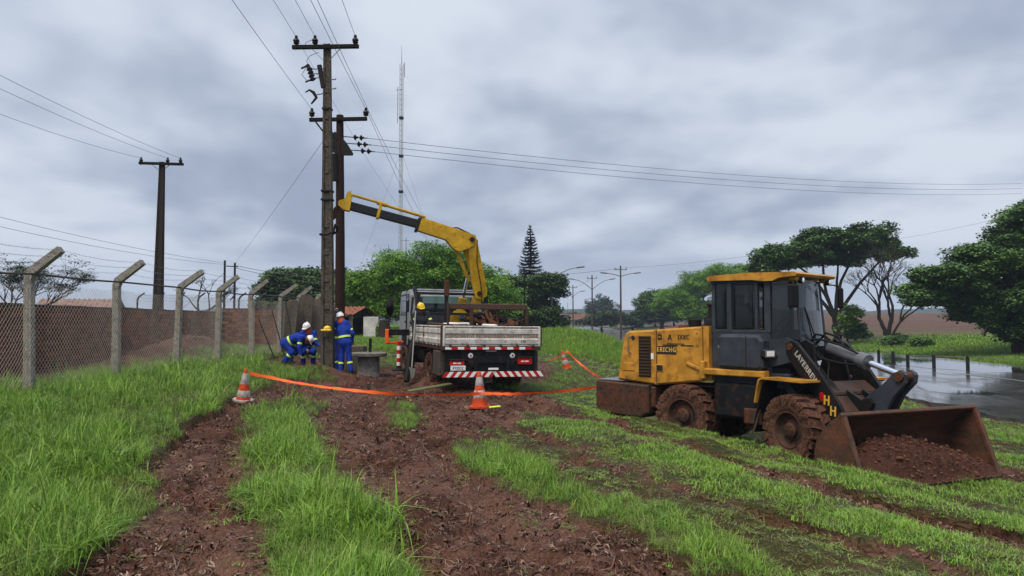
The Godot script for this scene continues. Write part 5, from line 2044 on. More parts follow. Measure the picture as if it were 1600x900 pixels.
	g.xf = FX * Transform3D(AB * Basis.from_euler(Vector3(0, 0, 0.9)), Vector3(1.37, 1.14, 0.587))
	g.text("8", 0.19, Transform3D())
	obj("lettering", g, M.red, t)
	g = FG.call()
	for q in [[1.47, 1.09], [1.60, 0.93]]:
		g.xf = FX * Transform3D(AB * Basis.from_euler(Vector3(0, 0, 0.75)), Vector3(q[0], q[1], 0.587))
		g.text("H", 0.22, Transform3D())
	obj("lettering", g, mat("letter_yellow", L(0.62, 0.36, 0.04), 0.5), t)
	# cross member between the arms, in two stepped boxes
	g = FG.call()
	g.box(Vector3(1.32, 1.20, 0), Vector3(0.36, 0.22, 1.02), 0.03, Basis.from_euler(Vector3(0, 0, -0.55)))
	g.box(Vector3(1.58, 0.98, 0), Vector3(0.36, 0.18, 1.02), 0.02, Basis.from_euler(Vector3(0, 0, -0.75)))
	obj("cross_member", g, M.muddy_steel, t)
	# tilt ram
	var ra := Vector3(0.98, 1.92, 0)
	var rb := Vector3(2.46, 1.52, 0)
	g = FG.call()
	g.cyl(ra, ra.lerp(rb, 0.50), 0.10, -1.0, 20)
	g.cyl(ra.lerp(rb, 0.42), ra.lerp(rb, 0.53), 0.125, -1.0, 20)
	obj("tilt_ram_barrel", g, M.grey_paint, t)
	g = FG.call()
	g.cyl(ra.lerp(rb, 0.53), rb, 0.05, -1.0, 16)
	obj("tilt_ram_rod", g, M.chrome, t)
	g = FG.call()
	g.tube([Vector3(0.70, 2.02, 0.2), Vector3(0.86, 1.86, 0.24), Vector3(0.98, 1.74, 0.22), Vector3(1.3, 1.68, 0.16), Vector3(1.62, 1.66, 0.1)], 0.018, 6)
	g.tube([Vector3(0.66, 2.04, 0.1), Vector3(0.9, 2.06, 0.14), Vector3(1.3, 1.98, 0.13), Vector3(1.6, 1.87, 0.1), Vector3(1.66, 1.82, 0.05)], 0.018, 6)
	g.tube([Vector3(0.5, 1.95, -0.15), Vector3(0.7, 2.16, -0.2), Vector3(0.95, 2.1, -0.22), Vector3(1.05, 1.95, -0.22)], 0.022, 6)
	g.tube([Vector3(0.5, 1.9, 0.05), Vector3(0.66, 2.14, 0.0), Vector3(0.85, 2.12, -0.02), Vector3(0.98, 2.0, -0.05)], 0.022, 6)
	obj("hydraulic_hose", g, M.rubber, t)
	for q in [[0.30, 0.1, 0.04], [0.34, -0.1, 0.1], [0.26, 0.22, -0.02]]:
		g = FG.call()
		g.tube([Vector3(0.35, 1.5 + q[2], q[1]), Vector3(0.62, 1.75 + q[2], q[1] + 0.05), Vector3(0.95, 1.55 + q[2], q[1] + 0.1), Vector3(1.25, 1.38, q[0]), Vector3(1.5, 1.2, q[0] + 0.05)], 0.016, 6)
		obj("hydraulic_hose", g, M.rubber, t)
	g = Geo.new()
	for i in 5:
		for y in [0.66, 0.98]:
			g.cyl(Vector3(-3.6 + 0.24 * i, y, 0.955), Vector3(-3.6 + 0.24 * i, y, 0.978), 0.022, -1.0, 6)
	obj("counterweight_bolts", g, M.rust_scrap, t).set_meta("kind", "stuff")
	g = Geo.new()
	for q in [[-1.38, 2.14], [-1.38, 1.40], [-2.24, 2.13], [-2.24, 1.22], [-3.04, 1.24]]:
		g.cyl(Vector3(q[0], q[1], 0.858), Vector3(q[0], q[1], 0.872), 0.016, -1.0, 6)
	obj("hood_bolts", g, M.grey_iron, t).set_meta("kind", "stuff")
	g = Geo.new()
	g.box(Vector3(-0.30, 2.10, 0.765), Vector3(0.14, 0.035, 0.03), 0.008)
	obj("door_handle", g, M.rubber, t)
	# bell crank of two plates, with pins
	for s: float in [-1.0, 1.0]:
		g = FG.call()
		g.prism([V(1.80, 0.92), V(2.06, 0.88), V(2.22, 1.0), V(2.34, 1.22), V(2.56, 1.44), V(2.57, 1.56), V(2.48, 1.63), V(2.36, 1.58), V(2.12, 1.36), V(1.9, 1.22), V(1.78, 1.10)], s * 0.07, s * 0.13)
		obj("bell_crank", g, M.charcoal, t)
	g = FG.call()
	g.cyl(Vector3(2.47, 1.53, -0.17), Vector3(2.47, 1.53, 0.17), 0.075, -1.0, 14)
	g.cyl(Vector3(1.93, 1.06, -0.18), Vector3(1.93, 1.06, 0.18), 0.07, -1.0, 14)
	obj("crank_pin", g, M.rust_scrap, t)
	g = FG.call()
	g.prism([V(1.55, 0.95), V(1.95, 0.96), V(2.02, 1.08), V(1.94, 1.16), V(1.80, 1.12), V(1.5, 1.25)], 0.14, 0.20)
	g.prism([V(1.55, 0.95), V(1.95, 0.96), V(2.02, 1.08), V(1.94, 1.16), V(1.80, 1.12), V(1.5, 1.25)], -0.20, -0.14)
	g.bar(Vector3(2.05, 0.92, 0), Vector3(1.98, 0.62, 0), 0.1, 0.09)
	obj("crank_bracket", g, M.black_paint, t)
	# bucket: rolled back plate, side plates with a curved rear, cutting edge, lip
	var bw := 1.35
	var back := [V(2.80, 0.025), V(2.3, 0.035), V(2.12, 0.09), V(2.0, 0.22), V(1.97, 0.40), V(2.02, 0.58), V(2.14, 0.76), V(2.30, 0.92), V(2.42, 1.0)]
	g = Geo.new()
	g.xf = BX
	g.sheet(back, -bw, bw, 0.035)
	var bk := obj("bucket", g, M.bucket_steel, t)
	for s: float in [-1.0, 1.0]:
		g = Geo.new()
		g.xf = BX
		var side := [V(2.80, 0.025), V(2.44, 1.0), V(2.26, 0.93), V(2.08, 0.76), V(1.95, 0.58), V(1.90, 0.38), V(1.94, 0.2), V(2.08, 0.06), V(2.28, 0.0)]
		g.prism(side, s * bw, s * (bw + 0.03))
		g.bar(Vector3(2.46, 1.0, s * (bw + 0.015)), Vector3(2.81, 0.05, s * (bw + 0.015)), 0.075, 0.05)
		obj("side_plate", g, M.bucket_steel, bk)
	g = Geo.new()
	g.xf = BX
	g.box(Vector3(2.425, 1.01, 0), Vector3(0.08, 0.06, bw * 2.0 + 0.10), 0.01, Basis.from_euler(Vector3(0, 0, 0.7)))
	obj("bucket_rim", g, M.bucket_steel, bk)
	g = Geo.new()
	g.xf = BX
	g.box(Vector3(2.78, 0.025, 0), Vector3(0.22, 0.034, bw * 2.0 + 0.04), 0.008)
	obj("cutting_edge", g, M.muddy_steel, bk)
	g = Geo.new()
	g.xf = BX
	for z in [-0.55, 0.55, 0.0]:
		g.prism([V(1.80, 0.25), V(2.05, 0.2), V(2.02, 0.7), V(1.92, 0.7)], z - 0.09, z - 0.06)
		g.prism([V(1.80, 0.25), V(2.05, 0.2), V(2.02, 0.7), V(1.92, 0.7)], z + 0.06, z + 0.09)
	obj("bucket_ears", g, M.muddy_steel, bk)
	# heap of soil lying in the bucket
	g = Geo.new()
	var nf := noise(2.6, 301, 5)
	var nf2 := noise(9.0, 302, 3)
	var nx := 46
	var nz := 120
	var H := func(i: int, k: int) -> Vector3:
		var u := i / float(nx)
		var w := k / float(nz)
		var x := 2.0 + 0.90 * u
		var z := (w - 0.5) * 2.0 * (bw - 0.012)
		var e := sin(clampf(w, 0.0, 1.0) * PI)
		var hump := 0.40 * pow(sin(clampf(u * 0.92 + 0.12, 0.0, 1.0) * PI), 0.8) * (0.45 + 0.75 * pow(e, 0.7)) * (0.75 + 0.5 * ss(0.1, 0.8, w) - 0.2 * ss(0.75, 1.0, w))
		var y := 0.07 + hump + (nf.get_noise_2d(x * 1.3, z * 1.3) * 0.15 + nf2.get_noise_2d(x * 0.8, z * 0.8) * 0.07) * (0.3 + 0.7 * e)
		if u > 0.8:
			y = lerpf(y, 0.035 + 0.02 * nf2.get_noise_2d(x, z + 9.0), ss(0.8, 1.0, u))
		return BX * Vector3(x, maxf(y, 0.03), z)
	for i in nx:
		for k in nz:
			var a: Vector3 = H.call(i, k)
			var b: Vector3 = H.call(i + 1, k)
			var c: Vector3 = H.call(i + 1, k + 1)
			var d: Vector3 = H.call(i, k + 1)
			g.face([a, b, c], Vector3.UP)
			g.face([a, c, d], Vector3.UP)
	var heap := single("soil_heap", g, mat("bucket_soil", L(0.088, 0.040, 0.028), 0.85, 0.0, TX.grain, 1.5, TX.grain_lump, 2.0), "heap of crumbly red soil lying in the loader's bucket", "soil")
	heap.transform = t.transform
	var lumps := []
	var tints := []
	for i in 500:
		var u := rng.randf()
		var w := rnd(0.04, 0.96)
		var p: Vector3 = H.call(int(u * nx), int(w * nz))
		var sc := rnd(0.007, 0.022) * (1.0 if rng.randf() < 0.93 else 1.9)
		lumps.append(Transform3D(Basis.from_euler(Vector3(rnd(0, 6), rnd(0, 6), 0)).scaled(Vector3(sc * 1.3, sc, sc)), p + Vector3.UP * sc * 0.3))
		tints.append(L(0.095, 0.043, 0.030) * rnd(0.55, 1.3))
	scatter("soil_lumps", lump_mesh(5, 8), M.soil_clod, lumps, tints, heap).set_meta("kind", "stuff")
# ------------------------------------------------------------------ crane truck
func build_truck() -> void:
	var ty := -0.02
	var T := frame(-0.5, ty, 17.97, -0.31, 0.951)
	T.basis = T.basis * Basis.from_euler(Vector3(0.012, 0, 0))
	var t := thing("crane_truck", "white flatbed truck with a yellow folding crane, seen from behind, stuck in red mud", "truck", T)
	var hw := 1.25
	var g := Geo.new()
	# chassis rails and cross pieces
	for s: float in [-1.0, 1.0]:
		g.box(Vector3(3.3, 0.84, s * 0.42), Vector3(6.4, 0.24, 0.09), 0.01)
	for x in [0.2, 1.2, 2.9, 4.2, 5.6]:
		g.box(Vector3(x, 0.84, 0), Vector3(0.1, 0.18, 0.8), 0.01)
	g.box(Vector3(0.06, 0.86, 0), Vector3(0.06, 0.3, 1.5), 0.01)
	obj("chassis", g, M.black_paint, t)
	# flatbed
	g = Geo.new()
	for i in 9:
		g.box(Vector3(2.1, 1.09, -1.11 + 0.2775 * i), Vector3(4.2, 0.045, 0.268), 0.006)
	obj("bed_floor", g, M.brown_timber, t)
	g = Geo.new()
	for i in 7:
		g.box(Vector3(0.25 + 0.62 * i, 1.02, 0), Vector3(0.08, 0.09, 2.4), 0.01)
	for s: float in [-1.0, 1.0]:
		g.box(Vector3(2.1, 1.04, s * 1.22), Vector3(4.24, 0.10, 0.07), 0.012)
	g.box(Vector3(-0.02, 1.035, 0), Vector3(0.06, 0.11, 2.5), 0.012)
	obj("bed_frame", g, mat("rusty_frame", L(0.10, 0.055, 0.045), 0.7, 0.0, TX.grain, 1.5), t)
	# drop sides: ribbed sheet profile (x = thickness, y = height)
	var prof := [V(0.0, 0.0), V(0.0, 0.03), V(0.018, 0.05), V(0.022, 0.155), V(0.0, 0.185), V(0.0, 0.275), V(0.02, 0.30), V(0.022, 0.40), V(0.0, 0.425), V(0.0, 0.46)]
	g = Geo.new()
	g.sheet(prof, -hw + 0.03, hw - 0.03, 0.02, look_frame(Vector3(-0.03, 1.09, 0), Vector3.LEFT, Vector3.UP))
	g.box(Vector3(-0.03, 1.555, 0), Vector3(0.05, 0.035, hw * 2.0 - 0.05), 0.008)
	var tg := obj("tailgate", g, M.white_paint, t)
	g = Geo.new()
	for s: float in [-1.0, 1.0]:
		g.box(Vector3(-0.04, 1.31, s * (hw - 0.04)), Vector3(0.055, 0.47, 0.05), 0.01)
	obj("end_strip", g, M.white_paint, tg)
	g = Geo.new()
	for i in 6:
		g.box(Vector3(-0.055, 1.085, -1.05 + 0.42 * i), Vector3(0.03, 0.07, 0.06), 0.008)
	obj("gate_hinge", g, M.rusty_frame, tg)
	# worn lettering across the tailgate, and a small mark
	var RF := Transform3D(Basis(Vector3(0, 0, 1), Vector3.UP, Vector3(-1, 0, 0)), Vector3.ZERO)
	g = Geo.new()
	g.text("CUPPONWENE RECWUEIBBAN RMPERE ILONAE", 0.105, RF.translated(Vector3(-0.036, 1.325, 0.0)), 0.003)
	obj("lettering", g, mat("letter_rust", L(0.22, 0.12, 0.085), 0.7), tg)
	g = Geo.new()
	g.text("CO", 0.09, RF.translated(Vector3(-0.057, 1.20, 0.78)), 0.003)
	obj("mark", g, mat("mark_brown", L(0.16, 0.06, 0.04), 0.7), tg)
	for s: float in [-1.0, 1.0]:
		for half in 2:
			g = Geo.new()
			var zc := s * (hw + 0.01)
			g.sheet(prof, 0.0, 2.05, 0.02, look_frame(Vector3(0.03 + 2.09 * half if s < 0 else 2.08 + 2.09 * half, 1.09, zc), Vector3(0, 0, s), Vector3.UP))
			g.box(Vector3(1.06 + 2.09 * half, 1.555, zc), Vector3(2.06, 0.035, 0.05), 0.008)
			var sp := obj("side_board", g, M.white_paint, t)
			g = Geo.new()
			for i in 5:
				g.box(Vector3(0.25 + 0.41 * i + 2.09 * half, 1.085, zc + s * 0.02), Vector3(0.06, 0.06, 0.03), 0.008)
			obj("hinge", g, M.rusty_frame, sp)
		for x in [0.0, 2.1, 4.2]:
			g = Geo.new()
			g.box(Vector3(x, 1.32, s * (hw + 0.005)), Vector3(0.05, 0.5, 0.06), 0.008)
			obj("bed_stake", g, M.rusty_frame, t)
	# rear reflective strip
	for i in 14:
		g = Geo.new()
		g.box(Vector3(-0.056, 1.035, -1.10 + 0.155 * i), Vector3(0.012, 0.06, 0.153), 0.0)
		obj("reflective_strip", g, M.clean_white if i % 2 == 0 else M.red, t)
	# rear panel, plates and lamps
	g = Geo.new()
	g.box(Vector3(0.10, 0.72, 0.0), Vector3(0.05, 0.56, 2.3), 0.02)
	obj("rear_panel", g, mat("mudflap", L(0.006, 0.008, 0.011), 0.5), t)
	g = Geo.new()
	g.prism([V(-0.55, 0.98), V(0.55, 0.98), V(0.62, 0.86), V(0.56, 0.62), V(0.42, 0.56), V(0.32, 0.68), V(-0.32, 0.68), V(-0.42, 0.56), V(-0.56, 0.62), V(-0.62, 0.86)], 0.0, 0.05, RF.translated(Vector3(0.075, 0, 0)))
	g.box(Vector3(0.02, 0.90, 0), Vector3(0.03, 0.05, 1.0), 0.01)
	obj("tow_plate", g, M.black_paint, t)
	for s: float in [-1.0, 1.0]:
		g = Geo.new()
		g.box(Vector3(0.045, 0.69 + 0.02 * s, s * 0.86), Vector3(0.07, 0.16 if s > 0 else 0.12, 0.36), 0.015)
		var tl := obj("tail_lamp", g, M.lens_red, t)
		g = Geo.new()
		for k in 2:
			g.box(Vector3(0.008, 0.69 + 0.02 * s, s * 0.86 - 0.06 + 0.11 * k), Vector3(0.012, 0.03, 0.09), 0.004)
		obj("lamp_centre", g, M.lamp_glass, tl)
		g = Geo.new()
		g.box(Vector3(0.03, 0.785 + 0.03 * s, s * 0.86), Vector3(0.10, 0.018, 0.40), 0.004)
		obj("lamp_hood", g, M.rusty_frame, tl)
		g = Geo.new()
		g.lathe([V(0.065, 0.0), V(0.065, 0.02), V(0.05, 0.03), V(0.03, 0.03), V(0.0, 0.034)], 16, Transform3D(Basis.from_euler(Vector3(0, 0, PI / 2)), Vector3(0.03, 0.855, s * 0.53)))
		var rf := obj("round_reflector", g, M.clean_white, t)
		g = Geo.new()
		g.cyl(Vector3(0.0, 0.855, s * 0.53), Vector3(-0.012, 0.855, s * 0.53), 0.022, -1.0, 12)
		obj("reflector_centre", g, M.lens_red if s < 0 else M.rusty_frame, rf)
	for q in [[0.995, -0.02, 0.27, 0.085, "RIQ4D50"], [0.555, -0.84, 0.37, 0.115, "FYZCC"]]:
		g = Geo.new()
		g.box(Vector3(0.0, q[0], q[1]), Vector3(0.02, q[3], q[2]), 0.006)
		var np := obj("number_plate", g, M.clean_white, t)
		g = Geo.new()
		g.text(q[4], q[3] * 0.8, RF.translated(Vector3(-0.011, q[0], q[1])), 0.003)
		obj("plate_characters", g, M.black_iron, np)
	g = Geo.new()
	g.box(Vector3(-0.08, 0.535, 0.02), Vector3(0.03, 0.05, 0.25), 0.006)
	obj("label_plate", g, M.clean_white, t)
	# bumper beam with slanted red and white stripes, each stripe its own piece
	var by := 0.415
	g = Geo.new()
	g.tube([Vector3(-0.10, by, -1.22), Vector3(-0.10, by, 1.24)], 0.055, 12)
	for s: float in [-1.0, 1.0]:
		g.box(Vector3(0.0, 0.56, s * 0.4), Vector3(0.08, 0.3, 0.06), 0.01)
	obj("bumper_beam", g, M.black_paint, t)
	var n := 26
	for i in n:
		var z0 := -1.22 + 2.46 * i / n
		var z1 := -1.22 + 2.46 * (i + 1) / n
		var sk := 0.10 * (1.0 if (z0 + z1) < 0.0 else -1.0)
		g = Geo.new()
		var pts := [V(z0 - sk * 0.5, -0.065), V(z1 - sk * 0.5, -0.065), V(z1 + sk * 0.5, 0.065), V(z0 + sk * 0.5, 0.065)]
		g.prism(pts, 0.0, 0.012, RF.translated(Vector3(-0.157, by, 0)))
		obj("bumper_stripe", g, M.red if i % 2 == 0 else M.clean_white, t)
	# mudguard box at the left, wheels
	g = Geo.new()
	g.box(Vector3(0.55, 0.66, -1.12), Vector3(0.72, 0.62, 0.3), 0.03)
	obj("side_box", g, mat("dull_box", L(0.095, 0.085, 0.075), 0.6, 0.0, TX.grain, 1.2), t)
	coat(M.dull_box, TX.thin_mud)
	g = Geo.new()
	g.box(Vector3(0.55, 0.66, 1.12), Vector3(0.72, 0.62, 0.3), 0.03)
	obj("side_box", g, M.dull_box, t)
	for s: float in [-1.0, 1.0]:
		wheel(t, Transform3D(Basis(), Vector3(1.75, 0.40, s * 1.08)), 0.49, 0.26, 0.27, s, 26, 0.02, M.tyre_mud, M.muddy_steel)
		wheel(t, Transform3D(Basis(), Vector3(1.75, 0.40, s * 0.78)), 0.49, 0.26, 0.27, s, 26, 0.02, M.tyre_mud, M.muddy_steel)
		wheel(t, Transform3D(Basis(), Vector3(5.9, 0.44, s * 1.02)), 0.49, 0.27, 0.27, s, 26, 0.02, M.tyre_mud, M.muddy_steel)
		g = Geo.new()
		var arc := []
		for k in 9:
			var a := lerpf(0.1, PI - 0.1, k / 8.0)
			arc.append(V(1.75 + cos(a) * 0.58, 0.42 + sin(a) * 0.56))
		g.sheet(arc, minf(s * 0.62, s * 1.22), maxf(s * 0.62, s * 1.22), 0.02)
		obj("mudguard", g, M.black_paint, t)
	g = Geo.new()
	g.cyl(Vector3(1.75, 0.40, -0.9), Vector3(1.75, 0.40, 0.9), 0.09, -1.0, 12)
	g.cyl(Vector3(5.9, 0.44, -0.9), Vector3(5.9, 0.44, 0.9), 0.07, -1.0, 12)
	g.cyl(Vector3(3.2, 0.75, -0.78), Vector3(4.3, 0.75, -0.78), 0.26, -1.0, 18)
	g.box(Vector3(3.7, 0.72, 0.78), Vector3(1.0, 0.5, 0.4), 0.04)
	obj("axles_and_tank", g, M.black_paint, t)
	# cab
	var c0 := 5.0
	var c1 := 6.95
	var cw := 1.12
	g = Geo.new()
	g.prism([V(c0, 0.95), V(c0, 2.46), V(c0 + 0.12, 2.60), V(c1 - 0.45, 2.63), V(c1 - 0.25, 2.56), V(c1 - 0.02, 1.85), V(c1 + 0.03, 0.75), V(c1 - 0.3, 0.6), V(c1 - 0.35, 0.95)], -cw, cw)
	obj("cab_body", g, M.cab_white, t)
	g = Geo.new()
	g.box(Vector3(c0 + 0.75, 2.645, 0), Vector3(1.1, 0.06, cw * 2.0 - 0.3), 0.02)
	obj("cab_roof", g, M.cab_white, t)
	for s: float in [-1.0, 1.0]:
		g = Geo.new()
		g.prism([V(c0 + 0.72, 1.85), V(c0 + 0.72, 2.52), V(c1 - 0.42, 2.52), V(c1 - 0.18, 1.85)], minf(s * (cw - 0.02), s * (cw + 0.006)), maxf(s * (cw - 0.02), s * (cw + 0.006)))
		obj("side_window", g, M.dark_glass, t)
		g = Geo.new()
		g.prism([V(c0 + 0.2, 1.95), V(c0 + 0.2, 2.5), V(c0 + 0.5, 2.5), V(c0 + 0.5, 1.95)], minf(s * (cw - 0.02), s * (cw + 0.006)), maxf(s * (cw - 0.02), s * (cw + 0.006)))
		obj("quarter_window", g, M.dark_glass, t)
		g = Geo.new()
		g.tube([Vector3(c0 + 0.62, 0.98, s * (cw + 0.004)), Vector3(c0 + 0.62, 2.6, s * (cw + 0.004))], 0.012, 4)
		g.tube([Vector3(c0 + 0.55, 1.2, s * (cw + 0.02)), Vector3(c0 + 0.55, 2.3, s * (cw + 0.02))], 0.018, 5)
		g.box(Vector3(c0 + 0.8, 1.65, s * (cw + 0.01)), Vector3(0.16, 0.05, 0.03), 0.008)
		g.box(Vector3(c0 + 0.95, 1.12, s * (cw + 0.004)), Vector3(0.8, 0.34, 0.02), 0.01)
		obj("door_trim", g, M.rubber, t)
		g = Geo.new()
		g.tube([Vector3(c1 - 0.4, 2.48, s * cw), Vector3(c1 - 0.2, 2.56, s * (cw + 0.22)), Vector3(c1 - 0.15, 2.5, s * (cw + 0.36))], 0.018, 6)
		g.sphere(Vector3(c1 - 0.12, 2.14, s * (cw + 0.34)), Vector3(0.08, 0.30, 0.13), 14, 10)
		obj("door_mirror", g, M.rubber, t)
	g = Geo.new()
	g.box(Vector3(c0 - 0.006, 2.12, 0), Vector3(0.02, 0.60, 1.95), 0.0)
	obj("rear_window", g, M.dark_glass, t)
	g = Geo.new()
	g.box(Vector3(c0 - 0.03, 2.33, 0), Vector3(0.02, 0.22, 1.5), 0.004)
	obj("window_tint", g, mat("green_glass", L(0.10, 0.19, 0.18), 0.08), t)
	g = Geo.new()
	g.box(Vector3(c0 - 0.06, 2.48, -0.96), Vector3(0.10, 0.5, 0.12), 0.01, Basis.from_euler(Vector3(-0.25, 0, 0)))
	g.box(Vector3(c0 - 0.02, 1.55, 0), Vector3(0.05, 0.7, 2.1), 0.01)
	obj("cab_back", g, M.charcoal, t)
	# headboard rack between bed and cab
	g = Geo.new()
	for z in [-1.02, -0.18, 1.05]:
		g.box(Vector3(4.24, 1.80, z), Vector3(0.09, 1.45, 0.10), 0.012)
	for y in [2.50, 1.9]:
		g.box(Vector3(4.24, y, 0.0), Vector3(0.08, 0.08, 2.2), 0.012)
	g.box(Vector3(4.24, 2.2, -1.02), Vector3(0.07, 0.5, 0.07), 0.01)
	obj("headboard_rack", g, M.black_iron, t)
	g = Geo.new()
	g.box(Vector3(4.22, 2.66, -0.18), Vector3(0.12, 0.5, 0.14), 0.015)
	obj("timber_stake", g, M.rust_scrap, t)
	# rear rack: rail and posts over the bed
	g = Geo.new()
	g.box(Vector3(0.85, 2.06, 0.16), Vector3(0.09, 0.15, 2.05), 0.015)
	obj("rack_rail", g, mat("old_rail", L(0.12, 0.075, 0.058), 0.75, 0.0, TX.grain, 1.5), t)
	g = Geo.new()
	g.box(Vector3(0.85, 1.56, 1.18), Vector3(0.10, 0.94, 0.09), 0.012)
	obj("rack_post", g, M.rusty_frame, t)
	g = Geo.new()
	g.box(Vector3(0.85, 1.56, -0.30), Vector3(0.09, 0.94, 0.09), 0.012)
	obj("rack_post", g, M.rusty_frame, t)
	g = Geo.new()
	g.box(Vector3(0.80, 1.62, -0.92), Vector3(0.05, 1.06, 0.05), 0.012)
	obj("rack_post", g, M.rusty_frame, t)
	g = Geo.new()
	g.tube([Vector3(0.85, 1.5, 1.12), Vector3(0.85, 2.95, 1.12)], 0.02, 6)
	obj("rod", g, M.black_iron, t)
	g = Geo.new()
	for q in [[Vector3(0.95, 2.0, 0.2), Vector3(1.0, 1.6, 0.75)], [Vector3(0.95, 1.95, 0.72), Vector3(0.95, 1.78, 1.18)], [Vector3(0.6, 1.58, 0.5), Vector3(0.8, 1.75, 1.1)]]:
		g.bar(q[0], q[1], 0.03, 0.03)
	obj("rack_brace", g, M.rusty_frame, t)
	# outrigger beam with orange end and striped leg, left side behind the cab
	g = Geo.new()
	g.box(Vector3(4.55, 1.34, -1.1), Vector3(0.22, 0.18, 1.5), 0.015)
	g.box(Vector3(4.55, 0.92, -1.0), Vector3(0.5, 0.5, 0.45), 0.03)
	g.box(Vector3(4.9, 0.75, -0.9), Vector3(0.6, 0.45, 0.5), 0.03)
	obj("outrigger_beam", g, M.black_paint, t)
	g = Geo.new()
	g.box(Vector3(4.55, 1.22, -1.88), Vector3(0.20, 0.42, 0.09), 0.015)
	g.tube([Vector3(4.55, 1.02, -1.86), Vector3(4.55, 1.06, -1.4)], 0.04, 6)
	obj("outrigger_end", g, M.orange, t)
	for i in 6:
		g = Geo.new()
		g.cyl(Vector3(4.55, 1.06 - 0.12 * i, -1.52), Vector3(4.55, 1.06 - 0.12 * (i + 1), -1.52), 0.06, -1.0, 14)
		obj("outrigger_leg", g, M.red if i % 2 == 0 else M.clean_white, t)
	g = Geo.new()
	g.lathe([V(0.0, 0), V(0.2, 0), V(0.2, 0.04), V(0.08, 0.08), V(0.07, 0.16), V(0.0, 0.16)], 16, Transform3D(Basis(), Vector3(4.55, 0.20, -1.52)))
	obj("outrigger_foot", g, M.black_iron, t)
	# --- crane: everything below in the truck's frame
	var cb := Vector3(4.6, 1.1, 0.55)
	g = Geo.new()
	g.box(cb + Vector3(0, 0.12, 0), Vector3(0.6, 0.3, 0.9), 0.04)
	g.prism([V(-0.48, 0.0), V(0.48, 0.0), V(0.46, 0.42), V(0.30, 0.60), V(-0.34, 0.66), V(-0.46, 0.50)], -0.26, 0.26, RF.translated(cb + Vector3(0, 0.25, 0)))
	obj("crane_base", g, M.crane_yellow, t)
	g = Geo.new()
	g.cyl(cb + Vector3(-0.25, 0.68, -0.22), cb + Vector3(-0.282, 0.68, -0.22), 0.085, -1.0, 16)
	obj("round_badge", g, M.sign_blue, t)
	g = Geo.new()
	g.box(cb + Vector3(-0.286, 0.68, -0.22), Vector3(0.01, 0.03, 0.10), 0.0)
	obj("badge_bar", g, M.clean_white, t)
	var inv := T.affine_inverse()
	# joints of the boom in the place, brought into the truck's frame
	var P0 := inv * W(-1.02, 2.50, 22.35)     # top of the column
	var P1 := inv * W(-1.22, 4.10, 22.05)     # knuckle
	var P2 := inv * W(-2.78, 4.545, 21.8)     # end of the thick outer boom
	var P3 := inv * W(-4.75, 5.03, 21.35)     # end of the extension
	var A := cb + Vector3(0, 0.6, 0.12)
	g = Geo.new()
	var side := (P3 - P1).cross(Vector3.UP).normalized()
	g.bar(A, P0, 0.30, 0.26, 0.04, (P1 - P0).normalized().cross(side))
	g.cyl(cb + Vector3(0, 0.3, 0), A + Vector3(0, 0.1, 0), 0.20, 0.17, 18)
	obj("crane_column", g, M.crane_yellow, t)
	# lower ram
	var B := cb + Vector3(0, 0.55, -0.28)
	var Bt := P0.lerp(P1, 0.30) + (P3 - P1).normalized() * 0.26
	g = Geo.new()
	g.cyl(B, B.lerp(Bt, 0.52), 0.14, 0.13, 18)
	obj("ram_barrel", g, M.crane_yellow, t)
	g = Geo.new()
	g.cyl(B.lerp(Bt, 0.52), Bt, 0.05, -1.0, 14)
	obj("ram_rod", g, M.chrome, t)
	# inner boom: box girder with a flared foot and knuckle cheeks
	var up := (P1 - P0).normalized()
	var out := (P3 - P1).normalized()
	out = (out - up * out.dot(up)).normalized()
	var BF := Transform3D(Basis(up, -out, up.cross(-out)), P0)
	var ln := P0.distance_to(P1)
	g = Geo.new()
	g.prism([V(-0.10, -0.12), V(-0.16, 0.05), V(-0.08, 0.24), V(0.2, 0.26), V(ln - 0.1, 0.16), V(ln + 0.10, 0.10), V(ln + 0.14, -0.05), V(ln + 0.02, -0.13), V(ln - 0.4, -0.14), V(0.4, -0.17)], -0.17, 0.17, BF)
	g.prism([V(0.05, -0.06), V(0.0, 0.08), V(0.10, 0.20), V(ln - 0.25, 0.10), V(ln - 0.25, -0.06)], 0.17, 0.185, BF)
	g.prism([V(0.05, -0.06), V(0.0, 0.08), V(0.10, 0.20), V(ln - 0.25, 0.10), V(ln - 0.25, -0.06)], -0.185, -0.17, BF)
	obj("inner_boom", g, M.crane_yellow, t)
	g = Geo.new()
	for q in [[P0, 0.2], [P1, 0.22]]:
		g.cyl(q[0] - side * q[1], q[0] + side * q[1], 0.07, -1.0, 16)
	obj("boom_pin", g, M.black_iron, t)
	for q in [0.06]:
		g = Geo.new()
		g.tube([BF * Vector3(-0.3, q, -0.2), BF * Vector3(0.3, q + 0.03, -0.20), BF * Vector3(ln * 0.6, q, -0.195), BF * Vector3(ln, q + 0.1, -0.22)], 0.013, 6)
		obj("boom_hose", g, M.rubber, t)
	for q in [[-0.2, 0.35], [0.1, 0.42], [0.3, 0.3]]:
		g = Geo.new()
		g.tube([cb + Vector3(-0.3, 0.3, q[0]), cb + Vector3(-0.42, 0.55 + q[1] * 0.4, q[0] + 0.05), cb + Vector3(-0.2, 0.9, q[0] * 0.5 + 0.1), A + Vector3(-0.1, 0.3, 0)], 0.02, 6)
		obj("crane_hose", g, M.rubber, t)
	# outer boom
	var dir := (P2 - P1).normalized()
	var OF := Transform3D(Basis(dir, side.cross(dir), side), P1)
	var l2 := P1.distance_to(P2)
	g = Geo.new()
	g.prism([V(-0.16, 0.02), V(-0.06, 0.15), V(0.3, 0.17), V(l2, 0.14), V(l2, -0.20), V(0.75, -0.22), V(0.45, -0.42), V(0.28, -0.46), V(0.10, -0.34), V(-0.1, -0.16)], -0.165, 0.165, OF)
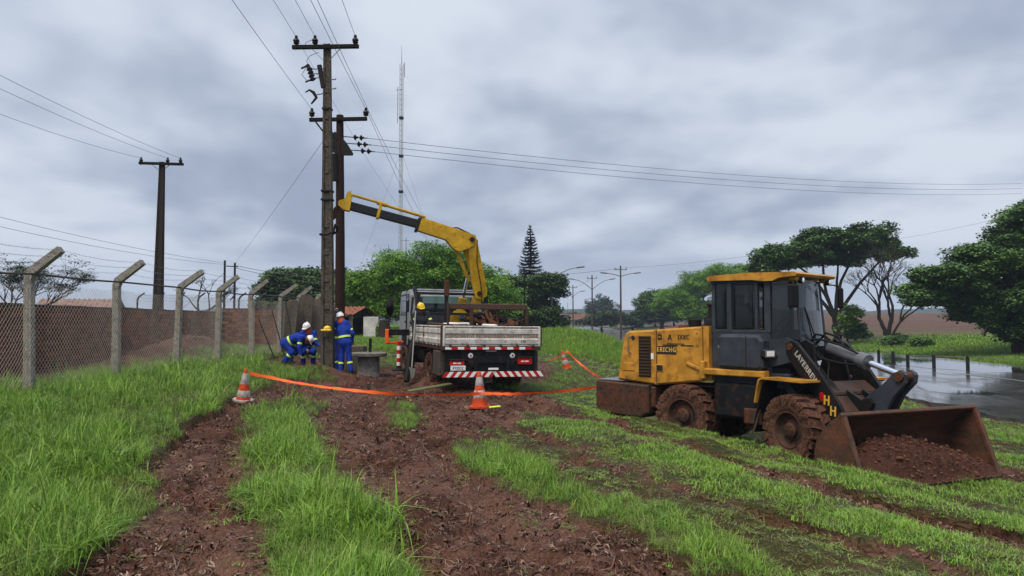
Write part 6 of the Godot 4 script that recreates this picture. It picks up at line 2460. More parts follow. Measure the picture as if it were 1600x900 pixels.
	g.prism([V(0.1, 0.17), V(0.6, 0.19), V(l2 - 0.05, 0.21), V(l2 - 0.05, 0.15), V(0.1, 0.15)], -0.1, 0.1, OF)
	obj("outer_boom", g, M.crane_yellow, t)
	g = Geo.new()
	g.tube([OF * Vector3(0.1, 0.19, 0.1), OF * Vector3(0.5, 0.25, 0.08), OF * Vector3(0.9, 0.12, 0.17), OF * Vector3(1.3, 0.19, 0.17), OF * Vector3(l2, 0.22, 0.1)], 0.022, 6)
	obj("boom_hose", g, M.rubber, t)
	g = Geo.new()
	g.xf = OF
	g.box(Vector3(l2 + 0.02, -0.03, 0), Vector3(0.09, 0.42, 0.38), 0.02)
	obj("boom_collar", g, M.black_iron, t)
	# knuckle link and upper ram
	g = Geo.new()
	g.bar(P1.lerp(P0, 0.75) + out * 0.24, OF * Vector3(0.36, -0.40, 0), 0.10, 0.09, 0.015)
	g.bar(P1.lerp(P0, 0.55) + out * 0.12, OF * Vector3(0.12, -0.30, 0), 0.16, 0.08, 0.015)
	obj("knuckle_link", g, M.crane_yellow, t)
	# black extension, its guide and the tip with the hook gear
	g = Geo.new()
	var OE := Transform3D(OF.basis, P2)
	var l3 := P2.distance_to(P3)
	g.bar(P2, P3, 0.24, 0.24, 0.02, OF.basis.y)
	obj("boom_extension", g, mat("extension_black", L(0.016, 0.017, 0.02), 0.45), t)
	g = Geo.new()
	var d3 := (P3 - P2).normalized()
	var u3 := side.cross(d3).normalized()
	g.cyl(P2 + u3 * 0.26 - d3 * 0.15, P3.lerp(P2, 0.42) + u3 * 0.30, 0.045, -1.0, 12)
	g.cyl(P3.lerp(P2, 0.50) + u3 * 0.30, P3.lerp(P2, 0.36) + u3 * 0.31, 0.065, -1.0, 12)
	g.cyl(P3.lerp(P2, 0.45) + u3 * 0.32, P3 + u3 * 0.33, 0.04, -1.0, 12)
	obj("extension_ram", g, M.crane_yellow, t)
	g = Geo.new()
	g.bar(P3.lerp(P2, 0.42) - u3 * 0.16, P3.lerp(P2, 0.42) + u3 * 0.32, 0.27, 0.09, 0.015, d3)
	obj("guide_bracket", g, M.crane_yellow, t)
	g = Geo.new()
	var TF := Transform3D(Basis(d3, u3, side), P3)
	g.prism([V(-0.05, -0.16), V(-0.02, 0.30), V(0.06, 0.40), V(0.14, 0.36), V(0.16, 0.15), V(0.32, 0.05), V(0.30, -0.08), V(0.12, -0.17)], -0.14, 0.14, TF)
	obj("boom_tip", g, M.crane_yellow, t)
	g = Geo.new()
	g.tube([TF * Vector3(0.26, -0.02, 0), TF * Vector3(0.34, -0.2, 0), TF * Vector3(0.32, -0.42, 0), TF * Vector3(0.38, -0.55, 0)], [0.05, 0.07, 0.06, 0.03], 8)
	g.tube([TF * Vector3(0.38, -0.5, 0), TF * Vector3(0.40, -0.72, 0), TF * Vector3(0.48, -0.85, 0)], 0.03, 6)
	obj("hook", g, M.rust_scrap, t)
	# sling round the pole
	g = Geo.new()
	g.tube([W(-5.0, 4.42, 20.75), W(-5.06, 4.2, 20.78), W(-5.24, 4.12, 20.74), W(-5.44, 4.13, 20.78), W(-5.46, 4.14, 21.0), W(-5.44, 4.15, 21.22), W(-5.2, 4.18, 21.24), W(-5.03, 4.25, 21.1), W(-5.0, 4.42, 20.9)], 0.035, 6)
	single("lifting_sling", g, M.black_iron, "dark lifting sling round the concrete pole below the crane's tip", "sling")
	# --- what lies on the bed
	g = Geo.new()
	g.xf = T
	for i in 9:
		var pts := []
		var a := Vector3(rnd(0.5, 1.2), 1.42, rnd(0.0, 0.9))
		for k in 7:
			pts.append(a + Vector3(0.05 * k, 0.22 * sin(k * 0.9 + i) + 0.06 * k * rnd(0.2, 1.2), (rnd(-0.14, 0.16)) + 0.02 * k * (i - 4)))
		g.tube(pts, [0.08, 0.10, 0.09, 0.075, 0.06, 0.045, 0.02], 8)
	single("root_stump", g, M.rust_scrap, "tangle of brown roots lying on the truck's bed under the rail", "roots")
	var lb := ["long white pipe slanting over the truck's bed to the tailgate", "short white pipe lying at the left of the truck's bed", "brown plank lying on the truck's bed behind the side board"]
	var pq := [[Vector3(2.6, 1.62, -0.45), Vector3(0.15, 1.58, 0.15)], [Vector3(1.4, 1.60, -0.9), Vector3(1.5, 1.62, -0.2)], [Vector3(2.6, 1.62, -1.0), Vector3(0.9, 1.58, -0.85)]]
	for i in 3:
		g = Geo.new()
		g.xf = T
		if i < 2:
			g.tube([pq[i][0], pq[i][1]], 0.035, 10)
		else:
			g.bar(pq[i][0], pq[i][1], 0.2, 0.05, 0.01)
		single("white_pipe" if i < 2 else "plank", g, M.clean_white if i < 2 else M.rust_scrap, lb[i], "pipe" if i < 2 else "plank")
	# dark load under it all
	g = Geo.new()
	g.xf = T
	for i in 64:
		var high := 0.32 if i < 26 else 0.78
		g.box(Vector3(rnd(0.5, 3.6), 1.14 + rnd(0.02, high), rnd(-1.0, 1.0) if i < 26 else rnd(-0.1, 1.1)), Vector3(rnd(0.3, 1.1), rnd(0.04, 0.18), rnd(0.05, 0.24)), 0.02, Basis.from_euler(Vector3(rnd(-0.4, 0.4), rnd(0, 3), rnd(-0.45, 0.45))))
	var sc := single("scrap_wood", g, M.dark_timber, "dark broken timber heaped low on the truck's bed", "scrap")
	sc.set_meta("kind", "stuff")
	# shovel and black hose leaning on the side board
	g = Geo.new()
	g.xf = T
	g.tube([Vector3(3.6, 2.35, -1.30), Vector3(3.5, 1.9, -1.36), Vector3(2.7, 1.3, -1.42), Vector3(2.2, 0.75, -1.62), Vector3(1.9, 0.1, -1.75)], [0.03, 0.035, 0.045, 0.06, 0.075], 8)
	single("black_hose", g, M.rubber, "thick black hose hanging over the truck's left side board into the mud", "hose")
	g = Geo.new()
	g.xf = T
	g.tube([Vector3(2.9, 1.95, -1.35), Vector3(2.3, 1.1, -1.5), Vector3(1.95, 0.45, -1.6)], 0.022, 6)
	g.prism([V(-0.12, 0.0), V(0.12, 0.0), V(0.13, -0.22), V(0.0, -0.36), V(-0.13, -0.22)], -0.01, 0.01, Transform3D(Basis.from_euler(Vector3(0, 0.9, 0.25)), Vector3(1.95, 0.45, -1.6)))
	single("shovel", g, M.grey_iron, "grey shovel leaning against the truck's left side board", "shovel")
# ------------------------------------------------------------------ cones, barrier tape, manhole
func cone(label: String, x: float, z: float, tilt: Vector3, full: bool, s := 1.0, sink := 0.0) -> Node3D:
	var t := thing("traffic_cone", label, "traffic cone", Transform3D(Basis.from_euler(tilt).scaled(Vector3.ONE * s), W(x, gh(x, z) + 0.01 - sink, z)), "cones holding the barrier tape")
	var H := 0.70
	var R := func(y: float) -> float:
		return lerpf(0.165, 0.034, y / H)
	var cuts := [0.03, 0.19, 0.34, 0.43, 0.60, 0.70] if full else [0.03, 0.10, 0.24, 0.38, 0.62, 0.70]
	var g := Geo.new()
	g.lathe([V(R.call(0.03), 0.03), V(R.call(cuts[1]), cuts[1]), V(R.call(cuts[2]), cuts[2]), V(R.call(cuts[3]), cuts[3]), V(R.call(cuts[4]), cuts[4]), V(R.call(0.70), 0.70), V(0.03, 0.708), V(0.022, 0.70), V(0.02, 0.6)], 24)
	obj("cone_body", g, M.cone_orange, t)
	for b in [[cuts[1], cuts[2]], [cuts[3], cuts[4]]]:
		var w := Geo.new()
		w.lathe([V(R.call(b[0]) + 0.001, b[0]), V(R.call(b[0]) + 0.003, b[0] + 0.004), V(R.call(b[1]) + 0.003, b[1] - 0.004), V(R.call(b[1]) + 0.001, b[1])], 24)
		obj("white_band", w, M.cone_white, t)
	g = Geo.new()
	var q := []
	for k in 8:
		var a := TAU * (k + 0.5) / 8.0
		q.append(V(cos(a) * 0.23, sin(a) * 0.23))
	g.prism(q, 0.0, 0.035, Transform3D(Basis.from_euler(Vector3(-PI / 2, 0, 0)), Vector3.ZERO))
	obj("cone_base", g, M.cone_orange if full else M.cone_white, t)
	return t

# ribbon standing on edge, twisting a little as it sags
func tape(pts: Array, w: float, twist: Array) -> Geo:
	var g := Geo.new()
	var n := pts.size()
	var E := []
	for i in n:
		var d: Vector3 = (pts[mini(i + 1, n - 1)] - pts[maxi(i - 1, 0)]).normalized()
		var side := d.cross(Vector3.UP).normalized()
		var a: float = twist[i]
		var v := (Vector3.UP * cos(a) + side * sin(a)).normalized()
		var cw := w * (0.55 + 0.45 * absf(sin(i * 0.71 + twist[0] * 9.0)) * (1.0 if i % 5 else 0.6))
		E.append([pts[i] + v * cw * 0.5, pts[i] - v * cw * 0.5, d.cross(v)])
	for i in n - 1:
		g.tri(E[i][0], E[i][1], E[i + 1][1], E[i][2], E[i][2], E[i + 1][2])
		g.tri(E[i][0], E[i + 1][1], E[i + 1][0], E[i][2], E[i + 1][2], E[i + 1][2])
	return g

func tape_run(a: Vector3, b: Vector3, sag: float, label: String, seed_: int) -> void:
	var n := 60
	var pts := []
	var tw := []
	var f := noise(1.0, seed_, 2)
	for i in n + 1:
		var t := i / float(n)
		pts.append(a.lerp(b, t) + Vector3.DOWN * sag * 4.0 * t * (1.0 - t) + Vector3(0, 0.012 * f.get_noise_1d(t * 6.0), 0))
		tw.append(0.9 * f.get_noise_1d(t * 2.2 + 5.0) + 0.5 * sin(t * PI * 2.0 + seed_))
	single("barrier_tape", tape(pts, 0.07, tw), M.tape_orange, label, "barrier tape", "orange tape round the site")

func build_site() -> void:
	mat("cone_orange", L(0.72, 0.085, 0.02), 0.45, 0.0, TX.soft, 3.0)
	coat(M.cone_orange, TX.thin_mud)
	mat("cone_white", L(0.55, 0.53, 0.52), 0.5, 0.0, TX.soft, 3.0)
	coat(M.cone_white, TX.thin_mud)
	cone("crooked muddy traffic cone at the grass edge on the left, holding the tape's end", -5.12, 14.1, Vector3(0.10, 0.0, -0.10), false, 0.86)
	cone("upright orange and white traffic cone standing before the truck's striped bumper", -0.62, 14.35, Vector3(0.0, 0.3, 0.03), true, 0.98)
	cone("small distant traffic cone leaning in the grass right of the truck", 2.02, 27.2, Vector3(0.05, 0.0, 0.28), true, 0.98)
	var m := Geo.new()
	m.box(Vector3(0, 0.03, 0), Vector3(0.5, 0.06, 0.12), 0.025, Basis.from_euler(Vector3(0, 0.3, 0.05)))
	var gl := single("work_glove", m, M.hivis, "flat yellow and pink strap lying at the foot of the middle cone", "strap")
	gl.position = W(-0.33, gh(-0.33, 14.2) + 0.02, 14.2)
	gl.scale = Vector3(0.45, 0.5, 0.5)
	gl.name = "strap"
	var c1 := W(-5.0, gh(-5.12, 14.1) + 0.53, 14.08)
	var c2 := W(-0.60, gh(-0.62, 14.35) + 0.30, 14.14)
	tape_run(c1, c2, 0.16, "long orange barrier tape sagging from the crooked cone to the middle cone", 3)
	tape_run(c2, W(2.0, gh(2.0, 16.0) + 0.62, 16.0), 0.07, "orange barrier tape running from the middle cone to the loader's rear", 5)
	tape_run(W(2.04, gh(2.02, 27.2) + 0.66, 27.15), W(1.0, 0.62, 19.6), 0.03, "short orange barrier tape from the truck to the small distant cone", 8)
	tape_run(W(2.04, gh(2.02, 27.2) + 0.66, 27.15), W(2.35, 0.22, 16.4), 0.12, "orange barrier tape sagging from the small distant cone to the loader", 9)
	# concrete pedestal: pipe with a slab on top
	var px := -4.33
	var pz := 22.3
	var py := gh(px, pz) - 0.12
	var t := thing("manhole_pedestal", "grey concrete pipe standing on end with a thick slab on top, left of the truck", "manhole", Transform3D(Basis(), W(px, py, pz)))
	var g := Geo.new()
	g.lathe([V(0.36, 0), V(0.355, 0.12), V(0.325, 0.16), V(0.325, 0.66), V(0.0, 0.66)], 28)
	obj("pipe", g, M.concrete, t)
	g = Geo.new()
	g.lathe([V(0.0, 0.66), V(0.50, 0.66), V(0.545, 0.68), V(0.55, 0.755), V(0.53, 0.775), V(0.0, 0.785)], 28)
	obj("slab", g, M.concrete, t)
	g = Geo.new()
	g.box(Vector3(0, 0.45, 0), Vector3(0.62, 0.9, 0.5), 0.03)
	var o := single("concrete_block", g, mat("slab", L(0.17, 0.145, 0.12), 0.9, 0.0, TX.grain, 1.0), "square grey concrete block just behind the pedestal", "block")
	o.position = W(-4.95, gh(-4.95, 23.4) - 0.15, 23.4)
	g = Geo.new()
	g.tube([Vector3(0, 0, 0), Vector3(0.01, 0.42, 0)], 0.045, 10)
	o = single("black_stub", g, M.black_iron, "short black pipe stub standing on the concrete slab", "pipe")
	o.position = W(-4.3, py + 0.78, 22.35)
	# yellow cap held on the pole
	g = Geo.new()
	g.box(Vector3(0, 0, 0), Vector3(0.28, 0.05, 0.18), 0.02)
	g.sphere(Vector3(0.03, 0.05, 0), Vector3(0.11, 0.075, 0.09), 12, 8)
	o = single("yellow_helmet", g, M.helmet_yellow, "yellow hard hat hanging on the concrete pole beside the standing worker", "hard hat")
	o.position = W(-5.22, gh(-5.24, 21.0) + 1.02, 20.72)
	# planks and spoil
	g = Geo.new()
	g.box(Vector3(0, 0.02, 0), Vector3(1.1, 0.03, 0.16), 0.006, Basis.from_euler(Vector3(0.1, 0.5, 0.12)))
	o = single("loose_board", g, mat("board_green", L(0.18, 0.20, 0.10), 0.8, 0.0, TX.grain, 2.0), "pale greenish board lying on the mud before the truck's left rear wheel", "board")
	o.position = W(-1.95, gh(-1.95, 17.6) + 0.08, 17.6)

# ------------------------------------------------------------------ people
# a body: tapered capsules joined by a smooth minimum and meshed as surface nets, coloured by the nearest limb
func body_mesh(bones: Array, cell: float, k: float, g: Geo) -> void:
	var lo := Vector3.ONE * 1e9
	var hi := -lo
	for b in bones:
		var r := maxf(b[2], b[3]) + cell * 3.0
		for p in [b[0], b[1]]:
			lo = lo.min(p - Vector3.ONE * r)
			hi = hi.max(p + Vector3.ONE * r)
	var n := Vector3i(((hi - lo) / cell).ceil()) + Vector3i.ONE
	var acc := PackedFloat32Array()
	var bestd := PackedFloat32Array()
	var who := PackedInt32Array()
	acc.resize(n.x * n.y * n.z)
	bestd.resize(acc.size())
	bestd.fill(1e9)
	who.resize(acc.size())
	var kk := 1.0 / k
	for bi in bones.size():
		var b = bones[bi]
		var a: Vector3 = b[0]
		var e: Vector3 = b[1]
		var ra: float = b[2]
		var rb: float = b[3]
		var ab := e - a
		var l2 := maxf(ab.length_squared(), 1e-9)
		var r := maxf(ra, rb) + k * 3.0 + cell
		var i0 := Vector3i(((a.min(e) - Vector3.ONE * r - lo) / cell).floor()).max(Vector3i.ZERO)
		var i1 := Vector3i(((a.max(e) + Vector3.ONE * r - lo) / cell).ceil()).min(n - Vector3i.ONE)
		for z in range(i0.z, i1.z + 1):
			for y in range(i0.y, i1.y + 1):
				for x in range(i0.x, i1.x + 1):
					var p := lo + Vector3(x, y, z) * cell
					var t := clampf((p - a).dot(ab) / l2, 0.0, 1.0)
					var d := p.distance_to(a + ab * t) - lerpf(ra, rb, t)
					if d > k * 4.0:
						continue
					var id := (z * n.y + y) * n.x + x
					acc[id] += exp(-d * kk)
					if d < bestd[id]:
						bestd[id] = d
						who[id] = bi
	var D := PackedFloat32Array()
	D.resize(acc.size())
	for i in acc.size():
		D[i] = -k * log(acc[i]) if acc[i] > 1e-9 else 1.0
	var vid := {}
	var vp := []
	var vc := []
	var stepy := n.x
	var stepz := n.x * n.y
	var offs := [0, 1, stepy, stepy + 1, stepz, stepz + 1, stepz + stepy, stepz + stepy + 1]
	for z in n.z - 1:
		for y in n.y - 1:
			for x in n.x - 1:
				var id := (z * n.y + y) * n.x + x
				var neg := 0
				for o in offs:
					if D[id + o] < 0.0:
						neg += 1
				if neg == 0 or neg == 8:
					continue
				var s := Vector3.ZERO
				var c := 0
				for e in [[0, 1], [2, 3], [4, 5], [6, 7], [0, 2], [1, 3], [4, 6], [5, 7], [0, 4], [1, 5], [2, 6], [3, 7]]:
					var da := D[id + offs[e[0]]]
					var db := D[id + offs[e[1]]]
					if (da < 0.0) != (db < 0.0):
						var t := da / (da - db)
						var pa := Vector3(e[0] & 1, (e[0] >> 1) & 1, e[0] >> 2)
						var pb := Vector3(e[1] & 1, (e[1] >> 1) & 1, e[1] >> 2)
						s += pa.lerp(pb, t)
						c += 1
				vid[id] = vp.size()
				vp.append(lo + (Vector3(x, y, z) + s / c) * cell)
				var best := 0
				var bd := 1e9
				for o in offs:
					if bestd[id + o] < bd:
						bd = bestd[id + o]
						best = who[id + o]
				vc.append(bones[best][4])
	var vn := []
	vn.resize(vp.size())
	vn.fill(Vector3.ZERO)
	var quads := []
	for id in vid:
		for ax in 3:
			var st: int = [1, stepy, stepz][ax]
			var su: int = [stepy, stepz, 1][ax]
			var sv: int = [stepz, 1, stepy][ax]
			if (D[id] < 0.0) == (D[id + st] < 0.0):
				continue
			if not (vid.has(id - su) and vid.has(id - sv) and vid.has(id - su - sv)):
				continue
			var q := [vid[id], vid[id - su], vid[id - su - sv], vid[id - sv]]
			if D[id] >= 0.0:
				q.reverse()
			quads.append(q)
			var nn: Vector3 = (vp[q[2]] - vp[q[0]]).cross(vp[q[3]] - vp[q[1]])
			for i in q:
				vn[i] += nn
	# outward is where the field grows; check once
	var sgn := 1.0
	if quads.size():
		var mid := Vector3.ZERO
		for p in vp:
			mid += p
		mid /= vp.size()
		var tot := 0.0
		for i in vp.size():
			tot += vn[i].dot(vp[i] - mid)
		sgn = signf(tot)
	g.colored = true
	for q in quads:
		for tr in [[0, 1, 2], [0, 2, 3]]:
			var i0: int = q[tr[0]]
			var i1: int = q[tr[1]]
			var i2: int = q[tr[2]]
			g.col = vc[i0]
			g.tri(vp[i0], vp[i1], vp[i2], vn[i0] * sgn, vn[i1] * sgn, vn[i2] * sgn)

const SKIN := Color(0.22, 0.10, 0.06)
const BLUE := Color(0.018, 0.050, 0.36)
const BOOT := Color(0.02, 0.016, 0.014)
const GLOVE := Color(0.35, 0.30, 0.24)

# j: joints by name (local; x right, y up, z toward the camera)
func person(label: String, at: Vector3, yaw: float, j: Dictionary, helmet: Material, hair: Color, neckcloth: Color, cloth := BLUE) -> Node3D:
	var t := thing("person", label, "person", Transform3D(Basis(Vector3.UP, yaw), at), "")
	var b := []
	var pel: Vector3 = j.pelvis
	var ch: Vector3 = j.chest
	var nk: Vector3 = j.neck
	var hd: Vector3 = j.head
	var hx: Vector3 = j.hipaxis * 0.095
	var sx: Vector3 = j.shaxis * 0.175
	var belly := pel.lerp(ch, 0.5)
	b.append([pel - hx * 0.8, pel + hx * 0.8, 0.125, 0.125, BLUE])
	b.append([pel, belly, 0.145, 0.14, BLUE])
	b.append([belly - sx * 0.25, ch - sx * 0.35, 0.125, 0.135, BLUE])
	b.append([belly + sx * 0.25, ch + sx * 0.35, 0.125, 0.135, BLUE])
	b.append([ch - sx * 0.6, ch + sx * 0.6, 0.12, 0.12, BLUE])
	b.append([nk - sx * 0.9, nk + sx * 0.9, 0.07, 0.07, BLUE])
	b.append([ch, nk, 0.12, 0.075, BLUE])
	b.append([nk, nk.lerp(hd, 0.6), 0.058, 0.055, SKIN])
	for s in ["l", "r"]:
		var sg := -1.0 if s == "l" else 1.0
		var sh: Vector3 = nk + sx * sg + (ch - nk) * 0.12
		var el: Vector3 = j["elbow_" + s]
		var wr: Vector3 = j["wrist_" + s]
		b.append([sh, el, 0.072, 0.056, BLUE])
		b.append([el, wr, 0.056, 0.042, BLUE])
		var hp := pel + hx * sg
		var kn: Vector3 = j["knee_" + s]
		var an: Vector3 = j["ankle_" + s]
		b.append([hp, kn, 0.105, 0.078, BLUE])
		b.append([kn, an + (kn - an) * 0.2, 0.076, 0.062, BLUE])
		b.append([an + (kn - an) * 0.22, an, 0.055, 0.05, BOOT])
		var toe: Vector3 = j["toe_" + s] if j.has("toe_" + s) else Vector3(0, -0.03, 0.16)
		b.append([an + Vector3(0, -0.035, 0), an + toe, 0.048, 0.04, BOOT])
	var g := Geo.new()
	for q in b:
		if q[4] == BLUE:
			q[4] = cloth
	body_mesh(b, 0.02, 0.022, g)
	# head: skull, jaw, nose, brow, ears, on a finer grid
	var face: Vector3 = j.face.normalized()
	var up: Vector3 = (hd - nk).normalized()
	up = (up - face * up.dot(face)).normalized()
	var rt := up.cross(face)
	var hb := []
	hb.append([hd - face * 0.03 + up * 0.03, hd + face * 0.015 + up * 0.035, 0.083, 0.078, SKIN])
	hb.append([hd + face * 0.02 - up * 0.02, hd + face * 0.045 - up * 0.075, 0.064, 0.042, SKIN])
	hb.append([hd + face * 0.088 + up * 0.012, hd + face * 0.108 - up * 0.022, 0.012, 0.017, SKIN])
	hb.append([hd + face * 0.086 + up * 0.032 - rt * 0.035, hd + face * 0.086 + up * 0.032 + rt * 0.035, 0.012, 0.012, SKIN])
	hb.append([hd + face * 0.080 - up * 0.052 - rt * 0.018, hd + face * 0.080 - up * 0.052 + rt * 0.018, 0.012, 0.012, Color(0.2, 0.07, 0.05)])
	for s: float in [-1.0, 1.0]:
		hb.append([hd + rt * s * 0.08 - up * 0.02, hd + rt * s * 0.085 + up * 0.02 - face * 0.01, 0.014, 0.018, SKIN])
		hb.append([hd + face * 0.083 + up * 0.012 + rt * s * 0.03, hd + face * 0.085 + up * 0.012 + rt * s * 0.034, 0.011, 0.011, Color(0.03, 0.02, 0.02)])
	hb.append([hd - up * 0.06, nk, 0.056, 0.06, SKIN])
	body_mesh(hb, 0.009, 0.008, g)
	# hands: palm, four fingers, thumb
	for s in ["l", "r"]:
		var el: Vector3 = j["elbow_" + s]
		var wr: Vector3 = j["wrist_" + s]
		var d := (wr - el).normalized()
		var palm: Vector3 = j["palm_" + s].normalized() if j.has("palm_" + s) else Vector3(0, -1, 0)
		palm = (palm - d * palm.dot(d)).normalized()
		var sd := d.cross(palm).normalized()
		var fb := []
		var col: Color = j.get("glove", SKIN)
		fb.append([wr - d * 0.02, wr + d * 0.03, 0.034, 0.03, col])
		fb.append([wr + d * 0.03 - sd * 0.022, wr + d * 0.085 - sd * 0.028, 0.02, 0.016, col])
		fb.append([wr + d * 0.03 + sd * 0.022, wr + d * 0.085 + sd * 0.026, 0.02, 0.016, col])
		fb.append([wr + d * 0.03, wr + d * 0.088, 0.02, 0.017, col])
		for f in 4:
			var o := (f - 1.5) * 0.021
			var ln: float = [0.030, 0.036, 0.034, 0.026][f]
			var k0 := wr + d * (0.085 - absf(f - 1.3) * 0.006) + sd * o
			var k1 := k0 + (d * 0.8 + palm * 0.6).normalized() * ln
			var k2 := k1 + (d * 0.1 + palm).normalized() * ln * 0.8
			var k3 := k2 + (-d * 0.5 + palm * 0.8).normalized() * ln * 0.6
			fb.append([k0, k1, 0.0095, 0.009, col])
			fb.append([k1, k2, 0.009, 0.0085, col])
			fb.append([k2, k3, 0.0085, 0.0075, col])
		var th := wr + d * 0.025 - sd * 0.032
		var t1 := th + (d * 0.7 - sd * 0.5 + palm * 0.4).normalized() * 0.04
		fb.append([th, t1, 0.013, 0.011, col])
		fb.append([t1, t1 + (d * 0.5 + palm * 0.9).normalized() * 0.032, 0.011, 0.009, col])
		body_mesh(fb, 0.0055, 0.004, g)
	obj("body", g, M.blue_cloth, t)
	# helmet with a brim and peak
	if helmet:
		g = Geo.new()
		var HF := Transform3D(Basis(rt, up, face), hd + up * 0.045)
		g.lathe([V(0.112, 0.0), V(0.118, 0.012), V(0.112, 0.03), V(0.105, 0.07), V(0.085, 0.108), V(0.05, 0.13), V(0.0, 0.136)], 20, HF * Transform3D(Basis.from_scale(Vector3(0.95, 1, 1.12)), Vector3.ZERO))
		g.prism([V(-0.085, 0.08), V(0.085, 0.08), V(0.06, 0.165), V(-0.06, 0.165)], -0.004, 0.006, HF * Transform3D(Basis(Vector3.RIGHT, Vector3.BACK, Vector3.DOWN), Vector3(0, 0.008, 0)))
		g.box(HF * Vector3(0, 0.125, 0), Vector3(0.03, 0.03, 0.2), 0.01, HF.basis)
		obj("helmet", g, helmet, t)
	if neckcloth.a > 0.0:
		g = Geo.new()
		g.tint(neckcloth)
		g.lathe([V(0.115, -0.10), V(0.10, -0.02), V(0.095, 0.02)], 14, Transform3D(Basis(rt, up, face), hd - up * 0.03 - face * 0.01))
		obj("neck_cloth", g, M.blue_cloth, t)
	# hi-vis bands
	var bands := []
	bands.append([pel.lerp(ch, 0.42), ch - pel, 0.158, 0.055, sx])
	for s in ["l", "r"]:
		var sg := -1.0 if s == "l" else 1.0
		var sh: Vector3 = nk + sx * sg + (ch - nk) * 0.12
		bands.append([sh.lerp(j["elbow_" + s], 0.62), j["elbow_" + s] - sh, 0.069, 0.05, Vector3.ZERO])
		bands.append([j["knee_" + s].lerp(j["ankle_" + s], 0.35), j["ankle_" + s] - j["knee_" + s], 0.080, 0.05, Vector3.ZERO])
	for q in bands:
		var dd: Vector3 = q[1].normalized()
		var x: Vector3 = q[4].normalized() if q[4] != Vector3.ZERO else (Vector3.RIGHT if absf(dd.x) < 0.8 else Vector3.BACK)
		x = (x - dd * x.dot(dd)).normalized()
		var BF := Transform3D(Basis(x * (1.32 if q[4] != Vector3.ZERO else 1.0), dd, x.cross(dd)), q[0])
		g = Geo.new()
		g.lathe([V(q[2] - 0.01, -q[3] * 0.5), V(q[2], -q[3] * 0.5), V(q[2], q[3] * 0.5), V(q[2] - 0.01, q[3] * 0.5)], 20, BF)
		obj("reflective_band", g, M.hivis, t)
	return t

func v3(x: float, y: float, z: float) -> Vector3:
	return Vector3(x, y, z)

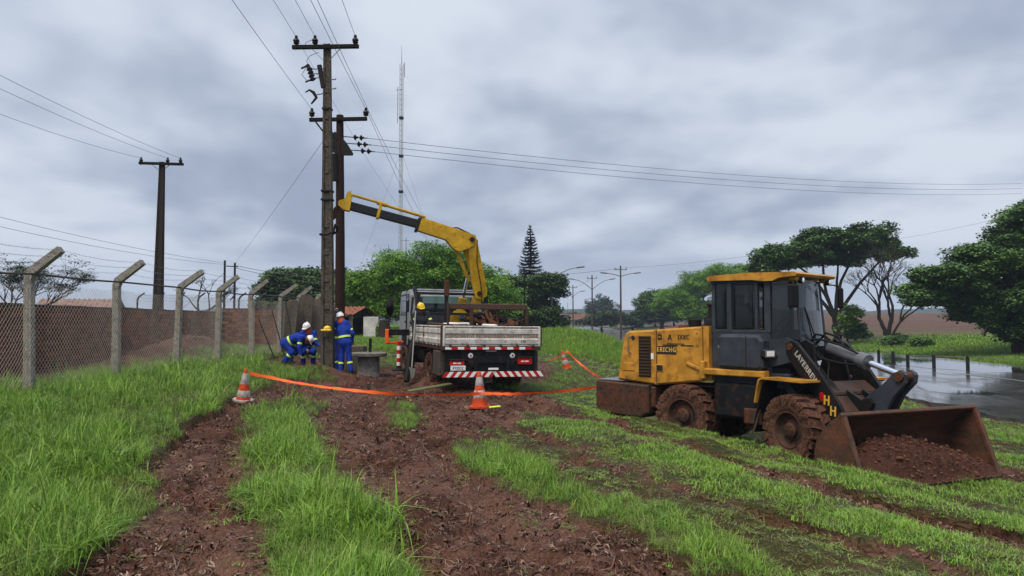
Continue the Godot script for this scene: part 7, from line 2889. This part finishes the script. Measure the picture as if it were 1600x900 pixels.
func build_people() -> void:
	var none := Color(0, 0, 0, 0)
	# standing at the pole's right side, back to the camera, leaning in
	person("person in blue overalls and white helmet standing right of the concrete pole, back turned", W(-4.80, gh(-4.80, 21.0) - 0.12, 21.0), 0.0, {
		"pelvis": v3(0.04, 0.95, 0.0), "chest": v3(-0.01, 1.30, -0.06), "neck": v3(-0.06, 1.50, -0.10), "head": v3(-0.12, 1.63, -0.13), "face": v3(-0.75, -0.25, -0.65),
		"hipaxis": v3(0.95, 0, 0.3), "shaxis": v3(0.92, 0.0, 0.4),
		"elbow_l": v3(-0.34, 1.30, -0.22), "wrist_l": v3(-0.30, 1.52, -0.30), "elbow_r": v3(0.26, 1.20, 0.0), "wrist_r": v3(0.22, 0.98, -0.16),
		"knee_l": v3(-0.06, 0.50, -0.03), "ankle_l": v3(-0.07, 0.09, 0.05), "knee_r": v3(0.17, 0.52, 0.02), "ankle_r": v3(0.26, 0.10, 0.10), "toe_l": v3(-0.08, -0.04, -0.14), "toe_r": v3(-0.06, -0.04, -0.14),
		"palm_l": v3(-1, 0, 0), "glove": GLOVE}, M.helmet_white, Color.BLACK, Color(0.55, 0.09, 0.03))
	# mostly hidden behind the pole, one arm raised along it
	person("person in blue overalls mostly hidden behind the concrete pole, one arm raised along it", W(-5.50, gh(-5.4, 22.2) - 0.12, 22.3), 0.0, {
		"pelvis": v3(0.0, 0.95, 0.0), "chest": v3(0.02, 1.30, 0.0), "neck": v3(0.02, 1.50, 0.02), "head": v3(-0.02, 1.64, 0.04), "face": v3(0.2, -0.1, 1.0),
		"hipaxis": v3(1, 0, 0), "shaxis": v3(1, 0.1, 0),
		"elbow_l": v3(-0.22, 1.22, 0.05), "wrist_l": v3(-0.10, 1.10, 0.22), "elbow_r": v3(0.26, 1.62, 0.10), "wrist_r": v3(0.25, 1.86, 0.16),
		"knee_l": v3(-0.11, 0.50, 0.04), "ankle_l": v3(-0.12, 0.09, 0.0), "knee_r": v3(0.16, 0.50, 0.04), "ankle_r": v3(0.22, 0.09, 0.0), "glove": GLOVE}, M.helmet_white, Color.BLACK, none)
	# crouching at the left with a white helmet, head turned down to the pole
	person("person in blue overalls and white helmet crouching left of the concrete pole", W(-6.08, gh(-6.1, 21.9) - 0.05, 21.9), 0.0, {
		"pelvis": v3(-0.06, 0.48, -0.06), "chest": v3(0.02, 0.80, 0.0), "neck": v3(0.04, 0.99, 0.04), "head": v3(0.02, 1.12, 0.10), "face": v3(-0.35, -0.45, 0.85),
		"hipaxis": v3(0.9, 0, -0.4), "shaxis": v3(0.95, 0, -0.2),
		"elbow_l": v3(-0.14, 0.66, 0.16), "wrist_l": v3(0.06, 0.52, 0.30), "elbow_r": v3(0.28, 0.68, 0.10), "wrist_r": v3(0.50, 0.60, 0.22),
		"knee_l": v3(-0.02, 0.46, 0.36), "ankle_l": v3(-0.08, 0.09, 0.10), "knee_r": v3(0.26, 0.46, 0.26), "ankle_r": v3(0.18, 0.09, 0.0), "toe_l": v3(0.06, -0.04, 0.14), "toe_r": v3(0.10, -0.04, 0.12),
		"glove": GLOVE}, M.helmet_white, Color.BLACK, Color(0.5, 0.08, 0.03))
	# bent low, rump to the left
	person("person in blue overalls bent low on the left, head down behind the crouching worker", W(-6.42, gh(-6.4, 21.6) - 0.05, 21.6), 0.0, {
		"pelvis": v3(-0.20, 0.62, 0.0), "chest": v3(0.12, 0.78, -0.02), "neck": v3(0.29, 0.78, -0.04), "head": v3(0.42, 0.70, -0.05), "face": v3(0.4, -0.9, 0.0),
		"hipaxis": v3(0.1, 0, -1), "shaxis": v3(0.0, 0, -1),
		"elbow_l": v3(0.24, 0.52, 0.18), "wrist_l": v3(0.30, 0.28, 0.20), "elbow_r": v3(0.30, 0.52, -0.22), "wrist_r": v3(0.38, 0.28, -0.16),
		"knee_l": v3(0.02, 0.36, 0.14), "ankle_l": v3(-0.22, 0.09, 0.14), "knee_r": v3(0.06, 0.36, -0.14), "ankle_r": v3(-0.16, 0.09, -0.14), "toe_l": v3(0.15, -0.04, 0), "toe_r": v3(0.15, -0.04, 0),
		"palm_l": v3(1, 0, 0), "palm_r": v3(1, 0, 0), "glove": GLOVE}, M.helmet_white, Color.BLACK, none)
	# on the truck, behind the side board
	var tr := frame(-0.5, -0.02, 17.97, -0.31, 0.951)
	person("person with a yellow helmet crouching on the truck's bed behind the left side board", tr * Vector3(3.80, 0.98, -1.0), 0.15, {
		"pelvis": v3(0.0, 0.42, -0.05), "chest": v3(0.02, 0.74, 0.0), "neck": v3(0.02, 0.93, 0.03), "head": v3(0.0, 1.06, 0.06), "face": v3(0.3, -0.3, 0.9),
		"hipaxis": v3(1, 0, 0), "shaxis": v3(1, 0, 0),
		"elbow_l": v3(-0.26, 0.66, 0.10), "wrist_l": v3(-0.16, 0.52, 0.28), "elbow_r": v3(0.28, 0.66, 0.10), "wrist_r": v3(0.22, 0.50, 0.28),
		"knee_l": v3(-0.16, 0.42, 0.30), "ankle_l": v3(-0.14, 0.09, 0.02), "knee_r": v3(0.16, 0.42, 0.30), "ankle_r": v3(0.14, 0.09, 0.02), "glove": GLOVE}, M.helmet_yellow, Color.BLACK, none, Color(0.035, 0.038, 0.045))
# ------------------------------------------------------------------ trees
var LEAF := {}

# a spray of leaves: small bent leaf faces around a twig
func spray(count: int, size: float, long: float, seed_: int, flat: float) -> ArrayMesh:
	var r := RandomNumberGenerator.new()
	r.seed = seed_
	var g := Geo.new()
	g.tint(Color.WHITE)
	for i in count:
		var p := Vector3(r.randf_range(-1, 1), r.randf_range(-0.6, 0.6) * flat, r.randf_range(-1, 1))
		if p.length() > 1.1:
			p *= 0.7
		var a := r.randf() * TAU
		var d := Vector3(cos(a), r.randf_range(-0.55, 0.35), sin(a)).normalized()
		var s := d.cross(Vector3(r.randf_range(-0.4, 0.4), 1, r.randf_range(-0.4, 0.4))).normalized()
		var n := s.cross(d).normalized()
		var l := size * r.randf_range(0.7, 1.3)
		var w := l / long
		var tone := r.randf_range(0.75, 1.2)
		g.col = Color(tone, tone, tone)
		var m := p + d * l * 0.5 + n * l * 0.06
		var e := p + d * l - Vector3.UP * l * 0.12
		g.tri(p, m - s * w, m + s * w, n, n, n)
		g.tri(m - s * w, e, m + s * w, n, n, n)
	return g.mesh()

func make_leaves() -> void:
	LEAF.fine = spray(18, 0.42, 3.2, 11, 0.5)
	LEAF.broad = spray(14, 0.55, 2.2, 12, 0.5)
	LEAF.feather = spray(20, 0.40, 4.5, 13, 0.3)

func limb(g: Geo, a: Vector3, b: Vector3, r0: float, r1: float, bow: float, sides := 7) -> void:
	var d := b - a
	var n := 6
	var pts := []
	var rs := []
	var off := Vector3(rnd(-1, 1), rnd(0.0, 1.0), rnd(-1, 1)) * d.length() * bow
	for i in n + 1:
		var t := i / float(n)
		pts.append(a + d * t + off * sin(t * PI) + Vector3(rnd(-1, 1), 0, rnd(-1, 1)) * r0 * 0.35 * sin(t * PI))
		rs.append(lerpf(r0, r1, pow(t, 0.8)))
	g.tube(pts, rs, sides, false)

# lobes: [offset from the base, radius (x,y,z)] ; each lobe is filled with clumps, each clump with sprays
func tree(called: String, label: String, group: String, x: float, z: float, lobes: Array, fork: float, trunk_r: float, clumps: int, per: int, leaf: ArrayMesh, leaf_size: float, dark: Color, light: Color, clump_r: float, under := 0.25) -> Node3D:
	var base := W(x, gh(x, z) - 0.05, z)
	var t := thing(called, label, "tree", Transform3D(Basis(), base), group)
	var g := Geo.new()
	var fk := Vector3(rnd(-0.15, 0.15), fork, 0)
	limb(g, Vector3(0, -0.2, 0), fk, trunk_r * 1.25, trunk_r * 0.85, 0.04, 10)
	var where := []
	var tints := []
	var vol := 0.0
	for l in lobes:
		vol += l[1].x * l[1].z
	for l in lobes:
		var c: Vector3 = l[0]
		var r: Vector3 = l[1]
		var cnt := int(ceil(clumps * r.x * r.z / vol))
		var hub := c + Vector3(0, -r.y * 0.45, 0)
		limb(g, fk, hub, trunk_r * 0.62, trunk_r * 0.25, 0.10)
		for i in cnt:
			var d := Vector3(rnd(-1, 1), rnd(-under, 1.0), rnd(-1, 1))
			if d.length() > 1.0 or d.length() < 0.01:
				d = d.normalized() * rnd(0.7, 1.0)
			d = d.normalized() * pow(rng.randf(), 0.4)
			var p := c + d * r
			if i % 3 == 0:
				limb(g, hub, p, trunk_r * 0.22, trunk_r * 0.05, 0.12, 5)
			var cr := clump_r * rnd(0.65, 1.3)
			var hue := rng.randf()
			for k in per:
				var q := Vector3(rnd(-1, 1), rnd(-1, 1), rnd(-1, 1))
				if q.length() > 1.0:
					q = q.normalized() * rnd(0.6, 1.0)
				q = q.normalized() * pow(q.length(), 0.5)
				q.y *= 0.55
				if rng.randf() < 0.10:
					q *= 1.5
				var pos := p + q * cr
				var bs := Basis.from_euler(Vector3(rnd(-0.5, 0.5), rnd(0, TAU), rnd(-0.5, 0.5))).scaled(Vector3.ONE * leaf_size * rnd(0.7, 1.3))
				where.append(Transform3D(bs, pos))
				var v := dark.lerp(light, clampf(hue * 0.65 + rng.randf() * 0.5 - 0.1, 0.0, 1.0))
				tints.append(v)
	obj("trunk", g, M.bark, t)
	scatter("crown", leaf, M.leaf, where, tints, t).set_meta("kind", "stuff")
	return t

func bare_tree(label: String, x: float, z: float, stems: Array, depth: int, r0: float, spread: float, leaves: float, tint: Color) -> void:
	var t := thing("bare_tree", label, "tree", Transform3D(Basis(), W(x, gh(x, z) - 0.05, z)))
	var g := Geo.new()
	var tips := []
	for s in stems:
		_branch(g, s[0], s[1], r0 * s[2], depth, spread, tips)
	obj("trunk", g, M.bark, t)
	var where := []
	var tints := []
	for p in tips:
		if rng.randf() < leaves:
			where.append(Transform3D(Basis.from_euler(Vector3(0, rnd(0, 6), 0)).scaled(Vector3.ONE * rnd(0.18, 0.34)), p))
			tints.append(tint * rnd(0.7, 1.3))
	if where.size():
		scatter("crown", LEAF.fine, M.leaf, where, tints, t).set_meta("kind", "stuff")

func _branch(g: Geo, a: Vector3, b: Vector3, r: float, depth: int, spread: float, tips: Array) -> void:
	limb(g, a, b, r, r * 0.6, 0.07, 6 if r > 0.05 else 4)
	if depth == 0:
		tips.append(b)
		return
	var d := b - a
	for i in (3 if rng.randf() < 0.6 else 2):
		var q := (d.normalized() + Vector3(rnd(-1, 1), rnd(-0.35, 0.7), rnd(-1, 1)) * spread).normalized() * d.length() * rnd(0.5, 0.8)
		_branch(g, b - d * rnd(0.0, 0.25), b + q, r * 0.58, depth - 1, spread, tips)

func lobe(x: float, y: float, z: float, rx: float, ry: float, rz: float) -> Array:
	return [Vector3(x, y, z), Vector3(rx, ry, rz)]

func build_trees() -> void:
	var dk := L(0.030, 0.064, 0.021)
	var dl := L(0.095, 0.180, 0.045)
	var gk := L(0.065, 0.150, 0.020)
	var gl := L(0.150, 0.290, 0.038)
	# big bright tree behind the truck
	tree("broad_tree", "big round bright green tree behind the truck's cab and crane", "", -6.3, 50.0, [lobe(0.2, 3.4, 0, 4.2, 2.7, 3.6), lobe(-3.0, 2.5, 0.5, 2.2, 2.0, 2.4), lobe(3.4, 2.8, 0.2, 2.4, 2.2, 2.6), lobe(4.9, 1.9, 0.4, 1.7, 1.7, 2.0), lobe(0.4, 1.7, 2.0, 3.8, 1.4, 1.8)], 1.3, 0.32, 260, 46, LEAF.feather, 0.40, gk * 1.15, gl * 1.1, 0.75)
	tree("dark_tree", "dark green rounded tree behind the leaning slabs and the fence's end", "", -19.0, 62.0, [lobe(0.6, 3.0, 0, 2.6, 2.0, 2.4), lobe(-1.0, 2.1, 0.6, 1.6, 1.7, 1.8), lobe(2.6, 3.0, 0, 1.8, 1.8, 2.0)], 1.2, 0.3, 110, 36, LEAF.broad, 0.38, dk, dl, 0.7)
	tree("dark_tree", "dark green tree directly behind the concrete pole, right of another dark one", "", -14.6, 61.0, [lobe(0, 2.9, 0, 2.6, 1.9, 2.2), lobe(2.0, 2.6, 0.3, 1.9, 1.9, 2.0), lobe(0.5, 1.5, 1.0, 2.8, 1.4, 1.6)], 1.2, 0.3, 110, 36, LEAF.broad, 0.38, dk * 1.1, dl * 1.1, 0.7)
	tree("dark_tree", "darker green tree filling the gap left of the big bright tree", "", -11.6, 57.0, [lobe(0, 2.4, 0, 2.2, 1.9, 2.0), lobe(1.6, 2.8, 0.3, 1.8, 1.6, 1.8)], 1.1, 0.3, 90, 36, LEAF.broad, 0.36, dk * 1.5, dl * 1.3, 0.65)
	# dark tree with the araucaria
	tree("dark_tree", "wide dark tree under the tall conifer, right of the crane", "", 1.2, 76.0, [lobe(-0.8, 4.6, 0, 2.4, 2.0, 2.2), lobe(2.3, 4.9, 0, 2.0, 1.9, 2.0), lobe(-2.2, 5.6, 0.2, 1.1, 0.9, 1.0), lobe(0.5, 2.4, 0.4, 3.0, 1.9, 2.2), lobe(2.0, 1.4, 0.6, 2.2, 1.3, 1.6)], 2.0, 0.34, 190, 36, LEAF.broad, 0.40, dk, dl * 0.8, 0.72)
	conifer(2.35, 95.0, 14.2)
	# row beyond the road, behind the loader
	tree("dark_tree", "small dark tree farthest left of those behind the loader's hood", "", 30.5, 150.0, [lobe(0, 5.6, 0, 4.6, 3.0, 3.6), lobe(-2.5, 3.2, 0, 3.0, 2.6, 2.6), lobe(2.5, 3.8, 0, 3.0, 2.6, 2.6)], 2.2, 0.4, 110, 34, LEAF.broad, 0.62, dk, dl * 0.9, 1.2)
	tree("broad_tree", "mid green spreading tree behind the loader's hood and cab", "", 33.0, 125.0, [lobe(-4.6, 4.8, 0, 4.0, 3.0, 3.5), lobe(-0.5, 7.4, 0, 4.6, 3.2, 3.8), lobe(4.0, 9.2, 0, 4.8, 2.8, 3.8), lobe(7.5, 8.2, 0, 3.6, 3.0, 3.4), lobe(0.5, 3.4, 1.0, 6.4, 2.4, 2.6)], 2.4, 0.45, 270, 40, LEAF.feather, 0.62, gk * 1.3, gl * 1.2, 1.15)
	tree("umbrella_tree", "flat topped dark green tree with bare forking limbs above the loader's cab", "", 31.6, 72.0, [lobe(-4.2, 8.6, 0, 3.4, 1.1, 2.8), lobe(-1.0, 9.9, 0.3, 3.6, 1.3, 3.2), lobe(2.6, 10.2, 0, 3.2, 1.4, 3.0), lobe(4.8, 9.1, 0.2, 2.4, 1.1, 2.4), lobe(-6.2, 7.9, 0.2, 2.0, 0.9, 1.8), lobe(0.8, 8.4, -1.0, 3.2, 1.0, 2.4)], 2.6, 0.34, 165, 60, LEAF.broad, 0.38, dk * 1.5, dl * 1.1, 0.75, 0.5)
	tree("undergrowth_tree", "low leafy regrowth at the foot of the flat topped tree, right of the cab", "", 32.3, 71.0, [lobe(0.2, 2.0, 0, 1.0, 1.7, 1.0), lobe(0.9, 0.9, 0, 0.8, 0.8, 0.8)], 0.8, 0.1, 26, 30, LEAF.broad, 0.36, gk * 0.7, gl * 0.7, 0.5)
	tree("big_tree", "large dark green spreading tree cut by the right edge of the picture", "", 33.4, 48.5, [lobe(-1.4, 5.4, 0, 3.4, 2.0, 3.0), lobe(-4.6, 4.6, 0.3, 2.6, 1.3, 2.4), lobe(-6.0, 3.9, 0, 1.5, 0.9, 1.6), lobe(0.9, 8.3, 0, 2.0, 1.9, 2.4), lobe(0.5, 6.8, 0.2, 2.4, 1.4, 2.4), lobe(2.6, 5.4, 0.5, 3.6, 3.4, 3.2), lobe(-1.9, 2.9, 0.8, 2.6, 1.1, 2.2), lobe(-0.6, 1.4, 1.2, 1.8, 0.9, 1.6)], 1.9, 0.4, 255, 80, LEAF.broad, 0.30, dk * 1.35, dl * 1.25, 0.72, 0.4)
	bare_tree("nearly leafless forked tree with a thick dark double trunk on the far verge", 33.6, 66.0, [[Vector3(0, -0.2, 0), Vector3(-0.75, 2.5, 0), 1.0], [Vector3(0.15, -0.2, 0), Vector3(0.35, 2.7, 0.2), 1.0], [Vector3(0.1, 0.4, 0), Vector3(1.3, 2.4, 0.1), 0.6]], 5, 0.24, 0.8, 0.55, L(0.06, 0.085, 0.04))
	bare_tree("scraggy half bare tree behind the fence at the left edge", -26.5, 40.0, [[Vector3(0, -0.1, 0), Vector3(0.2, 1.3, 0), 1.0], [Vector3(0, 0.3, 0), Vector3(-0.9, 1.5, 0.1), 0.8], [Vector3(0, 0.4, 0), Vector3(1.0, 1.4, 0), 0.7]], 5, 0.14, 0.85, 1.0, L(0.06, 0.09, 0.035))
	bare_tree("small thin tree above the far brick wall, left of two thin black poles", -20.6, 48.0, [[Vector3(0, 0, 0), Vector3(0.2, 1.5, 0), 1.0], [Vector3(0, 0.4, 0), Vector3(0.9, 1.6, 0), 0.8]], 3, 0.10, 0.85, 0.6, L(0.06, 0.09, 0.03))
	# bushes
	var bl := [["dark round bush on the far verge just right of the loader's windscreen", 33.0, 64.0, 0.9, 0.55], ["low dark bush on the far verge beside the round one", 33.8, 61.0, 0.9, 0.4], ["pale green bush at the foot of the forked tree", 34.8, 66.5, 0.8, 0.5], ["dark clipped bush beside the road sign, far off", 7.0, 128.0, 1.9, 1.7], ["bushy shrub behind the brick wall, hiding the pale house's foot", -20.6, 36.5, 0.9, 0.9]]
	for q in bl:
		var dkk := dk if q[1] < 10.0 else dk * 2.0
		bush(q[0], q[1], q[2], q[3], q[4], dkk, dl)

func bush(label: String, x: float, z: float, r: float, h: float, dark: Color, light: Color) -> void:
	var t := thing("bush", label, "bush", Transform3D(Basis(), W(x, gh(x, z), z)))
	var g := Geo.new()
	var where := []
	var tints := []
	for i in 9:
		limb(g, Vector3(0, -0.05, 0), Vector3(rnd(-0.6, 0.6) * r, h * rnd(0.5, 1.1), rnd(-0.6, 0.6) * r), 0.04, 0.012, 0.1, 4)
	for i in int(260 * maxf(1.0, r)):
		var d := Vector3(rnd(-1, 1), rnd(-0.2, 1), rnd(-1, 1)).normalized() * pow(rng.randf(), 0.35)
		where.append(Transform3D(Basis.from_euler(Vector3(rnd(-0.5, 0.5), rnd(0, 6), rnd(-0.5, 0.5))).scaled(Vector3.ONE * 0.22 * rnd(0.7, 1.4) * maxf(1.0, r * 0.7)), Vector3(d.x * r, h * 0.7 + d.y * h, d.z * r)))
		tints.append(dark.lerp(light, rng.randf()))
	obj("stems", g, M.bark, t)
	scatter("foliage", LEAF.broad, M.leaf, where, tints, t).set_meta("kind", "stuff")

func conifer(x: float, z: float, h: float) -> void:
	var t := thing("conifer", "tall tapering conifer with tiers of drooping branches against the sky", "tree", Transform3D(Basis(), W(x, gh(x, z), z)))
	var g := Geo.new()
	g.tube([Vector3(0, -0.2, 0), Vector3(0.05, h * 0.5, 0), Vector3(0, h, 0)], [0.32, 0.2, 0.03], 8)
	obj("trunk", g, M.bark, t)
	# one frond: a rib with needles, curved upward at the tip
	var f := Geo.new()
	f.tint(Color.WHITE)
	var rib := []
	for k in 7:
		var u := k / 6.0
		rib.append(Vector3(u, -0.16 * sin(u * PI * 0.75) + 0.10 * u * u, 0))
	f.tube(rib, [0.03, 0.03, 0.028, 0.025, 0.022, 0.02, 0.012], 4, false)
	var r := RandomNumberGenerator.new()
	r.seed = 5
	for k in 130:
		var u := r.randf_range(0.12, 1.0)
		var p := Vector3(u, -0.16 * sin(u * PI * 0.75) + 0.10 * u * u, 0)
		var d := Vector3(r.randf_range(0.1, 0.8), r.randf_range(-0.3, 0.5), r.randf_range(-1, 1)).normalized() * 0.19
		var s := d.cross(Vector3.UP).normalized() * 0.05
		f.tri(p - s, p + s, p + d, Vector3.UP, Vector3.UP, Vector3.UP)
	var fm := f.mesh()
	var where := []
	var tints := []
	var y := h * 0.28
	while y < h - 0.15:
		var q := (h - y) / (h * 0.72)
		var rad := 2.6 * pow(q, 0.85) * rnd(0.88, 1.06) + 0.12
		var n := 9 + int(q * 5.0)
		for i in n:
			if rng.randf() < 0.10:
				continue
			var a := TAU * (i + rnd(-0.3, 0.3)) / n
			where.append(Transform3D(Basis.from_euler(Vector3(0, a, rnd(-0.06, 0.16))).scaled(Vector3(rad * rnd(0.85, 1.08), 0.75 + rad * 0.4, 0.8 + 0.35 * rad)), Vector3(0, y + rnd(-0.05, 0.05), 0)))
			tints.append(L(0.012, 0.024, 0.014).lerp(L(0.026, 0.045, 0.022), rng.randf()))
		y += 0.52 - 0.20 * (1.0 - q)
	scatter("branches", fm, M.leaf, where, tints, t).set_meta("kind", "stuff")

# ------------------------------------------------------------------ far things
func street_lamp(label: String, x: float, z: float, h: float, arms: Array, top_arm: bool, m: Material) -> void:
	var b := gh(x, z)
	if x > 12.6 and x < 28.5:
		b = -0.8
	var t := thing("street_lamp", label, "street lamp", Transform3D(Basis(), W(x, b, z)), "double street lamps along the road")
	var g := Geo.new()
	g.tube([Vector3(0, -0.2, 0), Vector3(0, h, 0)], [0.15, 0.085], 10)
	obj("pole", g, m, t)
	for a in arms:
		g = Geo.new()
		var s := signf(a[0])
		g.tube([Vector3(0, a[1], 0), Vector3(a[0] * 0.35, a[1] + a[2] * 0.5, 0), Vector3(a[0] * 0.7, a[1] + a[2] * 0.85, 0), Vector3(a[0], a[1] + a[2], 0)], [0.06, 0.055, 0.05, 0.045], 6)
		var arm := obj("arm", g, M.grey_iron, t)
		g = Geo.new()
		g.box(Vector3(a[0] + s * 0.35, a[1] + a[2] + 0.04, 0), Vector3(0.85, 0.16, 0.3), 0.05, Basis.from_euler(Vector3(0, 0, s * 0.12)))
		obj("lamp_head", g, M.grey_iron, arm)
	if top_arm:
		g = Geo.new()
		g.box(Vector3(0, h - 0.5, 0), Vector3(1.6, 0.10, 0.1), 0.01)
		for q in [-0.7, 0.7]:
			g.cyl(Vector3(q, h - 0.45, 0), Vector3(q, h - 0.2, 0), 0.05, -1.0, 6)
		obj("crossarm", g, M.grey_iron, t)

func build_far() -> void:
	var pm := mat("lamp_pole", L(0.16, 0.155, 0.15), 0.7, 0.1)
	var dm := mat("brown_pole", L(0.065, 0.05, 0.045), 0.8)
	street_lamp("tall grey street lamp beside the conifer, its right arm longest", 4.05, 75.0, 6.7, [[2.6, 6.3, 1.1], [-1.6, 6.2, 0.9]], false, pm)
	street_lamp("nearest brown street lamp with low curved arms, above the loader's hood", 13.6, 92.0, 9.3, [[1.75, 7.95, 0.4], [-1.75, 7.95, 0.4]], true, dm)
	street_lamp("middle brown street lamp with steep V shaped arms, left of the nearest one", 12.2, 112.0, 9.4, [[2.75, 7.2, 1.55], [-2.75, 7.2, 1.55]], true, dm)
	street_lamp("farthest brown street lamp with V shaped arms beside the small road sign", 11.6, 140.0, 9.2, [[1.5, 6.9, 1.1], [-1.9, 6.7, 1.6]], true, dm)
	# wires between the lamp poles
	cable("power_line", "thin wire between the farthest and the middle brown street lamps", W(11.6, 8.0, 140.0), W(12.2, 8.3, 112.0), 0.4, 0.02)
	cable("power_line", "thin wire running left from the nearest brown street lamp past the others", W(13.6, 8.2, 92.0), W(-4.0, 7.9, 104.0), 0.4, 0.02)
	cable("power_line", "thin wire running right from the nearest brown street lamp to the far trees", W(13.6, 8.2, 92.0), W(40.0, 11.5, 92.0), 0.5, 0.013)
	cable("power_line", "upper of two thin wires above the right hand trees", W(30.0, 9.0, 80.0), W(52.0, 12.5, 80.0), 0.4, 0.011)
	# road sign on a post
	var b := gh(10.3, 148.0)
	var t := thing("road_sign", "small dark road sign on a post far down the road", "road sign", Transform3D(Basis(), W(10.3, b, 148.0)))
	var g := Geo.new()
	g.tube([Vector3(-0.9, 0, 0), Vector3(-0.9, 3.6, 0)], 0.06, 6)
	obj("post", g, M.grey_iron, t)
	g = Geo.new()
	g.tube([Vector3(0.9, 0, 0), Vector3(0.9, 6.0, 0)], 0.05, 6)
	obj("post", g, M.grey_iron, t)
	g = Geo.new()
	g.box(Vector3(0, 3.1, 0), Vector3(2.4, 0.95, 0.08), 0.03)
	obj("sign_board", g, mat("sign_dark", L(0.07, 0.085, 0.085), 0.5), t)
	g = Geo.new()
	g.box(Vector3(0, 3.1, 0.045), Vector3(1.7, 0.35, 0.02), 0.0)
	obj("sign_panel", g, mat("sign_pale", L(0.16, 0.18, 0.18), 0.5), t)
	# town roofs far off
	var hl := ["far reddish roofed house left of the road's end", "far house with a brown roof behind the street lamps", "far house with an orange roof right of the middle lamp", "far long house roof behind the loader's hood", "far small roofed house at the right of the town", "far pale house half hidden by a dark bush"]
	var hp := [[5.5, 170.0, 10.0], [15.0, 190.0, 13.0], [23.5, 200.0, 14.0], [31.0, 205.0, 13.0], [38.0, 215.0, 14.0], [-2.0, 165.0, 8.0]]
	for i in 6:
		house("town_house", hl[i], Transform3D(Basis.from_euler(Vector3(0, 0.3 * sin(i * 2.0), 0)), W(hp[i][0], -0.1, hp[i][1])), hp[i][2], 8.0, 1.8, 1.5, L(0.36, 0.34, 0.32), [L(0.25, 0.13, 0.09), L(0.20, 0.12, 0.09)][i % 2], false)
	var tk := L(0.02, 0.04, 0.016)
	var tl := L(0.05, 0.09, 0.03)
	var far := [["hazy round tree on the skyline between two street lamps", 32.0, 265.0, 5.6, 6.2], ["low dark tree left of the middle street lamp's foot", 19.5, 160.0, 5.0, 2.4], ["dark round tree before the town roofs", 28.5, 175.0, 2.2, 2.2], ["far green tree right of the nearest street lamp", 37.0, 190.0, 5.0, 2.4], ["far green tree at the loader's hood edge", 44.0, 200.0, 6.0, 2.8], ["small far tree near the road sign", 16.0, 200.0, 3.6, 2.4]]
	for q in far:
		tree("far_tree", q[0], "trees of the far town", q[1], q[2], [lobe(0, q[4] * 0.95, 0, q[3], q[4] * 0.8, q[3] * 0.8)], q[4] * 0.35, 0.3, 40, 26, LEAF.broad, 0.75, tk, tl, q[3] * 0.3)
	# distant wooded hills
	var hg := Geo.new()
	hg.tint(Color.WHITE)
	var hn := noise(0.004, 61, 4)
	for ring in 3:
		var zz: float = [520.0, 760.0, 850.0][ring]
		var n := 160
		for i in n:
			var x0 := lerpf(-700.0, 700.0, i / float(n))
			var x1 := lerpf(-700.0, 700.0, (i + 1) / float(n))
			var top := func(x: float) -> float:
				return 4.0 + ring * 6.0 + 9.0 * hn.get_noise_2d(x, ring * 90.0) + 2.0 * hn.get_noise_2d(x * 9.0, ring * 50.0)
			hg.face([W(x0, -3, zz), W(x1, -3, zz), W(x1, top.call(x1), zz + 50), W(x0, top.call(x0), zz + 50)], Vector3(0, 1, 1))
			hg.face([W(x0, top.call(x0), zz + 50), W(x1, top.call(x1), zz + 50), W(x1, -3, zz + 150), W(x0, -3, zz + 150)], Vector3(0, 1, -1))
	struct("hills", hg, mat("hill_wood", L(0.035, 0.055, 0.03), 0.9, 0.0, TX.grain, 0.02), "distant wooded hills on the horizon")
